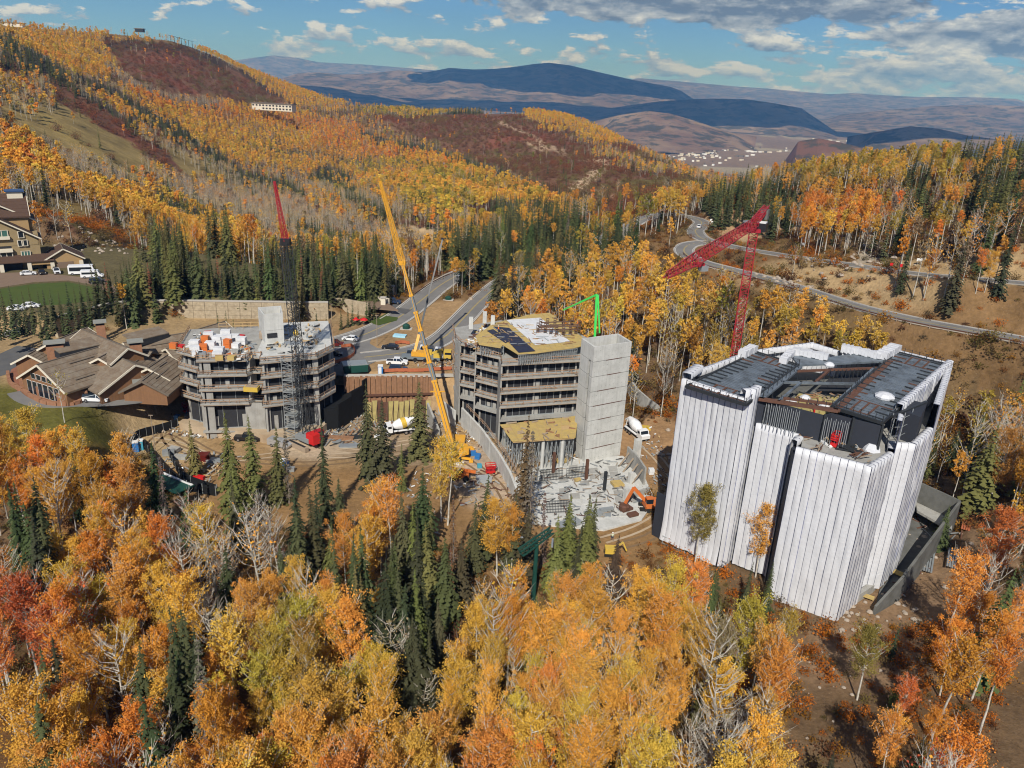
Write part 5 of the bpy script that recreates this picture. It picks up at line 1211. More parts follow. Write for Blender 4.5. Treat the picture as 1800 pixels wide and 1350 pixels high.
# roof-top wrap bundles at the back edge
for (x0, y0, x1, y1, h, w) in ((1375,640,1392,622,1.2,1.6),(1392,621,1455,633,1.3,1.8),(1478,618,1500,622,1.6,2.0),(1500,620,1548,631,1.3,1.8),(1548,632,1574,616,1.6,2.4),(1303,629,1325,617,1.5,1.8)):
    b = MB(); A = p33(x0, y0); B = p33(x1, y1); n = 9; d = Vector((B[0]-A[0], B[1]-A[1], 0)); nr = Vector((d.y, -d.x, 0)).normalized()
    for i in range(n): 
        a = lerp(A, B, i/n); c = lerp(A, B, (i+.97)/n); k = w*(0.9+0.15*mn.noise(Vector((i*.8, x0*.1, 0)))); b.beam((a[0], a[1], 33+h/2), (c[0], c[1], 33+h/2), k, h*(0.9+0.15*sin(i*2.1)))
    b.build('wrapped_parapet', M['wrap'], WB)
c = p33(1567,702); b = MB(); b.lathe((c[0]-1, c[1]+.5, 33.05), [(1.6, 0), (1.7, .35), (1.1, .8), (.3, 1.0)], 8); b.build('crumpled_tarp', M['wrap'], WB)
# base: shadow gap, scaffold feet, concrete plinth and timber
b = MB()
for i in range(12): p = lerp((30.3,128.6), (40.5,120.6), i/11); b.box((p[0]-.3, p[1]-.4, 0.9), (0.12, 0.12, 2.2)); 
for z in (0.3, 1.1, 1.8): b.beam((29.9,128.2,z), (40.2,120.2,z), 0.09)
b.build('base_scaffold', M['galv'], WB)['kind'] = 'stuff'
b = MB(); b.prism([(60.8,112.4),(65.2,116.0),(71.5,122.6),(70.8,123.2),(64.6,116.8),(60.4,113)], -1, 1.6); b.build('plinth', M['concrete'], WB)
# dark membrane screen standing at the left corner
b = MB(); A = atz(1153,838,6); B = atz(1172,828,9); b.beam((28.6,131.5,4.2), (30.2,129.6,4.2), 0.15, 10.5); b.build('black_screen', M['insul_black'], WB)
# walled annex on the right
AX = thing('walled_annex', 'dark open concrete enclosure dug into the slope right of the wrapped building', 'retaining wall', (85, 125, 0))
a0 = atz(1618,848,7.5)[:2]; a1 = atz(1688,880,7.5)[:2]; a2 = atz(1590,1010,5.0)[:2]; a3 = atz(1540,1062,2.0)[:2]
def wallseg(b, a, c, z0, z1, th=0.45, z1b=None):
    z1b = z1 if z1b is None else z1b; d = Vector((c[0]-a[0], c[1]-a[1])).normalized()*th/2; n = Vector((d.y, -d.x))
    P = [(a[0]+n.x, a[1]+n.y), (c[0]+n.x, c[1]+n.y), (c[0]-n.x, c[1]-n.y), (a[0]-n.x, a[1]-n.y)]
    ar = sum(P[i][0]*P[(i+1) % 4][1]-P[(i+1) % 4][0]*P[i][1] for i in range(4)); zz = [z1, z1b, z1b, z1]
    if ar < 0: P = P[::-1]; zz = zz[::-1]
    b.prism(P, z0, zz)
b = MB(); wallseg(b, a0, a1, -1, 7.5); b.build('back_wall', M['concrete_dark'], AX)
b = MB(); wallseg(b, a1, a2, -1, 7.4, 0.45, 5.0); b.build('side_wall', M['concrete_dark'], AX)
b = MB(); wallseg(b, a2, a3, -1, 4.9, 0.4, 1.6); b.build('low_wall', M['concrete_dark'], AX)
b = MB(); b.prism([a0, a1, a2, a3, (66.5,116.5), (73,124)], -0.5, 0.25); b.build('enclosure_floor', M['concrete_dark'], AX)
c0 = lerp(a0, a1, .0); c1 = lerp(a0, a1, .95); b = MB(); b.prism([c0, c1, (c1[0]-2.5, c1[1]-4.5), (c0[0]-1.5, c0[1]-4)], 2.6, 3.1); b.build('inner_slab', M['concrete'], AX)
b = MB(); rs = random.Random(12)
for i in range(70):
    u, v = rs.random(), rs.random(); c = lerp(lerp((74,122), a1, u), lerp((66,113), a2, u), v); a = rs.random()*3.14; l = rs.uniform(.3, 1.6); b.mi = rs.randint(0, 3); b.beam((c[0]-cos(a)*l, c[1]-sin(a)*l, .4+rs.random()*.4), (c[0]+cos(a)*l, c[1]+sin(a)*l, .4+rs.random()*.4), 0.22, 0.12)
o = b.build('loose_debris', [M['lumber_grey'], M['concrete'], M['rust'], M['steel_dark']], AX)

# ================================================================ concrete stair and lift tower
TW_ = thing('concrete_tower', 'tall bare concrete lift tower with horizontal pour joints beside the middle building', 'tower', (20.5, 166, 0))
tc = [(15.0,166.4),(17.4,160.6),(26.2,165.9),(23.8,171.7)]; tcen = (sum(p[0] for p in tc)/4, sum(p[1] for p in tc)/4); nl = 8; zt = 28.2
def off(P, k): return [(tcen[0]+(p[0]-tcen[0])*k, tcen[1]+(p[1]-tcen[1])*k) for p in P]
for i in range(nl):
    z0, z1 = zt*i/nl+0.05, zt*(i+1)/nl-0.05; k = 1+0.003*((i*7) % 3-1)
    O = off(tc, k); I_ = off(tc, k-0.10)
    for j in range(4):
        b = MB(); A, B = O[j], O[(j+1) % 4]; a, c = I_[j], I_[(j+1) % 4]
        if j == 0 and i < 7:      # left face leaves a tall slot
            for s0, s1 in ((0, 0.66), (0.80, 1.0)): b.prism([lerp(A, B, s0), lerp(A, B, s1), lerp(a, c, s1), lerp(a, c, s0)], z0, z1)
        else: b.prism([A, B, c, a], z0, z1)
        if j in (1, 0): b.mi = 0
        b.build('wall_lift', M['concrete_new'], TW_)
b = MB(); b.prism(off(tc, 0.996), 0, zt-0.1); b2_ = off(tc, 0.9)
b = MB()
for j in range(4):
    A, B = off(tc, 0.993)[j], off(tc, 0.993)[(j+1) % 4]; a, c = b2_[j], b2_[(j+1) % 4]
    for i in range(1, nl): 
        if j == 0 and i < 8:
            for s0, s1 in ((0, 0.66), (0.80, 1.0)): b.prism([lerp(A, B, s0), lerp(A, B, s1), lerp(a, c, s1), lerp(a, c, s0)], zt*i/nl-0.06, zt*i/nl+0.06)
        else: b.prism([A, B, c, a], zt*i/nl-0.06, zt*i/nl+0.06)
b.build('pour_joints', M['concrete_dark'], TW_)
b = MB(); rs = random.Random(3)
for i in range(1, nl):
    A, B = off(tc, 1.004)[1], off(tc, 1.004)[2]; s0 = rs.uniform(.1, .4); s1 = rs.uniform(.6, .95); z = zt*i/nl; b.beam((*lerp(A, B, s0), z), (*lerp(A, B, s1), z+.03), 0.06, 0.16)
b.build('rust_strip', M['rust'], TW_)
b = MB(); b.prism(off(tc, 0.89), 0, 25.0); b.build('inner_shaft', M['dark_inside'], TW_)
# snap-tie marks in rows
b = MB()
for i in range(nl):
    for q in range(9):
        for f_ in (0.3, 0.7):
            A, B = off(tc, 1.003)[1], off(tc, 1.003)[2]; p = lerp(A, B, 0.06+0.88*q/8); b.box((p[0], p[1], zt*(i+f_)/nl), (0.07, 0.07, 0.07))
b.build('tie_holes', M['concrete_dark'], TW_)['kind'] = 'stuff'

# ================================================================ generic floors under construction
def frame_building(root, edges, floors, sl, setback, body, zg, colm, seed, stud=1.6, net=0.15, railm='rail_wood'):
    """edges: outline; floors: slab tops; body: inset outline of the dark glazed storeys"""
    rs = random.Random(seed)
    for fi, z in enumerate(floors):
        b = MB(); b.prism(edges, z-sl, z); b.build('floor_slab', M['concrete'], root)
        # edge kerb: forms and shadow line
        if fi == len(floors)-1: continue
        h = floors[fi+1]-sl-z
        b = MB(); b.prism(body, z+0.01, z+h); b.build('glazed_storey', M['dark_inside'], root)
    n = len(body)
    for fi, z in enumerate(floors[:-1]):
        h = floors[fi+1]-sl-z; sb = MB(); cb = MB()
        for i in range(n):
            a, c = body[i], body[(i+1) % n]; L = hypot(c[0]-a[0], c[1]-a[1]); k = max(1, int(L/stud)); nx, ny = (c[1]-a[1])/L, -(c[0]-a[0])/L
            if ny > 0.6: continue
            for q in range(k+1):
                p = lerp(a, c, q/k); big = (q % 4 == 0)
                (cb if big else sb).box((p[0]+nx*0.12, p[1]+ny*0.12, z+h/2), (0.42 if big else 0.10, 0.42 if big else 0.10, h-.01))
            sb.beam((a[0]+nx*.1, a[1]+ny*.1, z+0.12), (c[0]+nx*.1, c[1]+ny*.1, z+0.12), .12, .22)
            for q in range(k):          # uneven curtains, boards and pale panels stored behind the openings
                if rs.random() < 0.22:
                    p = lerp(a, c, (q+.5)/k); cb.box((p[0]+nx*.10, p[1]+ny*.10, z+h*.28), (0.9, 0.2, h*rs.uniform(.3, .55)), rz=atan2(c[1]-a[1], c[0]-a[0]))
        sb.build('mullions', M['galv'], root)['kind'] = 'stuff'; cb.build('column', M['concrete'], root, split=True)
def edge_rails(root, pts, zs, seed, m='rail_wood', step=1.8):
    rs = random.Random(seed)
    for z in zs:
        b = MB(); rails(b, [(p[0], p[1], z) for p in pts], 1.1, step, 0.10, 0.2, 2, rs)
        for i in range(len(pts)-1):      # sagging diagonal props and planks on the edge
            a, c = pts[i], pts[i+1]; L = hypot(c[0]-a[0], c[1]-a[1])
            for q in range(int(L/1.2)):
                if rs.random() < 0.6: t_ = rs.random(); p = lerp(a, c, t_); r = rs.uniform(-.5, .5); b.beam((p[0], p[1], z+rs.uniform(.05, .4)), (p[0]+rs.uniform(-.9, .9), p[1]+rs.uniform(-.3, .9), z+rs.uniform(.05, .9)), .07, .12)
        b.build('guard_rail', M[m], root)['kind'] = 'stuff'
        b = MB()
        for i in range(len(pts)-1):
            a, c = pts[i], pts[i+1]; b.beam((a[0], a[1], z-.48), (c[0], c[1], z-.48), 0.08, 0.16)
        b.build('edge_form', M['lumber_grey'], root)

# ================================================================ middle building
MBD = thing('middle_building', 'half built concrete building with railed floors and a yellow formwork roof deck', 'building', (2, 182, 0))
mo = [(-14.6,184.4),(-12.9,180.4),(-8.9,178.6),(-8.8,174.6),(-3.0,171.4),(-2.6,166.9),(15.6,172.6),(21,186),(13,200),(-4,202),(-16,193)]
mi_ = [(-13.4,185.4),(-12.0,181.8),(-7.6,179.8),(-7.5,175.8),(-1.8,172.6),(-1.2,169.2),(14.8,174.2),(19.8,186),(12,198.5),(-3.6,200.5),(-14.8,192)]
MF = [0.4, 7.0, 10.5, 14.0, 17.5, 21.0]
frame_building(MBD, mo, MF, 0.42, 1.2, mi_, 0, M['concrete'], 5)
edge_rails(MBD, mo[10:]+mo[:7], MF[2:], 6)
b = MB()
for p, q in (((-3.2,171.6), (-2.5,167.1)), ((-9.1,178.8), (-8.9,174.9)), ((-14.4,184.0), (-13.0,180.8))): wallseg(b, p, q, 0.4, 20.6, 0.35)
b.build('fin_wall', M['concrete'], MBD, split=True)
dk = [p[:2] for p in (atz(*q, 24) for q in ((842,603),(836,588),(868,566),(940,549),(980,560),(1024,590),(1022,606),(1010,609),(944,618),(910,620),(884,604),(880,609)))]
b = MB(); b.prism(dk, 23.55, 23.7); b.build('formwork_deck', M['formwork'], MBD)
# plywood panels of the deck, one by one
def plane_panels(root, name, f, nu, nv, z, m, th=0.05, skip=0.0, seed=0, gap=0.04):
    rs = random.Random(seed)
    for i in range(nu):
        for j in range(nv):
            if rs.random() < skip: continue
            P = [f((i+gap)/nu, (j+gap)/nv), f((i+1-gap)/nu, (j+gap)/nv), f((i+1-gap)/nu, (j+1-gap)/nv), f((i+gap)/nu, (j+1-gap)/nv)]
            b = MB(); b.prism([p[:2] for p in P], z, z+th+rs.uniform(0, .03)); b.build(name, m, root)
D24 = lambda x, y: atz(x, y, 24)
plane_panels(MBD, 'deck_plank', quad_uv(D24(846,602), D24(888,602), D24(905,586), D24(862,573)), 5, 4, 23.71, M['formwork'], seed=1)
plane_panels(MBD, 'membrane_sheet', quad_uv(D24(855,580), D24(888,602), D24(898,598), D24(867,577)), 1, 3, 23.78, M['membrane'], seed=2)
plane_panels(MBD, 'membrane_sheet', quad_uv(D24(866,572), D24(911,619), D24(943,616), D24(896,575)), 1, 4, 23.78, M['membrane'], seed=3)
plane_panels(MBD, 'white_deck_panel', quad_uv(D24(890,561), D24(941,605), D24(1003,599), D24(950,557)), 6, 5, 23.76, M['white_deck'], seed=4, gap=0.015)
plane_panels(MBD, 'deck_plank', quad_uv(D24(948,612), D24(1018,607), D24(1012,598), D24(945,605)), 1, 7, 23.71, M['formwork'], seed=5)
plane_panels(MBD, 'deck_plank', quad_uv(D24(915,560), D24(980,556), D24(965,548), D24(925,552)), 2, 6, 23.71, M['formwork'], seed=6, skip=.2)
b = MB(); rs = random.Random(4)
for i in range(90):     # loose timber, beams and kit lying on the roof
    u, v = rs.random(), rs.random(); c = quad_uv(D24(846,602), D24(1015,606), D24(1000,575), D24(875,566))(v, u); a = rs.choice([0.3, 1.9])+rs.uniform(-.3, .3); l = rs.uniform(.3, 1.6); b.mi = rs.randint(0, 3)
    b.beam((c[0]-cos(a)*l, c[1]-sin(a)*l, 23.9), (c[0]+cos(a)*l, c[1]+sin(a)*l, 23.9), 0.14, 0.12)
b.build('loose_timber', [M['lumber'], M['rust_orange'], M['galv'], M['lumber_grey']], MBD)['kind'] = 'stuff'
# shoring under the deck
def shoring(root, f, nu, nv, z0, z1, seed):
    b = MB(); rs = random.Random(seed)
    for i in range(nu):
        for j in range(nv):
            p = f((i+.5)/nu, (j+.5)/nv); b.box((p[0], p[1], (z0+z1)/2), (0.12, 0.12, z1-z0))
            if j < nv-1:
                q = f((i+.5)/nu, (j+1.5)/nv); b.beam((p[0], p[1], z0+.4), (q[0], q[1], z1-.3), 0.07); b.beam((p[0], p[1], z1-.3), (q[0], q[1], z0+.4), 0.07); b.beam((p[0], p[1], z1-.1), (q[0], q[1], z1-.1), .12)
    b.build('shoring_frames', M['galv'], root)['kind'] = 'stuff'
shoring(MBD, quad_uv(D24(908,622), D24(1018,610), D24(1012,600), D24(915,612)), 3, 26, 21.05, 23.5, 1)
shoring(MBD, quad_uv(D24(842,604), D24(888,606), D24(888,598), D24(848,594)), 3, 10, 21.05, 23.5, 2)
# rebar column cages and parapet at the back of the roof
b = MB()
for (x, y) in ((945,583),(958,584),(968,586),(978,587),(990,588),(1002,587),(1012,585),(1018,580),(950,576),(962,575),(975,574),(990,572),(1005,574)):
    c = atz(x, y, 24); 
    for dx in (-.3, .3):
        for dy in (-.3, .3): b.box((c[0]+dx, c[1]+dy, 25.0), (0.09, 0.09, 2.6))
    for z in (24.2, 24.9, 25.6, 26.2): b.box((c[0], c[1], z), (.7, .7, .06))
for z in (24.5, 25.3): b.beam((*atz(945,583,24)[:2], z), (*atz(1018,582,24)[:2], z), .12, .3); b.beam((*atz(950,576,24)[:2], z), (*atz(1010,573,24)[:2], z), .12, .3)
b.build('column_cages', M['rebar'], MBD)['kind'] = 'stuff'
b = MB()
for (x, y) in ((852,565),(828,575),(866,572)): c = atz(x, y, 23.5); b.box((c[0], c[1], 24.6), (1.0, 0.8, 3.0))
b.build('concrete_stub', M['concrete_new'], MBD, split=True)
# lower formwork deck in front
LDf = quad_uv(atz(900,776,8), atz(1012,769,8), atz(1017,730,8), atz(878,746,8))
plane_panels(MBD, 'deck_plank', LDf, 5, 9, 7.9, M['formwork'], seed=9, skip=.04, gap=.03)
b = MB(); b.prism([LDf(*q)[:2] for q in ((0.02, .02), (.02, .98), (.98, .98), (.98, .02))], 7.55, 7.85); b.build('deck_bearers', M['lumber'], MBD)
shoring(MBD, LDf, 5, 15, 0.3, 7.5, 3)
b = MB()
for q in ((.1, .22), (.1, .5), (.1, .8), (.5, .2), (.5, .5)): p = LDf(*q); b.tube((p[0], p[1], 0), (p[0], p[1], 7.6), .4, .4, 10)
b.build('round_column', M['concrete_new'], MBD, split=True)
b = MB(); rs = random.Random(22)
for i in range(26): c = LDf(rs.random(), rs.random()); a = rs.random()*3; l = rs.uniform(.3, 1.2); b.mi = rs.randint(0, 1); b.beam((c[0]-cos(a)*l, c[1]-sin(a)*l, 8.1), (c[0]+cos(a)*l, c[1]+sin(a)*l, 8.1+rs.random()*.5), .14, .3)
b.build('loose_timber', [M['lumber_grey'], M['rust_orange']], MBD)['kind'] = 'stuff'
# pale retaining wall with a capping and walkway in front of it
RW = thing('retaining_wall', 'pale concrete retaining wall stepping down in front of the middle building', 'wall', (-8, 165, 0))
wp = [atz(812,716,5.0), atz(846,752,4.6), atz(880,800,4.0), atz(897,830,3.6), atz(912,868,3.0)]
for i in range(len(wp)-1):
    n_ = 2
    for k in range(n_):
        b = MB(); wallseg(b, lerp(wp[i], wp[i+1], k/n_+.01), lerp(wp[i], wp[i+1], (k+1)/n_-.01), -0.5, lerp(wp[i], wp[i+1], k/n_)[2], .5, lerp(wp[i], wp[i+1], (k+1)/n_)[2]); b.build('wall_panel', M['concrete_new'], RW)
b = MB(); rails(b, [(p[0]+1.2, p[1], p[2]) for p in wp], 1.0, 2.2); b.build('guard_rail', M['rail_wood'], RW)['kind'] = 'stuff'
# curved wall behind the tower
RW2 = thing('retaining_wall', 'low curved concrete retaining wall on the slope behind the concrete tower', 'wall', (34, 185, 0))
wq = [atz(*q) for q in ((1098,640,9),(1106,662,7.5),(1120,683,6.5),(1140,700,5.5),(1158,713,4.2),(1163,722,3))]
for i in range(len(wq)-1): b = MB(); wallseg(b, wq[i][:2], lerp(wq[i], wq[i+1], .985)[:2], -1, wq[i][2], .5, wq[i+1][2]); b.build('wall_panel', M['concrete'], RW2)

# ================================================================ left building
LBD = thing('left_building', 'half built concrete building stacked with pallets on its roof left of the excavation pit', 'building', (-62, 178, 0))
lo = [(-77.4,168.6),(-71.4,165.6),(-70.8,163.2),(-60.4,165.4),(-59.6,167.4),(-57.4,167.6),(-56.8,164.0),(-45.2,169.4),(-42.8,176),(-48.5,196),(-64,191),(-81,185)]
li = [(-76.2,170.0),(-70.6,167.4),(-69.8,165.2),(-60.8,167.4),(-60.4,170.2),(-56.6,170.0),(-56.0,166.2),(-46.2,170.8),(-44.2,176.4),(-49.5,194.5),(-64,189.5),(-79.6,184)]
LF = [2.0, 9.0, 12.5, 16.0, 19.6]
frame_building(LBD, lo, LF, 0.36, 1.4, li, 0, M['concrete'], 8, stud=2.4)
edge_rails(LBD, [lo[11]]+lo[:9], LF[1:], 9)
b = MB()
for p, q in ((li[0], (-74.6,170.6)), ((-70.9,166.9), (-70.1,163.8)), ((-69.6,164.2), (-68.2,164.6)), ((-60.2,166.6), (-59.8,169.4)), ((-56.7,167.6), (-56.3,164.8)), ((-46.6,170.2), (-45.4,170.6))): wallseg(b, p, q, 0, 19.2, .45)
b.build('fin_wall', M['concrete'], LBD, split=True)
b = MB()
for p, q in (((-61.6,166.2), (-57.2,166.6)), ((-51.4,167.2), (-49.0,168.2)), ((-71.6,166.0), (-70.0,165.0))): wallseg(b, p, q, 2, 8.6, .4)
b.build('solid_panel', M['concrete'], LBD, split=True)
b = MB(); b.prism([(-78.4,168),(-71,164.4),(-60,164.8),(-57,163),(-44.8,168.8),(-44,172),(-78,172)], 0, 2.03); b.build('apron_slab', M['dirt_pale'], LBD)
b = MB(); b.prism([(-58.6,167.4),(-56.6,164.6),(-45.6,169.8),(-43.4,176),(-48.8,195.4),(-62.5,190.6)], 19.62, 20.5); b.build('roof_slab', M['concrete_new'], LBD)
for i, (x, y, w, d, a) in enumerate(((-52,176,5,3,.3),(-47.5,183,4,6,.2),(-55,182,3.4,2.4,.9))):
    b = MB(); b.box((x, y, 20.54), (w, d, .05), a); b.build('wet_patch', M['galv'], LBD)
cc = [atz(*q, 27.5)[:2] for q in ((453,541),(463,554),(497,551),(494,538))]; ccen = (sum(p[0] for p in cc)/4, sum(p[1] for p in cc)/4)
ci = [(ccen[0]+(p[0]-ccen[0])*.86, ccen[1]+(p[1]-ccen[1])*.86) for p in cc]
for j in range(4):
    for z0, z1 in ((19.7, 23.6), (23.66, 27.6)):
        b = MB(); b.prism([cc[j], cc[(j+1) % 4], ci[(j+1) % 4], ci[j]], z0, z1); b.build('core_wall', M['concrete_new'], LBD)
b = MB(); b.prism(ci, 19.7, 24.5); b.build('core_inside', M['dark_inside'], LBD)
b = MB(); p = lerp(cc[1], cc[2], .38); b.box((p[0], p[1]-.05, 22.4), (2.3, .25, 1.1), atan2(cc[2][1]-cc[1][1], cc[2][0]-cc[1][0])); b.build('core_opening', M['dark_inside'], LBD)
b = MB(); rails(b, [(*atz(385,576,20)[:2], 19.6), (*atz(455,574,20)[:2], 19.6)], 1.6, 1.6); b.build('guard_rail', M['lumber'], LBD)['kind'] = 'stuff'
# yellow debris chute platform hanging from the third floor
b = MB(); c = (-59.2, 164.6); b.box((c[0], c[1], 12.9), (3.2, 2.0, 1.0)); b.build('yellow_platform', M['yellow_paint'], LBD)
b = MB(); b.box((c[0], c[1]+.1, 13.45), (2.7, 1.5, .1)); b.build('platform_floor', M['lumber_grey'], LBD)
# ================================================================ club house with many gabled roofs
LG = thing('club_house', 'low rambling club house with brown shingled gables and stone chimneys', 'building', (-105, 190, 9))
def gable(root, A, B, hw, drop, over=0.8, th=0.3, wallm='cedar', roofm='roof_shingle', zbase=9.0, fascia='cream_trim', bands=0, wall=True, seed=0):
    """ridge from A to B (points on the ridge), half width hw, eaves lie drop below the ridge"""
    A = Vector(A); B = Vector(B); d = (B-A); d.z = 0; d.normalize(); n = Vector((d.y, -d.x, 0)); A2 = A-d*over; B2 = B+d*over
    for s in (1, -1):
        e = n*s*(hw+over*.6); dz = Vector((0, 0, -drop*(1+over*.6/hw)))
        L = (B2-A2).length; courses = 6
        for k in range(courses):     # shingle courses lap one over the other
            t0, t1 = k/courses, (k+1)/courses+0.01; b = MB(); up = Vector((0, 0, .035*(courses-k)*0))
            P = [A2+e*t0+dz*t0, B2+e*t0+dz*t0, B2+e*t1+dz*t1, A2+e*t1+dz*t1]
            lift = [0.02, 0.02, 0.11, 0.11]; T = [p+Vector((0, 0, l)) for p, l in zip(P, lift)]; Q = [p-Vector((0, 0, th)) for p in P]
            f = [(0, 1, 2, 3), (7, 6, 5, 4), (0, 4, 5, 1), (1, 5, 6, 2), (2, 6, 7, 3), (3, 7, 4, 0)]
            if s > 0: f = [q[::-1] for q in f]
            b.add(T+Q, f); b.build('roof_course', M[roofm], root)
        if bands:
            rs = random.Random(seed); b = MB()
            for q in range(bands):
                t = 0.25+0.5*q/max(1, bands-1); a0 = .15+.3*rs.random(); a1 = a0+.25+.2*rs.random(); p0 = A2.lerp(B2, a0)+e*t+dz*t+Vector((0, 0, .22)); p1 = A2.lerp(B2, min(a1, .95))+e*t+dz*t+Vector((0, 0, .22)); b.beam(p0, p1, .35, .12)
            o = b.build('snow_guard', M['rust'] if False else M['fascia'], root)
            if bands > 1: o['kind'] = 'stuff'
    for X in (A2, B2):
        for s in (1, -1):
            b = MB(); e = n*s*(hw+over*.6); dz = Vector((0, 0, -drop*(1+over*.6/hw))); b.beam(X-Vector((0, 0, .12)), X+e+dz-Vector((0, 0, .12)), .18, .42); b.build('bargeboard', M[fascia], root)
    b = MB(); b.beam(A2+Vector((0, 0, .1)), B2+Vector((0, 0, .1)), .3, .16); b.build('ridge_cap', M['fascia'], root)
    if wall:
        b = MB(); ez = A.z-drop; W_ = n*(hw-.3)
        P = [(A-W_), (A+W_), (B+W_), (B-W_)]; base = [(p.x, p.y, zbase) for p in P]; top = [(p.x, p.y, ez) for p in P]; r = [(A.x, A.y, A.z-.3), (B.x, B.y, B.z-.3)]
        b.add(base+top+r, [(0, 1, 5, 8, 4), (2, 3, 7, 9, 6), (1, 2, 6, 5), (3, 0, 4, 7), (4, 8, 9, 7), (5, 6, 9, 8), (3, 2, 1, 0)])
        b.build('wall', M[wallm], root)
def window(root, c, w, h, rz, glass='glass_dark', frame='white_paint', bars=2, proud=0.06, depth=.12):
    """framed window centred on c facing local -y"""
    cr, sr = cos(rz), sin(rz); T = lambda x, y, z: (c[0]+x*cr-y*sr, c[1]+x*sr+y*cr, c[2]+z)
    b = MB(); 
    for x in (-w/2, w/2): b.beam(T(x, -proud, -h/2-.05), T(x, -proud, h/2+.05), .13, depth, up=(cr, sr, 0))
    for z in (-h/2, h/2): b.beam(T(-w/2, -proud, z), T(w/2, -proud, z), depth, .13)
    for k in range(1, bars): x = -w/2+w*k/bars; b.beam(T(x, -proud, -h/2), T(x, -proud, h/2), .08, depth*.9, up=(cr, sr, 0))
    f = b.build('window', M[frame], root)
    b = MB(); b.box(T(0, -proud*.3, 0), (w, .06, h), rz); b.build('pane', M[glass], f)
def Pz(x, y, z): return atz(x, y, z)
gl = [ # ridge start pixel, end pixel, ridge height, half width, drop
 ((70,640),(168,612),17.5,8.0,4.6,2), ((92,601),(150,577),17.5,6.5,3.6,0), ((146,580),(222,611),18.8,4.2,2.6,0), ((150,600),(235,640),16.6,8.5,4.4,3),
 ((205,612),(262,618),15.6,6.5,3.4,0), ((222,602),(335,584),16.6,8.5,4.8,3), ((318,588),(392,566),15.8,6.5,3.6,2), ((226,646),(255,624),15.0,5.6,3.0,0),
 ((252,668),(300,632),14.4,5.2,2.8,1), ((156,662),(214,640),13.2,4.2,2.2,1), ((52,622),(84,604),15.2,4.0,2.2,0), ((262,646),(292,626),15.2,4.6,2.4,1), ((176,628),(206,612),17.0,4.0,2.2,0), ((296,612),(330,604),15.4,4.6,2.4,1), ((118,652),(140,640),14.4,3.6,1.9,0)]
for i, (a, c, z, hw, dr, bd) in enumerate(gl): gable(LG, Pz(*a, z), Pz(*c, z), hw, dr, seed=i, bands=bd, fascia='fascia' if i in (4, 7, 8) else 'cream_trim', zbase=8.5)
def dormer(px0, px1, z, w, h):
    A = Vector(Pz(*px0, z)); B = Vector(Pz(*px1, z)); d = (B-A).normalized(); n = Vector((d.y, -d.x, 0))
    if n.y > 0: n = -n
    b = MB(); b.beam(A+n*w*.15-Vector((0, 0, h/2)), B+n*w*.15-Vector((0, 0, h/2)), w*.8, h); b.build('clerestory', M['dark_inside'], LG)
    b = MB(); up = Vector((0, 0, 1)); P = [A+n*w*.55+up*.0, B+n*w*.55+up*.0, B-n*w*.8+up*.75, A-n*w*.8+up*.75]
    b.add([p+up*.15 for p in P]+[p-up*.1 for p in P], [(0, 1, 2, 3), (7, 6, 5, 4), (0, 4, 5, 1), (1, 5, 6, 2), (2, 6, 7, 3), (3, 7, 4, 0)]); b.build('dormer_roof', M['roof_shingle'], LG)
dormer((98,618),(170,603),17.8,3.6,1.5); dormer((226,598),(290,583),17.4,3.4,1.5); 
def chimney(px, py, ztop, w, d, z0=9, capm='chimney_cap', m='red_stone'):
    c = Pz(px, py, ztop); b = MB(); b.box((c[0], c[1], (z0+ztop)/2-.4), (w, d, ztop-z0-.8), .5); o = b.build('chimney', M[m], LG)
    b = MB(); b.box((c[0], c[1], ztop-.55), (w*.8, d*.8, .7), .5); b.build('flue', M['dark_inside'], o)
    b = MB(); b.box((c[0], c[1], ztop), (w+.9, d+.9, .25), .5); b.build('chimney_cap', M[capm], o)
chimney(175, 565, 22, 2.0, 2.0); chimney(95, 601, 19.5, 3.6, 2.2); chimney(237, 599, 19, 2.6, 2.2); chimney(243, 670, 13.0, 1.6, 1.6)
gw = Pz(70, 640, 17.5); a = atan2(gl[0][1][0]-0, 1)
A_ = Vector(Pz(70, 640, 17.5)); B_ = Vector(Pz(168, 612, 17.5)); dd = (B_-A_).normalized(); nn = Vector((dd.y, -dd.x, 0)); rzf = atan2(-nn.y, -nn.x)
for k in range(6):
    c = A_-dd*.05+nn*(-5.2+k*1.9); window(LG, (c.x, c.y, 11.0), 1.5, 3.2, rzf, 'glass_dark', 'white_paint', 2)
    if 0 < k < 5: window(LG, (c.x, c.y, 14.0), 1.4, 1.2, rzf, 'glass_dark', 'white_paint', 2)
for (px, py, z) in ((128,672,10.6),(134,670,10.6),(152,668,10.4),(203,668,10.2),(283,672,10.4)):
    c = Pz(px, py, z); window(LG, c, 1.5, 2.6, .45, 'glass_dark', 'white_paint', 2)
for (px, py) in ((108,706),(72,692),(42,676),(150,700),(166,694)):
    c = Pz(px, py, 9.6); b = MB(); b.box((c[0], c[1], 10.3), (1.4, 1.4, 2.6), .4); b.build('stone_pier', M['red_stone'], LG)
tw_ = smooth_path([Pz(x, y, 9.5) for x, y in ((14,655),(18,672),(40,686),(62,700),(84,708),(118,710),(140,706),(150,698),(172,690))], 1.6)
TWL = thing('terrace_wall', 'red sandstone garden wall curving round the club house terrace', 'wall', (-112, 170, 9))
rs = random.Random(6)
for i in range(len(tw_)-1):
    b = MB(); wallseg(b, tuple(tw_[i][:2]), lerp(tuple(tw_[i][:2]), tuple(tw_[i+1][:2]), .96), 8.6, 9.9+rs.uniform(-.15, .25), .7); b.build('stone', M['red_stone'], TWL)
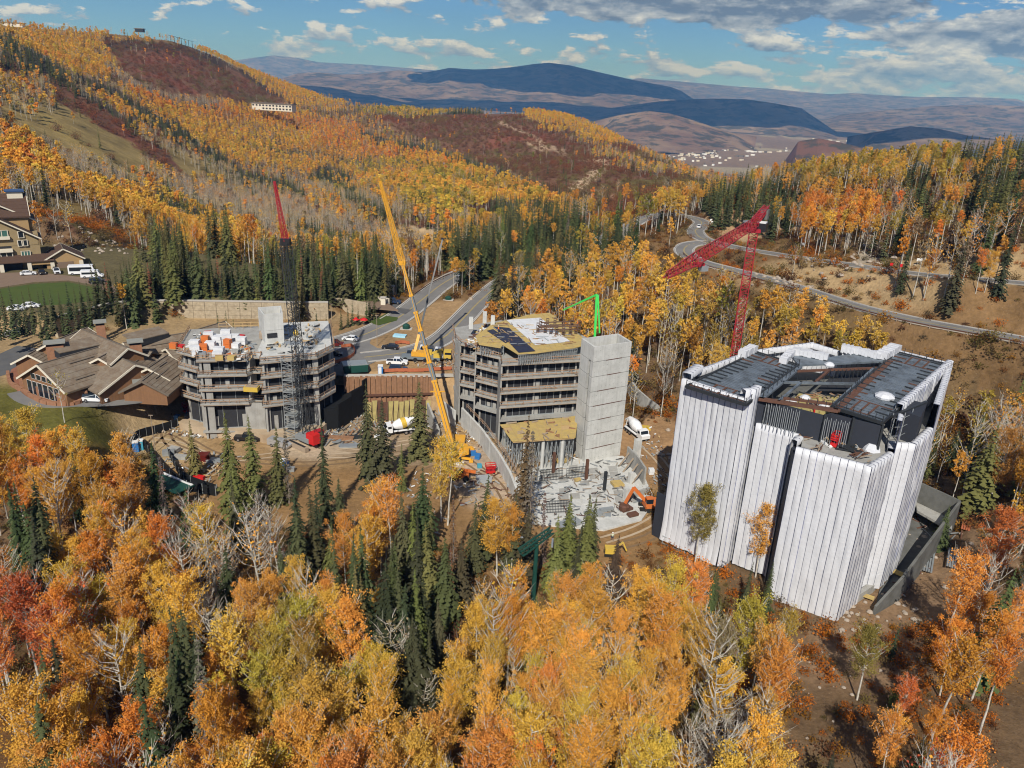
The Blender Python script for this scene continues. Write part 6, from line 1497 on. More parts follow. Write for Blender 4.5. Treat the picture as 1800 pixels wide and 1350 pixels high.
# ================================================================ big hotel on the left edge
HT = thing('hotel', 'large tan hotel with steep brown gables, cream trim and green windows', 'building', (-178, 268, 14))
U = Vector((.83, .55, 0)); V_ = Vector((-.55, .83, 0)); hrz = atan2(.55, .83)
H0 = Vector(Pz(76, 470, 14.0)); H0.z = 14
def hp(u, v, z): return H0+U*u+V_*(v*.7)+Vector((0, 0, z*.8))
def hbox(name, u0, u1, v0, v1, z0, z1, m, root=HT): b = MB(); c = hp((u0+u1)/2, (v0+v1)/2, (z0+z1)/2); b.box(c, (u1-u0, (v1-v0)*.7, (z1-z0)*.8), hrz); return b.build(name, M[m], root)
hbox('wall', -34, 0, 0, 10, -1, 14.5, 'stucco'); hbox('wall', -50, -22, -3, 10, -1, 13, 'stucco'); hbox('wall', -40, -1.2, 10, 24, -1, 17, 'stucco_light')
gable(HT, hp(-12.2, -0.2, 22.6), hp(-12.2, 12, 22.6), 12.2, 7.4, 1.4, .4, 'stucco', 'roof_brown', 14+8, 'cream_trim')
gable(HT, hp(-13.5, 9.6, 28.5), hp(-13.5, 24, 28.5), 12.8, 7.0, 1.2, .4, 'stucco_light', 'roof_brown', 14+8, 'cream_trim')
gable(HT, hp(-40, 17, 29.5), hp(-2, 17, 29.5), 7.5, 6.2, .8, .4, 'stucco_light', 'roof_brown', 22, 'cream_trim')
gable(HT, hp(-33.0, -4, 24.5), hp(-33.0, 10, 24.5), 12, 7.4, 1.4, .4, 'stucco_light', 'roof_brown', 22, 'cream_trim')
gable(HT, hp(6.6, -4.2, 8.4), hp(6.6, 9, 8.4), 5.8, 3.4, .9, .35, 'stucco_light', 'roof_brown', 13, 'cream_trim')
b = MB(); b.add([hp(-44, -6, 3.9), hp(3.5, -6, 3.9), hp(3.5, 0, 6.0), hp(-44, 0, 6.0), hp(-44, -6, 3.6), hp(3.5, -6, 3.6), hp(3.5, 0, 5.7), hp(-44, 0, 5.7)], [(0, 1, 2, 3), (7, 6, 5, 4), (0, 4, 5, 1), (1, 5, 6, 2), (2, 6, 7, 3), (3, 7, 4, 0)]); b.build('porch_roof', M['roof_brown'], HT)
for u in (-30, -24, -18, -12, -4, 2.8, 11.6): hbox('porch_pier', u-.6, u+.6, -5.6, -4.4, -.5, 3.7 if u < 2 else 2.8, 'cream_trim')
hbox('porch_wall', -3.4, 2.2, -5.2, -4.6, 2.2, 3.6, 'stucco_light')
hbox('shop_front', -32, -6, -1.2, -0.2, 0, 3.4, 'dark_inside'); hbox('garage_door', 4.2, 9.2, -4.4, -4.25, 0, 2.6, 'brick_paving')
for u, v, z, w, h, g in ((-18.9,0,12.2,1.2,2,0),(-17.2,0,12.2,1.2,2,0),(-5.6,0,12.2,1.2,2,0),(-4.0,0,12.2,1.2,2,0),(-17.8,0,7.6,2.6,1.9,1),(-4.4,0,7.6,2.6,1.9,1),(-11.2,0,16.4,5.2,2.4,1),(-10.8,0,7.4,5.0,1.8,0),(-4.9,0,15.8,1.6,2.2,0),
 (-16,9.4,24.0,1.4,2.1,0),(-14.2,9.4,24.0,1.4,2.1,0),(-7.6,9.6,19.6,1.5,2.2,0),(-5.7,9.6,19.6,1.5,2.2,0),(-25,-4.1,18,2.0,2.2,1),(-25,-4.1,12,2.0,2.2,1),(-29,-4.1,12,2.0,2.2,0)):
    window(HT, hp(u, v-.55, z-1.2), w, h, hrz, 'glass_green' if g else 'glass_dark', 'cream_trim', 3 if w > 2 else 1, .12, .25)
hbox('balcony', -14.2, -8.2, -1.6, 0, 12.9, 14.1, 'cream_trim'); hbox('balcony', -14, -8, -1.8, 0, 7.6, 8.9, 'cream_trim'); hbox('dark_recess', -14, -8.2, -.1, .3, 9.0, 11.8, 'dark_inside')
cup = hp(-4.5, 17, 30); b = MB(); b.box((cup.x, cup.y, cup.z-1.5), (4.6, 3.6, 3.6), hrz); o = b.build('cupola', M['cream_trim'], HT)
for k in range(3): c = hp(-6.0+k*1.5, 15.1, 29.4-.6); b = MB(); b.box(c, (.85, .3, 1.9), hrz); b.build('louvre', M['dark_inside'], o)
b = MB(); b.box((cup.x, cup.y, cup.z+.6), (5.8, 4.6, .5), hrz); b.build('cupola_roof', M['blue_metal'], o)
# ================================================================ long pale building on the far ridge
RB = thing('ridge_building', 'long pale two storey building on the far ridge among orange aspens', 'building', atD(482,190,1380))
c0 = Vector(atD(447,190,1390)); c1 = Vector(atD(517,194,1360)); dv = (c1-c0); Lr = dv.length; zz = min(c0.z, c1.z)-2; ra = atan2(dv.y, dv.x)
b = MB(); m_ = (c0+c1)/2; b.box((m_.x, m_.y, zz+5), (Lr, 16, 10), ra); b.build('wall', M['cream_trim'], RB)
b = MB(); b.box((m_.x, m_.y, zz+10.6), (Lr+3, 18, 1.2), ra); b.build('roof', M['fascia'], RB)
for k in range(12):
    for zl in (3, 7.4):
        if k in (0, 1, 2) and zl < 4: continue
        p = c0.lerp(c1, (k+.5)/12); b = MB(); b.box((p.x+sin(ra)*8.1, p.y-cos(ra)*8.1, zz+zl), (3.0, .3, 2.2), ra); b.build('window', M['glass_dark'], RB)
for (px, py, D, w, h) in ((246,52,1640,14,5),(25,43,1500,30,5)):      # lift stations on the skyline
    q = atD(px, py+4, D); r_ = thing('lift_station', 'tiny ski lift station on the skyline of the left ridge' if px > 100 else 'flat pale building on the skyline at the far upper left', 'building', q)
    b = MB(); b.box((q[0], q[1], q[2]+2), (w, 8, h)); b.build('wall', M['steel_dark' if px > 100 else 'cream_trim'], r_); b = MB(); b.box((q[0], q[1], q[2]+2+h/2+.6), (w+3, 9, 1)); b.build('roof', M['fascia'], r_)
rs = random.Random(31)
for k in range(7):
    px = 300+k*6.3; q = atD(px, 68+k*1.6, 1640); r_ = thing('lift_chair_tower', ['first','second','third','fourth','fifth','sixth','last'][k]+' thin ski lift tower on the skyline right of the lift station', 'lift tower', (q[0], q[1], q[2]-6), 0, 'lift towers on the left skyline'); b = MB(); b.tube((q[0], q[1], q[2]-6), (q[0], q[1], q[2]+5), .5, .35, 5); b.build('mast', M['steel_dark'], r_); b = MB(); b.beam((q[0]-3, q[1], q[2]+5), (q[0]+3, q[1], q[2]+5), .5); b.build('crossarm', M['steel_dark'], r_)
q = gp(792, 425); r_ = thing('forest_hut', 'small white walled hut with a flat dark roof among conifers', 'building', q); b = MB(); b.box((q[0], q[1], q[2]+2), (10, 6, 4), .2); b.build('wall', M['cream_trim'], r_); b = MB(); b.box((q[0], q[1], q[2]+4.3), (12, 8, .6), .2); b.build('roof', M['steel_dark'], r_)
# houses of the town in the valley
tb = MB(); rs = random.Random(14)
for i in range(900):
    zone = rs.random()
    if zone < .45: px, py, D = rs.gauss(1170, 45), rs.gauss(248, 10), rs.uniform(4200, 5400)
    elif zone < .7: px, py, D = rs.gauss(1010, 70), rs.gauss(192, 3), 0
    elif zone < .85: px, py, D = rs.gauss(1560, 60), rs.gauss(252, 5), 0
    else: px, py, D = rs.gauss(1250, 60), rs.gauss(268, 8), 0
    if py < 182: continue
    d = ray(px, py)
    if d[2] > -0.012: continue
    t_ = (-292-CH)/d[2]; x, y = d[0]*t_, d[1]*t_; 
    if hypot(x, y) > 14000: continue
    z = tz(x, y); s = rs.uniform(12, 26)*(hypot(x, y)/5000)**.6; tb.mi = rs.choice([0, 0, 1, 2, 2]); tb.box((x, y, z+3), (s, s*rs.uniform(.5, .9), 9+rs.random()*5), rs.random()*3)
tag(tb.build('valley_town', [M['cream_trim'], M['fascia'], M['white_paint']]), kind='stuff')

# ================================================================ stone wall of the upper terrace
SW = thing('stone_wall', 'long curved pale stone retaining wall below the hotel terrace', 'wall', (-98, 230, 9))
wtop = smooth_path([atz(x, y, 14.4) for x, y in ((96,560),(128,549),(160,541),(195,533),(235,529),(300,528),(380,529),(460,530),(520,531),(577,531))], 3.0)
for i in range(len(wtop)-1):
    a, c = wtop[i], wtop[i+1]
    for q in range(4):
        z0 = 8.6+5.8*q/4+.02; z1 = 8.6+5.8*(q+1)/4-.03; b = MB(); o = 0.35-q*.08; s = lerp(a, c, .012); e = lerp(a, c, .988)
        wallseg(b, (s[0], s[1]-o), (e[0], e[1]-o), z0, z1, .9); b.build('stone_block', M['stone_wall'], SW)
    b = MB(); wallseg(b, (a[0], a[1]-.1), (c[0], c[1]-.1), 14.35, 14.6, 1.2); b.build('coping', M['kerb'], SW)
SW2 = thing('stone_wall', 'short pale stone wall section carrying the brick walk beside the plaza', 'wall', (-60, 240, 9))
w2 = [atz(x, y, 13.4) for x, y in ((580,523),(600,524),(622,528),(648,533))]
for i in range(len(w2)-1): b = MB(); wallseg(b, w2[i][:2], lerp(w2[i], w2[i+1], .98)[:2], 8.6, 13.4, .7); b.build('wall_panel', M['stone_wall'], SW2)
SW3 = thing('parapet_wall', 'low cream stone parapet above the brick walk by the plaza entrance', 'wall', (-52, 262, 11))
w3 = [atz(x, y, 12.6) for x, y in ((592,512),(630,515),(660,520),(684,526))]
for i in range(3): b = MB(); wallseg(b, w3[i][:2], lerp(w3[i], w3[i+1], .98)[:2], 10.6, 12.8, .6); b.build('wall_panel', M['cream_trim'], SW3)
for lab, px, py in (('cream stone gate pier left of the blue pickup', 674, 541), ('tall cream stone gate pier behind the blue pickup', 689, 520)):
    c = atz(px, py, 10.2); r_ = thing('gate_pier', lab, 'pillar', c); b = MB(); b.box((c[0], c[1], 11.8), (1.5, 1.3, 3.6)); b.build('pier', M['cream_trim'], r_); b = MB(); b.box((c[0], c[1], 13.7), (1.9, 1.7, .3)); b.build('cap', M['kerb'], r_)
# brown retaining walls under the mountain roads
def brownwall(lab, pts, h, m='brown_wall'):
    P = [atz(*p) for p in pts]; r_ = thing('retaining_wall', lab, 'wall', P[len(P)//2])
    for i in range(len(P)-1):
        b = MB(); wallseg(b, P[i][:2], lerp(P[i], P[i+1], .985)[:2], P[i][2]-h-4, P[i][2], .6, P[i+1][2]); b.build('wall_panel', M[m], r_)
brownwall('dark brown curved retaining wall under the hairpin bend', [(1192,426,21.6),(1182,431,21.3),(1174,437,21),(1172,443,20.8),(1176,449,20.6),(1186,455,20.4),(1198,460,20.2)], 5)
brownwall('brown retaining wall below the lower road behind the crane jib', [(1246,478,19.3),(1262,484,19.2),(1280,492,18.8),(1296,500,18.2)], 6)
brownwall('long brown retaining wall below the lower mountain road', [(1556,566,20.2),(1600,578,20.6),(1650,590,20.9),(1700,602,21.2),(1750,612,21.6),(1800,622,22),(1860,636,22)], 5)
# road guard rails
def guardrail(lab, pts, off_=0.0):
    P = smooth_path([atz(*p) for p in pts], 4.0); r_ = thing('guard_rail', lab, 'guard rail', tuple(P[len(P)//2]))
    b = MB()
    for p in P: b.box((p[0], p[1], p[2]+.35), (.2, .2, 1.0))
    o = b.build('posts', M['lumber_grey'], r_); o['kind'] = 'stuff'
    for i in range(len(P)-1): b = MB(); b.beam((*P[i][:2], P[i][2]+.7), (*P[i+1][:2], P[i+1][2]+.7), .12, .34); b.build('rail', M['rust'], r_)
guardrail('rusty guard rail along the outer edge of the lower mountain road', [(1200,447,22),(1212,457,21.8),(1235,468,21.6),(1280,480,21.5),(1330,493,21.8),(1400,513,22.6),(1500,545,24),(1600,570,25),(1700,589,26),(1800,607,27)])
guardrail('rusty guard rail round the top of the hairpin bend', [(1105,395,20),(1128,382,21.7),(1160,373,22.7),(1205,376,22.8),(1240,386,22.8)])
guardrail('wooden guard rail along the left valley road', [(722,525,9.8),(758,500,10.4),(792,484,10.8),(822,474,11)])
# ================================================================ sheet pile wall of the pit
SP = thing('sheet_pile_wall', 'rusty orange sheet pile wall holding back the plaza above the pit', 'wall', (-31, 187, 5))
s0, s1 = atz(604,662,9.6), atz(762,660,9.4); rs = random.Random(9)
for i in range(34):
    a, c = lerp(s0, s1, i/34), lerp(s0, s1, (i+.94)/34); o = .35 if i % 2 else 0; b = MB(); wallseg(b, (a[0], a[1]-o), (c[0], c[1]-o), -0.5 if i > 5 else -1, 9.6+rs.uniform(-.1, .15), .16); b.build('sheet_pile', M['rust_orange'], SP)
b = MB(); b.beam((s0[0], s0[1]-.7, 4.6), (s1[0], s1[1]-.7, 4.6), .5, .5); b.build('waler', M['rust'], SP)
b = MB(); b.beam((s0[0], s0[1]+.9, 9.5), (s1[0]+7, s1[1]+1.5, 9.3), 1.2, .5); b.build('capping', M['kerb'], SP)
PF = thing('pit_formwork', 'stained yellow plywood wall forms standing in the pit', 'formwork', (-30, 182, 0))
f0, f1 = atz(645,735,1.2), atz(757,731,1.2)
for i in range(12):
    a, c = lerp(f0, f1, i/12), lerp(f0, f1, (i+.96)/12); b = MB(); wallseg(b, a[:2], c[:2], 0, 5.6+rs.uniform(-.3, .3), .2); b.build('form_panel', M['plywood' if i not in (2, 3, 9, 10) else 'rust'], PF)
    b = MB(); b.beam((a[0], a[1]-.2, 0), (a[0], a[1]-.2, 5.6), .14); b.beam((a[0], a[1]-.25, 5.0), (a[0]-.3, a[1]-1.8, 0.1), .12); b.build('strongback', M['rebar'], PF)
for lab, a, c, z0, z1, m in (('sloping pale concrete wall on the right side of the pit', (752,708,5.5), (772,756,2.2), 5.5, 2.2, 'concrete'), ('grey concrete wall stub beside the yellow boom', (772,700,4.2), (800,722,4.2), 4.2, 4.2, 'concrete_new')):
    A, B = atz(*a), atz(*c); r_ = thing('pit_wall', lab, 'wall', (A[0], A[1], 0)); b = MB(); wallseg(b, A[:2], B[:2], -.5, z0, .5, z1); b.build('wall_panel', M[m], r_)
# concrete walls and slab in front of the tower
FS = thing('foundation_slab', 'pale concrete foundation slab in front of the tower covered with formwork scraps', 'foundation', (22, 146, 0))
fpoly = [atz(*q)[:2] for q in ((905,838,.5),(960,812,.5),(1012,806,.5),(1095,800,.5),(1130,830,.5),(1152,878,.5),(1128,912,.5),(1062,930,.5),(1000,925,.5),(905,915,.5))]
b = MB(); b.prism(fpoly, -.6, .35); b.build('slab', M['concrete_new'], FS)
FSf = quad_uv(atz(915,915,.4), atz(1128,908,.4), atz(1098,806,.4), atz(930,828,.4)); rs = random.Random(5)
for k in range(9):
    for l in range(10):
        if rs.random() < .3: continue
        u, v = (k+.1)/9, (l+.1)/10; P = [FSf(u, v), FSf(u, v+.085), FSf(u+.095, v+.085), FSf(u+.095, v)]; b = MB(); b.prism([p[:2] for p in P], .36, .42+rs.uniform(0, .1)); b.build('slab_panel', M[rs.choice(['concrete_new', 'concrete', 'concrete_new'])], FS)
b = MB()
for i in range(230):
    u, v = rs.random(), rs.random(); c = FSf(u, v); a = rs.choice([.4, 1.97])+rs.gauss(0, .35); l = rs.uniform(.2, 1.2); b.mi = rs.choice([0, 0, 1, 2, 3, 3, 4]); b.beam((c[0]-cos(a)*l, c[1]-sin(a)*l, .55+rs.random()*.3), (c[0]+cos(a)*l, c[1]+sin(a)*l, .55+rs.random()*.3), rs.uniform(.06, .2), .1)
o = b.build('formwork_scraps', [M['lumber_grey'], M['rust'], M['steel_dark'], M['galv'], M['concrete_dark']], FS); o['kind'] = 'stuff'
def rmat(f, u0, u1, v0, v1, root):
    b = MB()
    for k in range(16): v = v0+(v1-v0)*k/15; b.beam(f(u0, v, .35), f(u1, v, .35), .07)
    for k in range(5): u = u0+(u1-u0)*k/4; b.beam(f(u, v0, .4), f(u, v1, .4), .07)
    b.build('rebar_mat', M['steel_dark'], root)
rmat(FSf, .72, .95, .12, .34, FS); rmat(FSf, .72, .92, .38, .6, FS); rmat(FSf, .1, .3, .2, .4, FS)
for (x, y, h, w, m) in ((1118,808,5.5,1.3,'concrete_new'),(1108,850,3.0,1.0,'concrete_new'),(1100,880,3.2,1.0,'concrete_new'),(985,818,4.5,.6,'rust'),(1030,843,5.2,.55,'rust'),(1062,862,4.8,.55,'steel_dark'),(972,832,5.5,.5,'rust'),(925,845,4,.7,'steel_dark'),(958,812,6,1.0,'concrete_new')):
    c = atz(x, y, .3); b = MB(); b.box((c[0], c[1], h/2), (w, w, h), .5); b.build('upright', M[m], FS)
for (x, y, w, d, m) in ((1085,852,2.4,2.2,'formwork'),(1015,845,1.4,.8,'formwork'),(988,812,2.6,1.6,'formwork'),(1042,904,3.4,1.6,'galv'),(1066,897,3,.8,'galv'),(1000,922,5,2.4,'galv'),(1100,896,2.6,1.6,'rust'),(1112,906,2.2,1.2,'rust')):
    c = atz(x, y, .5); b = MB(); b.box((c[0], c[1], .8), (w, d, .5), .5+.2*sin(x)); b.build('form_stack', M[m], FS)
for lab, pts, h in (('concrete wall with ribs beside the haul road below the mixer', ((1104,786,4.2),(1120,800,4.4),(1136,822,4.6)), 4.4), ('low concrete wall behind the orange excavator', ((1102,866,1.8),(1124,862,1.8),(1142,856,1.8)), 1.8)):
    P = [atz(*p) for p in pts]; r_ = thing('concrete_wall', lab, 'wall', (P[0][0], P[0][1], 0))
    for i in range(len(P)-1): b = MB(); wallseg(b, P[i][:2], lerp(P[i], P[i+1], .98)[:2], -.2, h, .4); b.build('wall_panel', M['concrete'], r_)
    if h > 3:
        for i in range(4): a = lerp(P[0], P[2], (i+.5)/4); b = MB(); b.beam((a[0]-.2, a[1]-.3, 3.6), (a[0]-2.4, a[1]-1.2, .4), .25, .25); b.build('raking_prop', M['lumber_grey'], r_)

# black windscreen fence around the left yard
def meshfence(lab, pts, h=2.2):
    P = smooth_path([(*gp(x, y)[:2], 0) for x, y in pts], 2.6); P[:, 2] = terrain_z(P[:, 0], P[:, 1]); r_ = thing('mesh_fence', lab, 'fence', tuple(P[0]))
    for i in range(len(P)-1): b = MB(); wallseg(b, tuple(P[i][:2]), lerp(P[i], P[i+1], .97)[:2], min(P[i][2], P[i+1][2])-.3, P[i][2]+h, .08, P[i+1][2]+h); b.build('fence_panel', M['mesh_and_shade_black'], r_)
    b = MB()
    for p in P: b.box((p[0], p[1], p[2]+h/2), (.12, .12, h+.3))
    b.build('fence_posts', M['galv'], r_)['kind'] = 'stuff'
meshfence('black screened fence curving round the corner of the dirt yard', [(306,690),(280,697),(250,705),(228,715),(215,728),(214,745),(226,762),(244,780),(262,800),(280,822),(300,842),(330,862),(380,872)])
meshfence('second black screened fence above the dark green shelter', [(296,800),(304,815),(316,836),(336,850),(382,866)], 1.8)
# orange snow fences
def snowfence(lab, pts, z=None):
    P = smooth_path([gp(x, y, z) for x, y in pts], 1.6); r_ = thing('snow_fence', lab, 'fence', tuple(P[0]))
    for i in range(len(P)-1): b = MB(); b.beam((P[i][0], P[i][1], P[i][2]+.55), (P[i+1][0], P[i+1][1], P[i+1][2]+.55+.1*sin(i)), .06, .9); b.build('net', M['snow_fence'], r_)
snowfence('sagging orange safety net on the plaza corner by the maroon car', [(600,612),(618,610),(624,622),(610,633),(588,640)], 9.1)
snowfence('orange safety net rolled along the island by the black sedan', [(694,606),(706,604),(720,606)], 9.1)
snowfence('orange net along the top of the pit edge', [(672,655),(700,654),(732,654),(760,652),(800,650)], 9.2)
# dark green lift mast with a platform among the foreground trees
q = at_top(945, 938, 13); LM = thing('lift_mast', 'dark green chair lift tower among spruces below the building yard', 'lift tower', q)
b = MB(); b.tube((q[0], q[1], q[2]-.5), (q[0], q[1], q[2]+11), .45, .32, 10); b.build('mast', M['dark_green'], LM)
b = MB(); lattice(b, (q[0]-2.6, q[1]-1.4, q[2]+10.2), (q[0]+2.4, q[1]+1.6, q[2]+12.8), 1.0, .8, 5, .09, .05); b.build('catwalk', M['dark_green'], LM)
for s in (-1, 1): b = MB(); b.beam((q[0]+s*2.4, q[1]-1.2*s, q[2]+11.4), (q[0]+s*2.6, q[1]+1.6, q[2]+11.2), .3, .2); b.build('sheave_train', M['galv'], LM)
# shelter and buried tank lids by the fence
q = gp(395, 845); q = gp(302, 862); r_ = thing('field_shelter', 'dark green low shelter roof with a white striped edge beside the fence', 'shelter', q)
b = MB(); b.box((q[0], q[1], q[2]+1.6), (9, 4.5, .25), -.5); b.build('roof', M['dark_green'], r_)
for i in range(4): b = MB(); b.box((q[0]-3.6+2.4*i*.88, q[1]+1.2-1.2*i, q[2]+.7), (.2, .2, 1.9)); b.build('post', M['galv'], r_)
b = MB(); b.beam((q[0]-3.2, q[1]+3.8, q[2]+1.8), (q[0]+4.6, q[1]-.6, q[2]+1.8), .5, .2); b.build('edge_trim', M['white_paint'], r_)
q = gp(220, 835); r_ = thing('snow_gun_shelter', 'small dark green dome shelter among the orange aspens', 'shelter', q); b = MB(); b.lathe((q[0], q[1], q[2]), [(2.4, 0), (2.3, 1.2), (1.6, 2.2), (.5, 2.6)], 10); b.build('dome', M['dark_green'], r_); b = MB(); b.box((q[0]-3, q[1]+2.2, q[2]+1.0), (3, 2, 2)); b.build('pump_box', M['galv'], r_)

DS = thing('shade_wall', 'black wall put in for the deep shade between left building and pit', 'wall', (-41, 180, 0))  # added black wall imitates the deep shade beside the left building
for i, (a, c) in enumerate((((-44.6,171.5),(-41.6,172.5)), ((-41.6,172.5),(-39.6,178)), ((-39.6,178),(-37.6,182.6)), ((-37.6,182.6),(-36.4,187)))): b = MB(); wallseg(b, a, lerp(a, c, .985), 0, 5.5+i*1.2, .4); b.build('wall_panel', M['mesh_and_shade_black'], DS)
b = MB(); b.prism([(-45,172.4),(-42,173.4),(-38.4,182),(-37.2,187),(-46.5,190)], 0, 5.4); b.build('shade_fill', M['mesh_and_shade_black'], DS)  # solid black block fills the corner as painted shade
# ================================================================ cranes
TC = thing('tower_crane', 'red lattice tower crane with its jib pointing down left', 'crane', (61, 205, 3))
mx, my = 61.0, 205.3; mz = tz(mx, my)
for i in range(12):
    b = MB(); z0 = mz-1+(47.2-mz+1)*i/12; z1 = mz-1+(47.2-mz+1)*(i+1)/12; lattice(b, (mx, my, z0), (mx, my, z1-.1), 2.1, 2.1, 3, .11, .055); b.build('mast_section', M['crane_red'], TC)
b = MB(); b.box((mx, my, 47.8), (2.8, 2.8, .9)); b.build('slewing_ring', M['crane_red'], TC)
root_j = Vector((mx, my, 50.2)); tip = Vector(atz(1170, 484, 52.5)); dj = (tip-root_j).normalized(); side = dj.cross(Vector((0, 0, 1))).normalized()
nseg = 9
for i in range(nseg):
    a, c = root_j.lerp(tip, i/nseg), root_j.lerp(tip, (i+.985)/nseg); w0 = 2.0 if i < nseg-2 else 2.0-.6*(i-nseg+2); w1 = 2.0 if i < nseg-3 else 2.0-.6*(i+1-nseg+2)
    b = MB(); lattice(b, a, c, max(w0, .8), max(w1, .5), 4, .09, .04, tri=True, hw=1.1); b.build('jib_section', M['crane_red'], TC)
back = atz(1357, 362, 52.0); bk = Vector(back); bdir = -dj; cj = root_j+bdir*17+Vector((0, 0, 2.2))
b = MB(); lattice(b, root_j, cj, 1.8, 1.4, 8, .12, .06, hw=.7); b.build('counter_jib', M['crane_red'], TC)
b = MB(); p = root_j+bdir*2.0; b.box((p.x+1.6, p.y, 48.5), (3.6, 2.6, 2.2), atan2(dj.y, dj.x)); b.build('machinery_house', M['black_paint'], TC)
b = MB(); b.box((p.x+1.6, p.y, 49.75), (2.8, 2.2, .25), atan2(dj.y, dj.x)); b.build('house_roof', M['white_paint'], TC)
b = MB(); p = root_j+side*1.9; b.box((p.x, p.y, 49.0), (1.6, 1.9, 2.0), .4); o = b.build('cab', M['car_silver'], TC); b = MB(); b.box((p.x-.2, p.y-.3, 49.1), (1.5, 1.6, 1.1), .4); b.build('cab_glass', M['glass_dark'], o)
for k in range(3): b = MB(); p = root_j+bdir*(12.5+k*1.1); b.box((p.x, p.y, p.z+.6), (.9, 2.6, 2.6), atan2(dj.y, dj.x)); b.build('counterweight', M['concrete_dark'], TC)
p = root_j.lerp(tip, .72); b = MB(); b.box((p.x, p.y, p.z-1.9), (1.8, 1.4, .7), .5); o = b.build('trolley', M['crane_red'], TC); b = MB(); b.box((p.x+1.0, p.y, p.z-2.6), (1.6, 1.0, 1.0), .5); b.build('work_platform', M['galv'], o)
b = MB(); b.tube((p.x, p.y, p.z-2), (p.x, p.y, p.z-14), .05, .05, 4); b.build('hoist_cable', M['steel_dark'], TC)

def at_line(P0, P1, ya):
    lo, hi = 0.0, 1.0
    for _ in range(40):
        m = (lo+hi)/2; q = np.array([P0+(P1-P0)*m]); lo, hi = (m, hi) if projn(q)[1][0] > ya else (lo, m)
    return lo
YC = thing('mobile_crane', 'tall yellow telescopic mobile crane with grey boom sections standing in the yard', 'crane', gp(795, 797))
base = np.array(gp(797, 800)); P0 = base+np.array([-.6, .4, 3.2]); P1 = np.array(atD(668, 318, 170.0))
segs = [(792, 690, 1.2, 'crane_yellow'), (690, 667, 1.05, 'crane_yellow'), (667, 634, .9, 'crane_grey'), (634, 607, .88, 'crane_yellow'), (607, 578, .8, 'crane_grey'), (578, 547, .75, 'crane_yellow'), (547, 517, .7, 'crane_grey'), (517, 462, .6, 'crane_yellow')]
V0, V1 = Vector(P0), Vector(P1)
for (ya, yb, w, m) in segs:
    a, c = V0.lerp(V1, at_line(P0, P1, ya)), V0.lerp(V1, at_line(P0, P1, yb)); b = MB(); b.beam(a, c, w, w*1.15, up=(0, 1, 0)); b.mi = 1
    b.beam(c-(c-a).normalized()*.5, c, w+.18, w*1.15+.18, up=(0, 1, 0)); o = b.build('boom_section', [M[m], M['crane_yellow']], YC)
    b = MB(); n_ = (c-a).cross(Vector((0, 1, 0))).normalized(); b.beam(a+Vector((0, -w*.62, 0)), c+Vector((0, -w*.62, 0)), .16, .08); b.build('boom_rib', M['crane_grey' if m == 'crane_yellow' else 'crane_yellow'], o)
a, c = V0.lerp(V1, at_line(P0, P1, 462)), V1; b = MB(); lattice(b, a, c, 1.0, .35, 16, .08, .04); b.build('lattice_jib', M['crane_yellow'], YC)
b = MB(); b.box(tuple(V0.lerp(V1, at_line(P0, P1, 462))), (1.4, 1.0, .9)); b.build('jib_head', M['crane_yellow'], YC)
b = MB(); q = V0.lerp(V1, at_line(P0, P1, 690)); b.beam(q+Vector((-1.6, -.4, .3)), q+Vector((1.6, -.4, .5)), .25); b.build('boom_collar', M['crane_yellow'], YC)
x, y, z = base; b = MB(); b.lathe((x+.6, y-.8, z+1.4), [(3.0, 0), (3.1, .5), (2.7, 1.3), (1.2, 1.5)], 18); b.build('superstructure', M['crane_yellow'], YC)
b = MB(); b.box((x+.9, y-2.4, z+2.5), (5.2, 1.8, 1.9), .3); b.build('counterweight', M['crane_yellow'], YC); b = MB(); b.box((x+.6, y-.6, z+3.1), (1.1, 1.1, .8), .3); b.build('winch', M['steel_dark'], YC)
b = MB(); b.box((x-2.6, y+.2, z+2.5), (1.1, 2.0, 1.9), .3); o = b.build('cab', M['crane_yellow'], YC); b = MB(); b.box((x-2.7, y+.1, z+2.7), (1.0, 1.8, 1.0), .3); b.build('cab_glass', M['glass_dark'], o)
b = MB(); b.b2(x-3.2, x+2.2, y+1.5, y+8, z+.6, z+1.6); b.b2(x-1.4, x+1.6, y-4.6, y+8, z+.6, z+1.5); b.build('carrier', M['crane_yellow'], YC)
for k in range(5):
    for s in (-1.5, 1.7): b = MB(); b.tube((x+s-.3, y-3.5+k*2.4, z+.7), (x+s+.3, y-3.5+k*2.4, z+.7), .7, .7, 12); b.build('wheel', M['tyre'], YC)
for sx, sy in ((-4.2, 3), (4.2, 3), (-4.0, -3.2), (4.3, -3.2)): b = MB(); b.beam((x, y+sy*.8, z+.9), (x+sx, y+sy, z+.8), .45); b.box((x+sx, y+sy, z+.35), (.9, .9, .5)); b.build('outrigger', M['crane_yellow'], YC)

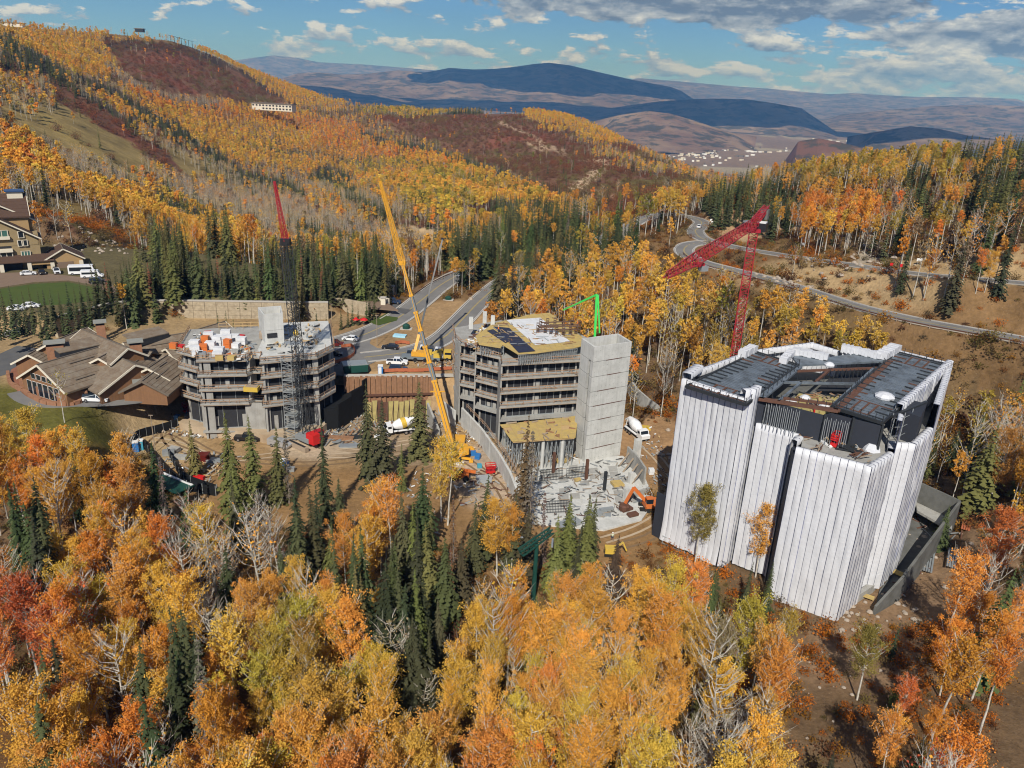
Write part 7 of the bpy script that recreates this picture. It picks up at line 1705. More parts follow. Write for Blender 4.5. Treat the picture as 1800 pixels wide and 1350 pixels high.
T2 = thing('truck_crane', 'yellow truck crane with a long black upper boom parked on the plaza', 'crane', gp(742, 632, 9.1))
B0 = np.array(atz(728, 634, 9.1))+np.array([0, 0, 1.9]); B1 = np.array(atD(778, 420, hypot(B0[0], B0[1])+12)); V0, V1 = Vector(B0), Vector(B1); t1 = at_line(B0, B1, 588)
b = MB(); b.beam(V0, V0.lerp(V1, t1), .75, .85, up=(0, 1, 0)); b.build('boom_section', M['crane_yellow'], T2)
t2 = at_line(B0, B1, 520)
b = MB(); b.beam(V0.lerp(V1, t1), V0.lerp(V1, t2), .5, .6, up=(0, 1, 0)); b.build('boom_section', M['steel_dark'], T2)
b = MB(); b.beam(V0.lerp(V1, t2), V1, .4, .45, up=(0, 1, 0)); b.build('boom_section', M['black_paint'], T2)
b = MB(); b.beam(V1+Vector((-.4, 0, .2)), V1+Vector((.4, 0, -.2)), .6, .6); b.build('boom_head', M['black_paint'], T2)
x, y, z = atz(742, 634, 9.1)
b = MB(); b.b2(x-5.5, x+5, y-1.3, y+1.3, z+.7, z+1.4); b.build('carrier', M['crane_grey'], T2); b = MB(); b.b2(x-2.8, x+1.2, y-1.2, y+1.2, z+1.5, z+2.7); b.build('superstructure', M['crane_yellow'], T2)
b = MB(); b.b2(x+3.2, x+5.2, y-1.2, y+1.2, z+1.4, z+2.5); o = b.build('driver_cab', M['yellow_paint'], T2); b = MB(); b.b2(x+4.2, x+5.25, y-1.0, y+1.0, z+1.8, z+2.4); b.build('windscreen', M['glass_dark'], o)
for k in range(4):
    for s in (-1.3, 1.3): b = MB(); b.tube((x-4.4+k*2.7, y+s-.2, z+.6), (x-4.4+k*2.7, y+s+.2, z+.6), .6, .6, 12); b.build('wheel', M['tyre'], T2)
q = atz(770, 632, 9.1); TT = thing('boom_truck', 'yellow flatbed boom truck parked beside the truck crane', 'truck', q); x, y, z = q
b = MB(); b.b2(x-3.5, x+1.5, y-1.2, y+1.2, z+.8, z+1.3); b.build('bed', M['white_paint'], TT); b = MB(); b.b2(x+1.6, x+3.6, y-1.15, y+1.15, z+.8, z+2.8); o = b.build('cab', M['yellow_paint'], TT); b = MB(); b.b2(x+1.9, x+3.65, y-1.2, y+1.2, z+1.9, z+2.5); b.build('cab_window', M['glass_dark'], o)
b = MB(); b.beam((x-2.6, y, z+1.4), (x+1.2, y, z+3.0), .5); b.box((x-2.4, y, z+1.9), (1.4, 1.4, 1.4)); b.build('folded_boom', M['yellow_paint'], TT)
for k in (-2.4, -1.2, 2.6):
    for s in (-1.1, 1.1): b = MB(); b.tube((x+k, y+s-.15, z+.5), (x+k, y+s+.15, z+.5), .5, .5, 12); b.build('wheel', M['tyre'], TT)

# crawler crane with lattice boom
q = gp(545, 783); CC = thing('crawler_crane', 'crawler crane with a black lattice mast and red luffing jib before the left building', 'crane', q); x, y, z = q
for s in (-1, 1):
    b = MB(); ax = Vector((.80, -.6, 0)); nx = Vector((.6, .8, 0)); c0 = Vector((x-1, y, z+.65))+nx*s*2.3; b.beam(c0-ax*3.6, c0+ax*3.4, 1.0, 1.1); o = b.build('track', M['lumber_grey' if s < 0 else 'tyre'], CC)
    b = MB(); b.beam(c0-ax*3.0, c0+ax*2.8, .6, 1.2); b.build('track_frame', M['tyre'], o)
b = MB(); b.box((x-.6, y+.6, z+1.9), (4.6, 3.4, 1.2), -.64); b.build('deck', M['galv'], CC)
b = MB(); b.box((x+1.2, y-1.4, z+2.6), (2.6, 2.0, 2.4), -.64); b.build('counterweight', M['paint_red'], CC)
b = MB(); b.box((x+1.9, y+1.0, z+2.7), (1.4, 1.9, 1.8), -.64); o = b.build('cab', M['crane_red'], CC); b = MB(); b.box((x+1.95, y+.9, z+2.9), (1.3, 1.7, 1.0), -.64); b.build('cab_glass', M['glass_dark'], o)
C0 = Vector((x-1.0, y+1.2, z+2.4)); C1 = Vector(atD(502, 425, hypot(x, y)+6)); 
for i in range(6):
    b = MB(); lattice(b, C0.lerp(C1, i/6), C0.lerp(C1, (i+.98)/6), 1.8 if i else 1.2, 1.8, 6, .07, .035); b.build('mast_section', M['steel_dark'], CC)
C2 = Vector(atD(482, 318, hypot(C1.x, C1.y)+4)); b = MB(); b.box(tuple(C1), (2.0, 1.4, 1.4)); b.build('mast_head', M['black_paint'], CC)
for i in range(4): b = MB(); lattice(b, C1.lerp(C2, i/4), C1.lerp(C2, (i+.98)/4), 1.1-.2*i, 1.1-.2*(i+1), 5, .06, .03); b.build('jib_section', M['crane_red'], CC)
for s in (-.5, .5): b = MB(); b.tube(C1+Vector((s, -1.5, 0)), Vector((x+1+s, y-1, z+3)), .05, .05, 4); b.build('pendant', M['steel_dark'], CC)
# scaffold hoist tower beside it
HTW = thing('hoist_tower', 'grey tubular hoist and scaffold tower standing against the left building', 'scaffold', (-52, 168, 0))
for i in range(7):
    b = MB(); x0, y0 = -50.8, 166.4; lattice(b, (x0, y0, .5+i*2.9), (x0, y0, .5+(i+.97)*2.9), 2.6, 2.6, 3, .07, .045)
    if i < 6: b.box((x0, y0, .5+i*2.9), (2.8, 2.8, .08))
    b.build('scaffold_bay', M['galv'], HTW)
# concrete placing boom (green) on the middle building
GB = thing('placing_boom', 'bright green concrete placing boom folded above the middle building', 'pump', atz(1046, 584, 24))
g0, g1, g2 = Vector(atD(1046, 592, 182)), Vector(atD(1049, 518, 183)), Vector(atD(990, 545, 190))
b = MB(); b.beam(g0-Vector((0, 0, 2)), g1, .55, .55); b.build('lower_arm', M['green_boom'], GB); b = MB(); b.beam(g1+Vector((.3, 0, 0)), g0+Vector((1.0, 0, 1)), .35, .35); b.build('pipe', M['green_boom'], GB)
b = MB(); b.beam(g1, g1.lerp(g2, .5), .42, .42); b.build('upper_arm', M['green_boom'], GB); b = MB(); b.beam(g1.lerp(g2, .5), g2, .3, .3); b.build('outer_arm', M['green_boom'], GB)
b = MB(); b.tube(g2, g2-Vector((0, 0, 4.5)), .12, .1, 6); b.build('end_hose', M['steel_dark'], GB)

# ================================================================ vehicles (front looks along +x)
def wheels(root, xs, w, r=.37, wd=.24):
    for xx in xs:
        for s in (-1, 1):
            b = MB(); b.tube((xx, s*(w/2-wd*.5), r), (xx, s*(w/2+.02), r), r, r, 14); t = b.build('tyre', M['tyre'], root)
            b = MB(); b.tube((xx, s*(w/2), r), (xx, s*(w/2+.035), r), r*.6, r*.6, 10); b.build('rim', M['rim'], t)
def carbody(root, L, Wd, hood, roofz, belt, prof, top, paint, glass=True, zlow=.28):
    """prof: lower body outline (x,z); top: cabin outline (x,z) narrower at the roof"""
    b = MB(); n = len(prof)
    vs = []
    for s, k in ((-1, .94), (-1, 1.0), (1, 1.0), (1, .94)):
        for (x_, z_) in prof: vs.append((x_, s*Wd/2*k*(1 if z_ < belt-.12 or k == .94 else .97), z_+(0.0 if k == 1.0 else (.03 if z_ > belt-.1 else 0))))
    fs = [tuple(range(n))[::-1], tuple(range(3*n, 4*n))]
    for r_ in range(3): fs += [(r_*n+i, r_*n+(i+1) % n, (r_+1)*n+(i+1) % n, (r_+1)*n+i) for i in range(n)]
    b.add(vs, fs); o = b.build('body', M[paint], root)
    m = len(top); b = MB(); wt, wb = Wd*.74, Wd*.92; vs = [(x_, s*(wb if z_ <= belt+.01 else wt)/2, z_) for s in (-1, 1) for (x_, z_) in top]
    b.add(vs, [tuple(range(m))[::-1], tuple(range(m, 2*m))]+[(i, (i+1) % m, m+(i+1) % m, m+i) for i in range(m)]); g = b.build('windows', M['glass_dark'], root)
    tz_ = max(z_ for _, z_ in top); xs = [x_ for x_, z_ in top if z_ > tz_-.05]; x0, x1 = min(xs), max(xs)
    b = MB(); b.b2(x0-.05, x1+.05, -wt/2-.03, wt/2+.03, tz_-.03, tz_+.05)
    for s in (-1, 1):
        for (xa, xb) in ((x0, top[0][0]), (x1, top[-1][0]), ((x0+x1)/2, (x0+x1)/2)): b.beam((xa, s*(wt/2+.0), tz_), (xb, s*(wb/2+.01), belt), .10, .06)
    b.build('roof', M[paint], root)
    for s in (-1, 1):
        b = MB(); b.b2(L/2-.07, L/2+.01, s*Wd*.40-.14, s*Wd*.40+.14, belt-.32, belt-.16); b.build('headlight', M['white_paint'], root)
        b = MB(); b.b2(-L/2-.01, -L/2+.06, s*Wd*.42-.10, s*Wd*.42+.10, belt-.30, belt-.10); b.build('tail_light', M['paint_red'], root)
        b = MB(); b.b2(.35*L*.5, .35*L*.5+.16, s*(Wd/2+.02), s*(Wd/2+.18), belt, belt+.14); b.build('mirror', M['black_paint'], root)
    b = MB(); b.b2(L/2-.04, L/2+.03, -Wd*.28, Wd*.28, .45, belt-.2); b.build('grille', M['black_paint'], root)
    return o
def sedan(name, label, cat, paint, loc, rz, L=4.7, W_=1.85):
    r = thing(name, label, cat); h = L/2
    carbody(r, L, W_, .9, 1.42, .92, [(-h,.35),(-h+.1,.25),(h-.1,.25),(h,.4),(h-.03,.72),(h-1.1,.90),(-h+.8,.95),(-h,.90)], [(-h+.35,.93),(-h+1.05,1.40),(.25,1.42),(1.15,.92)], paint); wheels(r, (-h+.85, h-.9), W_); r.location = loc; r.rotation_euler[2] = rz; return r
def suv(name, label, cat, paint, loc, rz, L=5.0, W_=1.95, H_=1.85):
    r = thing(name, label, cat); h = L/2
    carbody(r, L, W_, 1.0, H_, 1.12, [(-h,.45),(-h+.1,.3),(h-.1,.3),(h,.5),(h-.02,.95),(h-1.15,1.10),(-h+.1,1.13),(-h,1.0)], [(-h+.08,1.12),(-h+.3,H_-.06),(.35,H_),(1.2,1.12)], paint); wheels(r, (-h+.9, h-.95), W_, .40); r.location = loc; r.rotation_euler[2] = rz; return r
def pickup(name, label, cat, paint, loc, rz, L=5.7, W_=2.0, load=None):
    r = thing(name, label, cat); h = L/2
    carbody(r, L, W_, 1.0, 1.85, 1.12, [(-h,.5),(-h+.1,.35),(h-.1,.35),(h,.5),(h,.98),(h-1.25,1.12),(-h+1.9,1.14),(-h,1.12)], [(-h+1.95,1.13),(-h+2.1,1.80),(.75,1.84),(1.5,1.12)], paint); wheels(r, (-h+1.0, h-1.0), W_, .42)
    b = MB(); b.b2(-h+.12, -h+1.88, -W_*.42, W_*.42, 1.10, 1.165); b.build('bed', M['black_paint'], r)
    if load: b = MB(); b.b2(-h+.3, -h+1.6, -W_*.3, W_*.3, 1.15, 1.5); b.build('tool_box', M[load], r)
    r.location = loc; r.rotation_euler[2] = rz; return r
def van(name, label, cat, paint, loc, rz, L=6.5, W_=2.1, H_=2.7, low=False):
    r = thing(name, label, cat); h = L/2
    b = MB(); b.extr([(-h,.4),(h-.1,.4),(h,.9),(h-.9,1.25),(h-1.6,H_-.1),(h-2.0,H_),(-h+.1,H_),(-h,H_-.15)], -W_/2, W_/2); b.build('body', M[paint], r)
    b = MB(); 
    for s in (-1, 1): b.b2(-h+.4, h-1.9, s*(W_/2-.02), s*(W_/2+.02), 1.35, H_-.55)
    b.build('side_windows', M['glass_dark'], r)
    b = MB(); b.add([(h-.88, -W_*.44, 1.32), (h-.88, W_*.44, 1.32), (h-1.55, W_*.42, H_-.2), (h-1.55, -W_*.42, H_-.2)], [(0, 1, 2, 3)]); b.build('windscreen', M['glass_dark'], r)
    wheels(r, (-h+1.2, h-1.1), W_, .4); r.location = loc; r.rotation_euler[2] = rz; return r
def G(px, py, z=None):
    if z is not None: return atz(px, py, z)
    return gp(px, py)
sedan('parked_car', 'white sedan driving across the plaza left of the island', 'car', 'car_white', G(616,598,9.04), pi-.1)
sedan('parked_car', 'black sedan beside the orange net at the island', 'car', 'car_black', G(686,613,9.06), pi)
suv('parked_car', 'maroon car half hidden behind the roof of the left building', 'car', 'car_maroon', G(590,608,9.05), .1, 4.7)
sedan('parked_car', 'dark car below the maroon one near the safety net', 'car', 'car_black', G(588,625,9.05), .15, 4.4)
pickup('pickup_truck', 'white crew cab pickup parked at the pit edge', 'pickup', 'car_white', G(698,640,9.05), 0.02)
suv('parked_car', 'dark blue suv parked in front of the white crew cab pickup', 'car', 'car_blue', G(700,652,9.05), 0.0, 4.8, 1.9, 1.6)
pickup('pickup_truck', 'grey pickup left of the truck crane boom', 'pickup', 'car_grey', G(721,625,9.05), -1.5)
pickup('pickup_truck', 'white pickup between the two crane booms', 'pickup', 'car_white', G(741,626,9.05)[:1]+(G(741,621,9.05)[1]+1.5, 9.05), -1.5)
suv('parked_car', 'dark suv right of the tall yellow boom', 'car', 'car_blue', G(757,622,9.05), -1.5, 4.8)
pickup('pickup_truck', 'white pickup facing the camera at the end of the plaza row', 'pickup', 'car_white', G(770,622,9.05), -1.55)
pickup('pickup_truck', 'dark blue pickup between the stone gate piers', 'pickup', 'car_blue', G(690,533,9.75), .05)
sedan('driving_car', 'small silver car driving down the left valley road', 'car', 'car_silver', G(811,487,10.8), -2.3, 4.4)
sedan('driving_car', 'white car in the curve above the hairpin bend', 'car', 'car_white', G(1229,400,22.75), 1.2, 4.6)
suv('parked_car', 'white and black suv on the footpath before the club house', 'car', 'car_white', G(170,705,9.2), .05, 5.7, 2.0, 1.9)
sedan('parked_car', 'white car with an open tailgate at the hotel porch', 'car', 'car_white', G(50,483,14.05), .5)
sedan('parked_car', 'dark car parked between porch piers of the hotel', 'car', 'car_black', G(74,481,14.05), -.9)
suv('parked_car', 'white suv parked before the small hotel gable', 'car', 'car_white', G(100,480,14.05), -.95)
van('shuttle_bus', 'long white shuttle bus with a high roof beside the hotel', 'bus', 'car_white', G(148,482,14.05), .35, 9.0, 2.4, 3.2)
van('shuttle_van', 'white van with dark windows in front of the shuttle bus', 'van', 'car_white', G(163,488,14.05), .35, 6.8, 2.1, 2.6)
suv('parked_car', 'black suv at the end of the hotel drive', 'car', 'car_black', G(174,498,14.05), .3, 5.6, 2.0, 1.9)
pickup('pickup_truck', 'black pickup in front of the left building behind the narrow ragged spruce', 'pickup', 'car_black', G(436,774), .05, 6.0)
van('work_van', 'silver low van standing in the dirt yard below the left building', 'van', 'car_silver', G(492,785), -.35, 5.6, 2.0, 1.9)
for lab, px, py in (('white car under the planted spruces left of the stone wall', 30, 545), ('second white car under the planted spruces', 55, 540)): sedan('parked_car', lab, 'car', 'car_white', G(px, py, 14.05), .3)
for k, (lab, px, py) in enumerate((('white car parked on the lane left of the club house', 22, 590), ('dark car parked on the lane left of the club house', 42, 582))): sedan('parked_car', lab, 'car', ['car_white', 'car_black'][k], G(px, py, 9.1), .6)
def mixer(label, loc, rz, stripe):
    r = thing('mixer_truck', label, 'mixer truck')
    b = MB(); b.b2(-4.3, 4.2, -.55, .55, .75, 1.1); b.build('chassis', M['steel_dark'], r)
    b = MB(); b.extr([(2.2,1.0),(4.5,1.0),(4.6,1.9),(3.9,2.1),(3.5,2.95),(2.3,3.0)], -1.2, 1.2); o = b.build('cab', M['car_white'], r)
    b = MB(); b.add([(3.93, -1.05, 2.12), (3.93, 1.05, 2.12), (3.53, 1.0, 2.88), (3.53, -1.0, 2.88)], [(0, 1, 2, 3)]); b.b2(2.5, 3.4, -1.22, 1.22, 2.1, 2.7); b.build('cab_windows', M['glass_dark'], o)
    A = Vector((1.9, 0, 2.2)); B = Vector((-3.4, 0, 3.4)); pr = [(0, .55), (.12, 1.0), (.38, 1.35), (.60, 1.28), (.85, .85), (1, .55)]
    for i in range(5):
        b = MB(); b.tube(A.lerp(B, pr[i][0]), A.lerp(B, pr[i+1][0]), pr[i][1], pr[i+1][1], 18, cap=i in (0, 4)); b.build('drum', M[stripe if i == 2 and stripe else 'car_white'], r)
    b = MB(); b.beam((-3.2, 0, 3.7), (-4.6, 0, 2.6), .9, .3); b.build('chute', M['car_white'], r); b = MB(); b.beam((-3.6, -.8, 1.0), (-3.4, -.6, 3.2), .15); b.beam((-3.6, .8, 1.0), (-3.4, .6, 3.2), .15); b.build('drum_frame', M['yellow_paint' if stripe else 'car_white'], r)
    b = MB(); b.b2(-3.6, 1.9, -1.25, -.7, 1.15, 1.35); b.b2(-3.6, 1.9, .7, 1.25, 1.15, 1.35); b.build('fenders', M['car_white'], r)
    wheels(r, (-3.5, -2.3, -1.1, 3.4), 2.4, .52, .4); r.location = loc; r.rotation_euler[2] = rz; return r
mixer('white concrete mixer with a yellow banded drum parked in the pit', G(704,762), -2.7, 'yellow_paint')
mixer('white concrete mixer facing the camera on the haul road beside the tower', G(1117,766), -1.15, None)
# ---- excavator, loader, lifts, small plant
q = gp(1140, 896); EX = thing('excavator', 'orange excavator working beside the foundation slab', 'excavator', q); x, y, z = q
for s in (-1, 1): b = MB(); b.beam((x-2.0, y+s*1.1, z+.5), (x+2.0, y+s*1.1, z+.5), .7, .9); b.build('track', M['tyre'], EX)
b = MB(); b.box((x+.3, y, z+1.6), (3.0, 2.6, 1.2), .2); b.build('engine_deck', M['orange_paint'], EX); b = MB(); b.box((x-.2, y-.8, z+2.5), (1.5, 1.1, 1.6), .2); o = b.build('cab', M['orange_paint'], EX); b = MB(); b.box((x-.25, y-.85, z+2.6), (1.42, 1.16, 1.0), .2); b.build('cab_glass', M['glass_dark'], o)
b = MB(); b.beam((x-.8, y, z+2.0), (x-3.6, y-.6, z+5.2), .6, .7); b.build('boom', M['orange_paint'], EX); b = MB(); b.beam((x-3.6, y-.6, z+5.3), (x-5.2, y-1.4, z+2.0), .45, .5); b.build('stick', M['orange_paint'], EX); b = MB(); b.lathe((x-5.3, y-1.6, z+.4), [(.4, 0), (1.0, .5), (1.1, 1.2), (.9, 1.5)], 9); b.build('bucket', M['rust'], EX)
q = gp(808, 842); TH = thing('telehandler', 'orange telescopic loader standing below the yellow crane', 'loader', q); x, y, z = q
b = MB(); b.b2(x-2.2, x+2.0, y-.9, y+.9, z+.8, z+1.8); b.build('chassis', M['orange_paint'], TH); b = MB(); b.b2(x-.6, x+.9, y-1.0, y-.1, z+1.8, z+2.8); o = b.build('cab', M['orange_paint'], TH); b = MB(); b.b2(x-.5, x+.8, y-1.04, y-.06, z+2.0, z+2.6); b.build('cab_glass', M['glass_dark'], o)
b = MB(); b.beam((x-2, y+.5, z+2.3), (x+3.4, y+.5, z+1.6), .55); b.build('boom', M['orange_paint'], TH)
for k in (-1.5, 1.4):
    for s in (-1.1, 1.1): b = MB(); b.tube((x+k, y+s-.22, z+.65), (x+k, y+s+.22, z+.65), .65, .65, 14); b.build('wheel', M['tyre'], TH)
q = gp(1040, 962); E2 = thing('mini_excavator', 'small yellow digger half hidden behind treetops on the dirt road', 'excavator', gp(1072, 975)); x, y, z = gp(1072, 975)
b = MB(); b.b2(x-1, x+1, y-.8, y+.8, z+.6, z+1.6); b.build('body', M['yellow_paint'], E2); b = MB(); b.beam((x+.6, y, z+1.4), (x+2.2, y, z+2.8), .3); b.beam((x+2.2, y, z+2.8), (x+3.0, y, z+1.0), .25); b.build('arm', M['yellow_paint'], E2)
for s in (-.7, .7): b = MB(); b.beam((x-1.1, y+s, z+.3), (x+1.1, y+s, z+.3), .35, .5); b.build('track', M['tyre'], E2)
def scissor(label, x, y, z, h, rz=0.3):
    r = thing('scissor_lift', label, 'lift')
    b = MB(); b.b2(-1.0, 1.0, -.5, .5, .2, .75); b.build('base', M['paint_red'], r); b = MB()
    for k in range(3):
        z0 = .75+k*(h-.75)/3; z1 = .75+(k+1)*(h-.75)/3
        for s in (-.4, .4): b.beam((-.9, s, z0), (.9, s, z1), .12); b.beam((.9, s, z0), (-.9, s, z1), .12)
    b.build('scissor_arms', M['crane_red'], r); b = MB(); b.b2(-1.1, 1.1, -.55, .55, h, h+.12)
    b.build('platform', M['paint_red'], r); b = MB(); rails(b, [(-1.1,-.55,h), (1.1,-.55,h), (1.1,.55,h), (-1.1,.55,h), (-1.1,-.55,h)], 1.0, 1.1, .07, 0); b.build('guard_rail', M['paint_red'], r)
    for k in (-.7, .7):
        for s in (-.5, .5): b = MB(); b.tube((k, s-.08, .2), (k, s+.08, .2), .2, .2, 10); b.build('wheel', M['tyre'], r)
    r.location = (x, y, z); r.rotation_euler[2] = rz
c = atz(1432, 766, 28.0); scissor('red scissor lift on the open storey nearer the striped post', c[0], c[1], 28.0, 1.8)
c = atz(1467, 784, 28.0); scissor('red scissor lift on the open storey right of its twin', c[0], c[1], 28.0, 1.3, .9)
c = atz(872, 748, .5); scissor('raised red scissor lift at the corner of the middle building', c[0], c[1], .4, 6.5)
c = gp(862, 832); scissor('red scissor lift beside the pale retaining wall', c[0], c[1], c[2], 1.4)
c = gp(330, 724); scissor('small red lift at the left foot of the left building', c[0], c[1], c[2], 1.6, 1.0)
# stuff on the open storey of the wrapped building
def heap(name, label, cat, px, py, z, n, sp, L, mats, seed, w=(.08, .25), grp=None):
    rs = random.Random(seed); c = atz(px, py, z) if z is not None else gp(px, py); r = thing(name, label, cat, c, 0, grp); a0 = rs.random()*3
    for i in range(n):
        b = MB(); a = a0+rs.gauss(0, .35); l = rs.uniform(*L)/2; x, y = c[0]+rs.uniform(-sp, sp), c[1]+rs.uniform(-sp, sp); ww = rs.uniform(*w); b.beam((x-cos(a)*l, y-sin(a)*l, c[2]+.12+i*.05), (x+cos(a)*l, y+sin(a)*l, c[2]+.12+i*.05), ww, .1); b.build('board' if 'lumber' in mats[0] else 'bar', M[rs.choice(mats)], r)
heap('rebar_heap', 'rusty bar heap at the left of the open storey', 'scrap', 1368, 747, 28.05, 12, 1.0, (1.5, 3.5), ['rust', 'rust_orange'], 1)
heap('beam_stack', 'dark steel beam stack beside the red lifts', 'beams', 1490, 790, 28.1, 6, .7, (3, 4.5), ['steel_dark'], 2, (.3, .5))
heap('timber_heap', 'loose timber heap near the corner of the open storey', 'timber', 1515, 808, 28.1, 14, 1.3, (1, 3), ['lumber_grey', 'galv', 'rust'], 3)
heap('timber_heap', 'rusty timber heap at the front of the open storey', 'timber', 1436, 790, 28.1, 8, 1.0, (1, 2.6), ['lumber_grey', 'rust'], 4)
for i, (px, py, lab) in enumerate(((1385,735,'white plastic sheet crumpled at the left of the open storey'), (1410,744,'white plastic sheet beside the striped post'), (1516,775,'white plastic sheet near the steel corner column'), (1532,790,'white sheet bundle at the corner of the open storey'))):
    c = atz(px, py, 28.1); b = MB(); b.lathe((c[0], c[1], 28.05), [(1.5, 0), (1.3, .5), (.8, .9+.3*(i % 2)), (.2, 1.2)], 7); o = b.build('plastic_sheet', M['wrap']); tag(o, lab, 'sheeting')
# pallets, containers, stacks on the roof and in the yard of the left building
def pallet(label, px, py, z, w, d, h, m, rz=0.15, grp='wrapped pallets on the roof of the left building', top=None):
    c = atz(px, py, z) if z is not None else gp(px, py); r = thing('pallet_stack', label, 'pallet', c, 0, grp); n = max(1, int(h/.75))
    b = MB(); b.box((c[0], c[1], c[2]+.08), (w, d, .15), rz); b.build('pallet', M['lumber'], r)
    for i in range(n): b = MB(); b.box((c[0]+random.uniform(-.04, .04), c[1], c[2]+.17+h*(i+.5)/n), (w*.96, d*.96, h/n-.05), rz+random.uniform(-.04, .04)); b.build('bale', M[m], r)
places = [(343,604,1.6),(343,613,1.4),(368,596,2.4),(371,608,1.8),(382,594,1.5),(384,602,2.3),(386,616,1.5),(398,592,2.4),(400,602,2.6),(383,622,1.2),(412,594,1.6),(414,606,1.2),(425,600,1.8),(348,620,1.0)]
words = ['leftmost tall', 'front left', 'tall', 'middle', 'back', 'large central', 'front middle', 'rear central', 'double height', 'low front', 'rear right', 'low right', 'rightmost', 'flat']
for i, (px, py, h) in enumerate(places): pallet(f'white wrapped pallet, the {words[i]} one on the left roof', px, py+6, 19.65, 2.3, 1.7, h, 'white_deck', .1+.2*sin(i))
for i, (px, py, h, m, lab) in enumerate(((362,602,2.2,'orange_paint','orange wrapped bale between white pallets'), (358,612,1.6,'orange_paint','lower orange bale beside the red drum rack'), (401,608,2.2,'orange_paint','upright orange bale among white pallets'), (306,608,1.3,'orange_paint','orange bale at the far left corner of the roof'), (366,594,2.2,'paint_red','red upright bale behind the orange ones'), (398,586,.9,'paint_red','small red box at the back of the roof'), (424,589,.6,'paint_red','flat red box near the concrete core'), (386,628,.8,'formwork','yellow timber bundle at the front roof edge'), (408,628,.9,'formwork','second yellow timber bundle at the front roof edge'), (318,607,.7,'paint_red','red bundle near the orange bale'), (356,622,1.0,'galv','grey mesh crate at the front of the roof'), (414,616,.8,'concrete','grey sack pallet near the core'))): pallet(lab, px, py+5, 19.65, 1.7, 1.3, h, m, .3*sin(i*2), None)
q = atz(471, 592, 20.6); r_ = thing('tarp_cover', 'brown tarp covered load at the foot of the concrete core', 'tarp', q); b = MB(); b.lathe((q[0], q[1], 20.5), [(2.2, 0), (2.1, 1.2), (1.5, 2.0), (.4, 2.2)], 10); b.build('tarp', M['lumber_grey'], r_)
q = atz(520, 588, 20.6); b = MB(); b.lathe((q[0], q[1], 20.5), [(.6, 0), (.7, .7), (.4, 1.2)], 10); tag(b.build('yellow_bin', M['yellow_paint']), 'round yellow bin on the roof beside the crane mast', 'bin')
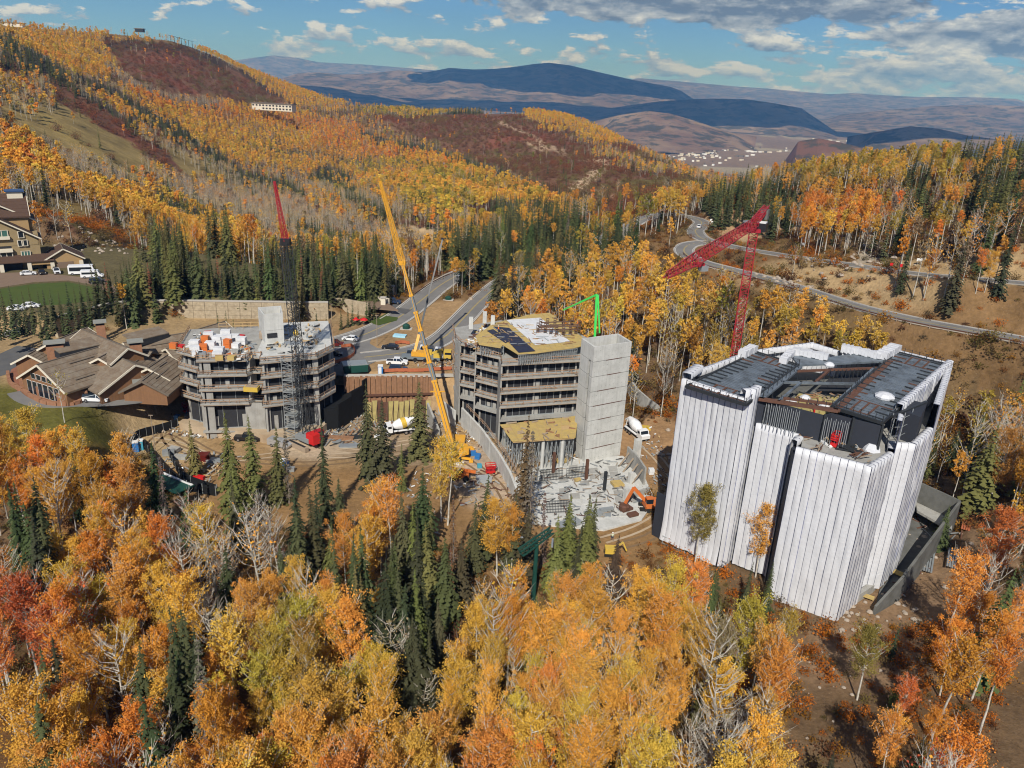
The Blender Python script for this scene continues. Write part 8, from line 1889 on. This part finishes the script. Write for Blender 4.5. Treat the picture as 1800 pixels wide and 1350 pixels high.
yard = [(312,742,'blue_paint',1.2,1.0,1.9,'blue cabinet at the left end of the yard store'),(320,744,'formwork',1.2,.9,1.8,'yellow faced crate beside the blue cabinet'),(331,742,'galv',1.6,1.2,1.8,'grey form rack right of the yellow faced crate'),(342,740,'steel_dark',1.5,1.2,1.9,'dark steel rack in the yard store'),(352,746,'galv',2.0,1.4,1.2,'low grey rack in the yard store'),(361,741,'formwork',.7,2.4,2.2,'upright yellow beams leaning by the racks'),(372,744,'galv',2.6,1.6,1.2,'grey panel stack before the fin wall'),(384,748,'galv',2.4,1.6,.9,'low grey panel stack beside the tall spruce'),(366,760,'concrete',3.0,2.0,1.1,'pale block stack at the yard edge'),(383,762,'lumber',2.6,.7,.5,'timber packs lying in front of the stacks'),(407,742,'yellow_paint',2.6,1.3,1.0,'yellow steel box behind the ragged spruce'),(420,747,'yellow_paint',3.2,1.0,.7,'long yellow tray in front of the building'),(403,733,'paint_red',.9,.9,1.3,'small red tank by the building wall'),(450,735,'white_deck',2.6,1.8,2.4,'white wrapped pallet standing alone in the yard'),(502,728,'car_white',1.8,1.4,1.3,'white box on the apron of the left building'),(503,734,'rust_orange',2.4,1.2,1.2,'rusty form stack below the white box'),(486,737,'tarp_blue',1.4,1.4,1.0,'pale blue bin on the apron'),(520,742,'galv',2.8,1.2,.6,'flat grey panels by the crawler crane'),(464,748,'concrete',4.5,1.8,.5,'long low slab stack in the yard'),(498,752,'galv',4.0,1.8,.4,'grey sheets lying by the dirt yard'),(415,757,'car_white',2.6,1.2,1.0,'white tank behind the two narrow spruces'),
 (306,794,'concrete',2.4,1.8,1.0,'stone pallet at the top of the bank'),(297,800,'galv',2.6,1.4,1.2,'grey crates beside the black fence'),(318,806,'concrete',3.0,1.4,.8,'long pale block pile on the bank'),(360,810,'car_maroon',2.4,2.0,1.8,'maroon container on the bank below the yard'),(376,812,'galv',4.0,1.6,.7,'grey pipes stacked right of the maroon container'),(362,828,'lumber',3.6,.5,.3,'pale planks spread below the maroon container'),(350,842,'paint_red',2.4,1.0,.8,'red netting heap beside the fence'),(503,822,'blue_paint',1.3,1.3,1.4,'blue water tank at the lower edge of the yard'),(512,828,'galv',1.6,1.0,.9,'grey crate beside the blue tank'),(500,815,'car_white',1.6,1.0,1.2,'white bag above the blue tank'),
 (664,710,'white_deck',1.8,1.2,.9,'white bin in the back of the pit'),(716,735,'galv',2.6,1.8,1.0,'grey steel bin behind the mixer'),(690,750,'rust_orange',5.0,2.5,.5,'rusty plates lying left of the mixer'),(600,772,'rust_orange',6.0,1.6,.6,'long rusty sheet stack right of the crawler crane'),(612,785,'galv',4.0,1.8,.4,'grey steel sheets on the dirt'),(625,770,'steel_dark',5.0,1.4,.5,'dark beams piled beside the pit'),(832,800,'blue_paint',1.2,1.0,1.0,'blue drum rack by the yellow crane'),(840,806,'blue_paint',1.2,1.2,1.1,'blue barrel group by the yellow crane'),(843,822,'teal',1.0,.9,.9,'teal box below the blue barrels'),(802,815,'white_paint',3.6,1.4,.4,'white sheet under the yellow crane'),(850,846,'grey_box',3.2,2.4,1.0,'round grey buckets by the retaining wall'),(1144,833,'white_deck',1.2,1.2,1.3,'white tote beside the haul road'),(1131,753,'yellow_paint',3.4,2.4,.4,'yellow tilted panel behind the white mixer'),(1180,812,'rock',1.6,1.2,1.0,'pale stones beside the haul road'),(1055,905,'galv',4.4,2.2,.5,'grey steel sheets at the slab corner'),(703,592,'tarp_blue',3.8,2.2,.6,'pale blue tarp pack on the island')]
for px, py, m, w, d, h, lab in yard:
    c = gp(px, py); nm = lab.split()[-1]; r_ = thing('material_stack', lab, 'stack', c); n = max(1, int(h/.5))
    for i in range(n): b = MB(); k = 1-.05*random.random(); b.box((c[0]+random.uniform(-.06, .06), c[1]+random.uniform(-.05, .05), c[2]+h*(i+.5)/n+.02), (w*k, d*k, h/n-.04), .25*sin(px)+random.uniform(-.05, .05)); b.build('layer', M[m], r_)
for lab, px, py, rz in (('left blue portable toilet inside the fence corner', 231, 728, .3), ('right grey blue portable toilet inside the fence corner', 239, 725, .3), ('blue portable toilet with a white top at the pit edge', 669, 657, .1)):
    c = gp(px, py, 9.1 if px > 600 else None); r_ = thing('portable_toilet', lab, 'toilet', c); b = MB(); b.box((c[0], c[1], c[2]+1.1), (1.25, 1.25, 2.2), rz); b.build('cabin', M['blue_paint' if '' in lab and 'grey' not in lab else 'teal'], r_); b = MB(); b.box((c[0], c[1], c[2]+2.28), (1.3, 1.3, .2), rz); b.build('roof', M['white_paint'], r_); b = MB(); b.box((c[0]-.05, c[1]-.63, c[2]+1.05), (.8, .05, 1.9), rz); b.build('door', M['white_paint' if px > 600 else 'blue_paint'], r_)
q = atz(625, 652, 9.4); r_ = thing('site_container', 'grey roofed green skip leaning at the pit corner', 'container', q); b = MB(); b.box((q[0], q[1], 10.4), (6, 3.2, 1.8), .35); b.build('body', M['dark_green'], r_); b = MB(); b.box((q[0]-.3, q[1]+.4, 11.4), (6.2, 3.6, .3), .35); b.build('lid', M['galv'], r_)
for lab, px, py, h in (('round dark green utility box on the island by the road', 714, 578, 1.6), ('dark green utility box on a pad beside the left road', 788, 527, 1.3)):
    c = gp(px, py); r_ = thing('utility_box', lab, 'utility box', c); b = MB(); b.lathe((c[0], c[1], c[2]), [(1.1, 0), (1.15, h*.7), (.6, h)], 12); b.build('housing', M['dark_green'], r_); b = MB(); b.box((c[0], c[1], c[2]+.03), (3.6, 2.6, .2)); b.build('pad', M['kerb'], r_)
q = gp(633, 572); r_ = thing('red_tent', 'small red canopy among spruces beside the plaza', 'canopy', q); 
for k in (-1, 1): b = MB(); b.lathe((q[0]+k*1.2, q[1], q[2]+1.8), [(1.3, 0), (.8, .4), (.1, .7)], 6); b.build('canopy', M['paint_red'], r_); b = MB(); b.tube((q[0]+k*1.2, q[1], q[2]), (q[0]+k*1.2, q[1], q[2]+2), .06, .06, 5); b.build('pole', M['galv'], r_)
# gate on the dirt track, signs and barrels by the mountain roads
q = gp(1518, 437); r_ = thing('track_gate', 'metal gate with a white sign closing the dirt track', 'gate', q); b = MB()
for k in range(5): b.beam((q[0]-5, q[1], q[2]+.4+k*.28), (q[0]+5, q[1]+.4, q[2]+.4+k*.28), .09)
b.build('bars', M['steel_dark'], r_); b = MB(); b.box((q[0], q[1]-.15, q[2]+1.1), (1.2, .06, .8)); b.build('sign', M['white_paint'], r_)
for k in (-5.2, 5.2): b = MB(); b.box((q[0]+k, q[1], q[2]+.9), (.3, .3, 2)); b.build('gate_post', M['steel_dark'], r_)
for lab, px, py, m in (('white round road sign above the hairpin road', 1249, 393, 'white_paint'), ('white marker lamp at the roadside below the first sign', 1251, 397, 'white_paint'), ('left white marker by the upper mountain road', 1411, 437, 'white_paint'), ('white twin marker under the orange bushes', 1612, 466, 'white_paint'), ('right white twin marker under the orange bushes', 1617, 466, 'white_paint'), ('red and white barrier post at the end of the red bushes', 1565, 474, 'paint_red'), ('second red barrier post beside the upper road', 1582, 476, 'paint_red')):
    c = gp(px, py); r_ = thing('road_sign', lab, 'sign', c); b = MB(); b.tube((c[0], c[1], c[2]-.2), (c[0], c[1], c[2]+1.6), .06, .06, 5); b.build('post', M['galv'], r_); b = MB(); b.box((c[0], c[1]-.06, c[2]+1.7), (.95, .06, .95)); b.build('plate', M[m], r_)
for lab, px, py, h in (('pale street pole standing at the plaza edge', 663, 608, 9), ('lamp post beside the lawn by the right gate pier', 800, 620, 3), ('street pole beside the middle building roof corner', 876, 570, 5), ('wooden pole in front of the stone wall', 583, 562, 5), ('bare pole standing on the left dirt bank', 273, 795, 9), ('utility pole at the island tip', 777, 493, 4)):
    c = gp(px, py); r_ = thing('pole', lab, 'pole', c); b = MB(); b.tube((c[0], c[1], c[2]-.3), (c[0], c[1], c[2]+h), .11, .07, 6); b.build('shaft', M['lumber_grey'], r_); b = MB(); b.beam((c[0]-.5, c[1], c[2]+h), (c[0]+.5, c[1], c[2]+h), .12); b.build('arm', M['lumber_grey'], r_)
# rubble in the pit and along the haul road, boulders on the slope
def rocks(name, label, px, py, n, sx, sy, s, seed, m='rock'):
    rs = random.Random(seed); b = MB(); c = gp(px, py)
    for i in range(n):
        x, y = c[0]+rs.gauss(0, sx), c[1]+rs.gauss(0, sy); z = tz(x, y); r = rs.uniform(*s); k = [rs.uniform(.7, 1.2) for _ in range(3)]
        b.lathe((x, y, z-.1*r), [(r*.7*k[0], 0), (r*k[1], r*.35), (r*.7*k[2], r*.8), (r*.15, r)], 6)
    tag(b.build(name, M[m]), kind='stuff')
rocks('boulders', '', 1200, 800, 40, 2.0, 5.0, (.3, 1.0), 1); rocks('boulders', '', 1420, 480, 160, 40, 7, (.3, 1.1), 2); rocks('boulders', '', 1650, 760, 60, 6, 14, (.2, .7), 3); rocks('boulders', '', 1540, 1090, 50, 6, 3, (.2, .6), 5); rocks('boulders', '', 1440, 1200, 70, 8, 8, (.1, .35), 6); rocks('boulders', '', 170, 430, 60, 9, 8, (.3, .8), 8)
def scraps(label, px, py, n, sx, sy, L, seed, ms):
    rs = random.Random(seed); b = MB(); c = gp(px, py)
    for i in range(n):
        x, y = c[0]+rs.uniform(-sx, sx), c[1]+rs.uniform(-sy, sy); z = tz(x, y)+.1; a = rs.random()*3.14; l = rs.uniform(*L)/2; b.mi = rs.randrange(len(ms)); b.beam((x-cos(a)*l, y-sin(a)*l, z+rs.random()*.2), (x+cos(a)*l, y+sin(a)*l, z+rs.random()*.5), rs.uniform(.1, .4), .12)
    tag(b.build('rubble', [M[m] for m in ms]), kind='stuff')
scraps('', 690, 735, 160, 11, 6, (.5, 3), 1, ['lumber_grey', 'rust_orange', 'galv', 'concrete', 'lumber']); scraps('', 600, 768, 90, 6, 5, (1, 4), 2, ['rust_orange', 'galv', 'steel_dark', 'lumber_grey'])
scraps('', 420, 750, 220, 16, 4, (.4, 2.2), 3, ['galv', 'concrete', 'lumber', 'steel_dark', 'white_paint']); scraps('', 860, 860, 90, 5, 8, (.4, 2.5), 4, ['galv', 'lumber', 'concrete', 'rust']); scraps('', 960, 800, 120, 9, 3.5, (.4, 2.2), 5, ['galv', 'lumber', 'concrete_dark', 'white_paint', 'rust'])
scraps('', 340, 830, 70, 7, 5, (.5, 2.5), 6, ['lumber', 'lumber_grey', 'concrete']); scraps('', 790, 640, 80, 9, 3, (.5, 2.5), 7, ['lumber_grey', 'concrete', 'rust_orange']); scraps('', 1640, 930, 30, 4, 8, (2, 5), 8, ['rust', 'galv', 'lumber_grey']); scraps('', 730, 915, 40, 6, 5, (.5, 2), 9, ['lumber_grey', 'concrete'])
for k, (lab, px, py, L, m, n, rz) in enumerate((('red steel tube bundle on the slope right of the annex', 1700, 925, 6, 'snow_fence', 6, 1.0), ('pale planks bundle left of the red tubes', 1686, 905, 5, 'lumber', 4, 1.0), ('grey sheet metal bundle below the annex wall', 1628, 990, 8, 'galv', 5, 1.05), ('second grey sheet metal bundle among the trees', 1670, 985, 7, 'galv', 4, 1.05), ('fresh yellow timber at the open end of the annex', 1570, 1010, 3, 'formwork', 4, 2.4), ('yellow boards at the near corner of the wrapped building', 1516, 1052, 3.5, 'formwork', 3, 2.6))):
    c = gp(px, py); r_ = thing('bundle', lab, 'bundle', c)
    for i in range(n): b = MB(); o = (i-n/2)*.4; b.beam((c[0]-sin(rz)*o-cos(rz)*L/2, c[1]+cos(rz)*o-sin(rz)*L/2, c[2]+.6), (c[0]-sin(rz)*o+cos(rz)*L/2, c[1]+cos(rz)*o+sin(rz)*L/2, c[2]+.7), .3, .15); b.build('rod', M[m], r_)

# ================================================================ people
def person(label, loc, rz, top, hat, pose=0):
    r = thing('person', label, 'person')
    me = bpy.data.meshes.new('person_body')
    st = .16 if pose else .10; arm = .30 if pose else .12
    J = [(0,0,.95),(0,0,1.2),(0,0,1.42),(0,0,1.52),(0,.01,1.60),(0,.02,1.74), (-.19,0,1.40),(-.27,.05+arm*.3,1.14),(-.24,.15+arm,.95),(-.23,.19+arm,.87), (.19,0,1.40),(.28,-.02,1.14),(.27,.10,.90),(.27,.13,.81), (-.10,st,.90),(-.11,st*1.6,.50),(-.11,st*.8,.08),(-.11,st*.8+.16,.04), (.10,-st*.3,.90),(.11,-st*.6,.50),(.11,-st*1.5,.08),(.11,-st*1.5+.16,.04)]
    E = [(0,1),(1,2),(2,3),(3,4),(4,5),(2,6),(6,7),(7,8),(8,9),(2,10),(10,11),(11,12),(12,13),(0,14),(14,15),(15,16),(16,17),(0,18),(18,19),(19,20),(20,21)]
    Rr = [.15,.14,.16,.055,.095,.085,.07,.05,.038,.04,.07,.05,.038,.04,.095,.065,.045,.045,.095,.065,.045,.045]
    me.from_pydata(J, E, []); o = bpy.data.objects.new('body', me); COL.objects.link(o); o.parent = r
    sk = o.modifiers.new('skin', 'SKIN'); 
    for i, s_ in enumerate(me.skin_vertices[0].data): s_.radius = (Rr[i], Rr[i]*(.72 if i < 3 else 1)); s_.use_root = (i == 0)
    o.modifiers.new('sub', 'SUBSURF').levels = 2; o.modifiers['sub'].render_levels = 2
    m = bpy.data.materials.new('clothed'); m.use_nodes = True; t = NT(m.node_tree); t.n.clear(); oc = t.new('ShaderNodeTexCoord').outputs['Object']; z_ = t.new('ShaderNodeSeparateXYZ', {0: oc}).outputs[2]
    c = t.ramp(t.math('DIVIDE', z_, 2.0), [(0, (.03, .025, .02)), (.055, (.05, .06, .11)), (.48, top), (.745, (.45, .27, .19))], 'CONSTANT')
    bs = t.new('ShaderNodeBsdfPrincipled', {'Base Color': c, 'Roughness': .8}); t.new('ShaderNodeOutputMaterial', {0: bs.outputs[0]}); me.materials.append(m)
    b = MB(); b.lathe((0, .02, 1.68), [(.145, 0), (.15, .03), (.115, .06), (.10, .13), (.03, .17)], 14); b.build('hard_hat', M[hat], r)
    b = MB(); b.b2(-.16, .16, -.13, .15, 1.02, 1.38); 
    r.location = loc; r.rotation_euler[2] = rz
person('person in a white helmet and pale green vest walking on the dirt road', gp(1076, 950), .3, (.55, .62, .45), 'hat_white', 1)
c = atz(876, 585, 23.8); person('person in an orange vest at the corner of the yellow deck', (c[0], c[1], 23.8), 2, (.75, .2, .03), 'hat_white')
c = atz(985, 625, 21.1); person('person in a yellow vest on the edge of the top floor of the middle building', (c[0], c[1]+.4, 21.05), 3, (.55, .65, .05), 'hat_white')
c = atz(1015, 574, 24.2); person('person in an orange vest among the column cages', (c[0], c[1], 23.85), 1, (.8, .22, .03), 'hivis_orange')
c = gp(870, 830); person('person in a red jacket beside the retaining wall', c, 2.2, (.5, .03, .03), 'hat_white', 1)

# tyre ruts and small loose material on the yard
for k, pts in enumerate((((250,735),(300,760),(380,800),(470,812),(560,815),(680,800),(760,790)), ((262,742),(310,780),(390,806),(480,800),(560,790),(640,795)), ((300,722),(290,745),(300,780),(350,800)), ((560,800),(640,800),(700,780),(745,775)), ((760,815),(720,830),(690,860),(660,870)), ((1060,950),(1120,930),(1165,900),(1180,860)), ((1090,960),(1140,945),(1170,925)), ((1110,745),(1130,780),(1160,810),(1190,850)), ((820,810),(850,830),(880,860),(900,900)))):
    P = smooth_path([gp(*p) for p in pts], 2.0); P[:, 2] = terrain_z(P[:, 0], P[:, 1])
    for o in (-1.0, 1.0): ribbon('tyre_rut', P, o-.28, o+.28, .05, M['dirt_pale' if k % 2 else 'rut'])
for i, (px, py, n, sx, sy) in enumerate(((330,752,130,6,5),(380,760,160,9,4),(470,752,120,10,3),(560,756,120,5,4),(650,745,120,5,5),(730,740,90,5,4),(800,700,80,4,7),(840,770,80,3,8),(350,815,90,8,5),(770,855,70,6,6),(1140,780,50,3,8),(1170,840,40,3,4),(790,645,60,6,2),(600,640,40,4,2))): scraps('', px, py, n, sx, sy, (.15, 1.1), 40+i, ['galv', 'concrete', 'lumber', 'lumber_grey', 'white_paint', 'rust'])

def roofscraps(root, z, cs, n, seed, ms, L=(.3, 1.8)):
    rs = random.Random(seed); b = MB()
    for i in range(n):
        u, v = rs.random(), rs.random(); p = quad_uv(*[atz(*q, z) for q in cs])(u, v); a = rs.choice([.3, 1.87])+rs.gauss(0, .3); l = rs.uniform(*L)/2; b.mi = rs.randrange(len(ms)); b.beam((p[0]-cos(a)*l, p[1]-sin(a)*l, z+.1), (p[0]+cos(a)*l, p[1]+sin(a)*l, z+.1+rs.random()*.35), rs.uniform(.1, .5), rs.uniform(.1, .4))
    b.build('roof_clutter', [M[m] for m in ms], root)['kind'] = 'stuff'
roofscraps(LBD, 19.62, ((318,622),(442,640),(446,604),(345,586)), 230, 1, ['white_paint', 'galv', 'lumber', 'orange_paint', 'concrete', 'steel_dark'])
roofscraps(LBD, 20.52, ((458,630),(568,610),(560,570),(500,572)), 110, 2, ['galv', 'lumber_grey', 'concrete', 'steel_dark', 'lumber'])
roofscraps(MBD, 21.03, ((812,606),(842,618),(868,572),(850,568)), 90, 3, ['lumber', 'galv', 'rust', 'white_paint', 'formwork'])
roofscraps(WB, 28.03, ((1400,768),(1515,806),(1540,760),(1345,730)), 90, 4, ['lumber_grey', 'galv', 'rust', 'white_paint', 'lumber'])
roofscraps(LBD, 2.05, ((350,744),(540,742),(560,728),(350,722)), 130, 5, ['galv', 'lumber', 'white_paint', 'lumber_grey', 'rust'])
b = MB(); rs = random.Random(4)      # upright formwork posts and rebar starters round the left roof
for i in range(60): t_ = rs.random()*(len(lo)-3); k_ = int(t_); p = lerp(lo[k_], lo[k_+1], t_-k_); h_ = rs.uniform(.8, 2.2); b.box((p[0], p[1]+.4, 19.6+h_/2), (.1, .1, h_))
b.build('starter_posts', M['rail_wood'], LBD)['kind'] = 'stuff'
# ---------------------------------------------------------------- clouds above the valley (their shade falls on the ranges)
cm = mat('cloud_white', (0.85, 0.86, 0.88), 1.0, var=0.02)
def cloud(pts, base, h, seed):
    b = bmesh.new()
    for i, (x, y, rx, ry) in enumerate(pts):
        g = bmesh.ops.create_icosphere(b, subdivisions=4, radius=1.0)
        for v in g['verts']:
            n = v.co.normalized(); k = 1+0.35*mn.noise(n*1.7+Vector((seed+i, 0, 0)))+0.2*mn.noise(n*4.1+Vector((0, seed+i, 0)))
            v.co = Vector((x+n.x*rx*k, y+n.y*ry*k, base+(max(n.z, -0.25))*h*k))
    me = bpy.data.meshes.new('cloud'); b.to_mesh(me); b.free(); me.materials.append(cm); me.polygons.foreach_set('use_smooth', [True]*len(me.polygons))
    tag(link_mesh('cloud', me), kind='structure')
def shade_cloud(px, py, D, rx, ry, base=2300, h=260, seed=0):
    """cloud whose shade falls round the place seen at this pixel"""
    p = Vector(atD(px, py, D)); k = (base-p.z)/sdir.z
    cloud([(p.x+sdir.x*k, p.y+sdir.y*k, rx, ry)], base, h, seed)
shade_cloud(960, 140, 14400, 2300, 1500, seed=1)
shade_cloud(1110, 150, 14600, 1500, 1000, seed=2)
shade_cloud(880, 130, 14200, 1500, 800, seed=12)
shade_cloud(1010, 195, 11200, 2600, 600, seed=3)
shade_cloud(1270, 190, 10500, 1900, 900, seed=4)
shade_cloud(560, 165, 10800, 1500, 700, seed=5)
shade_cloud(1600, 232, 6900, 650, 170, seed=6)
# ---------------------------------------------------------------- air
hz = bpy.data.materials.new('air'); hz.use_nodes = True; t = NT(hz.node_tree); t.n.clear()
pv = t.new('ShaderNodeVolumePrincipled', {'Color': (0.17, 0.45, 1.0, 1), 'Density': HAZE, 'Anisotropy': 0.0, 'Absorption Color': (0.6, 0.75, 1, 1)})
t.new('ShaderNodeOutputMaterial', {1: pv.outputs[0]})
b = MB(); b.b2(-26000, 26000, -400, 36500, -380, 1150); o = b.build('haze', hz); o['kind'] = 'stuff'
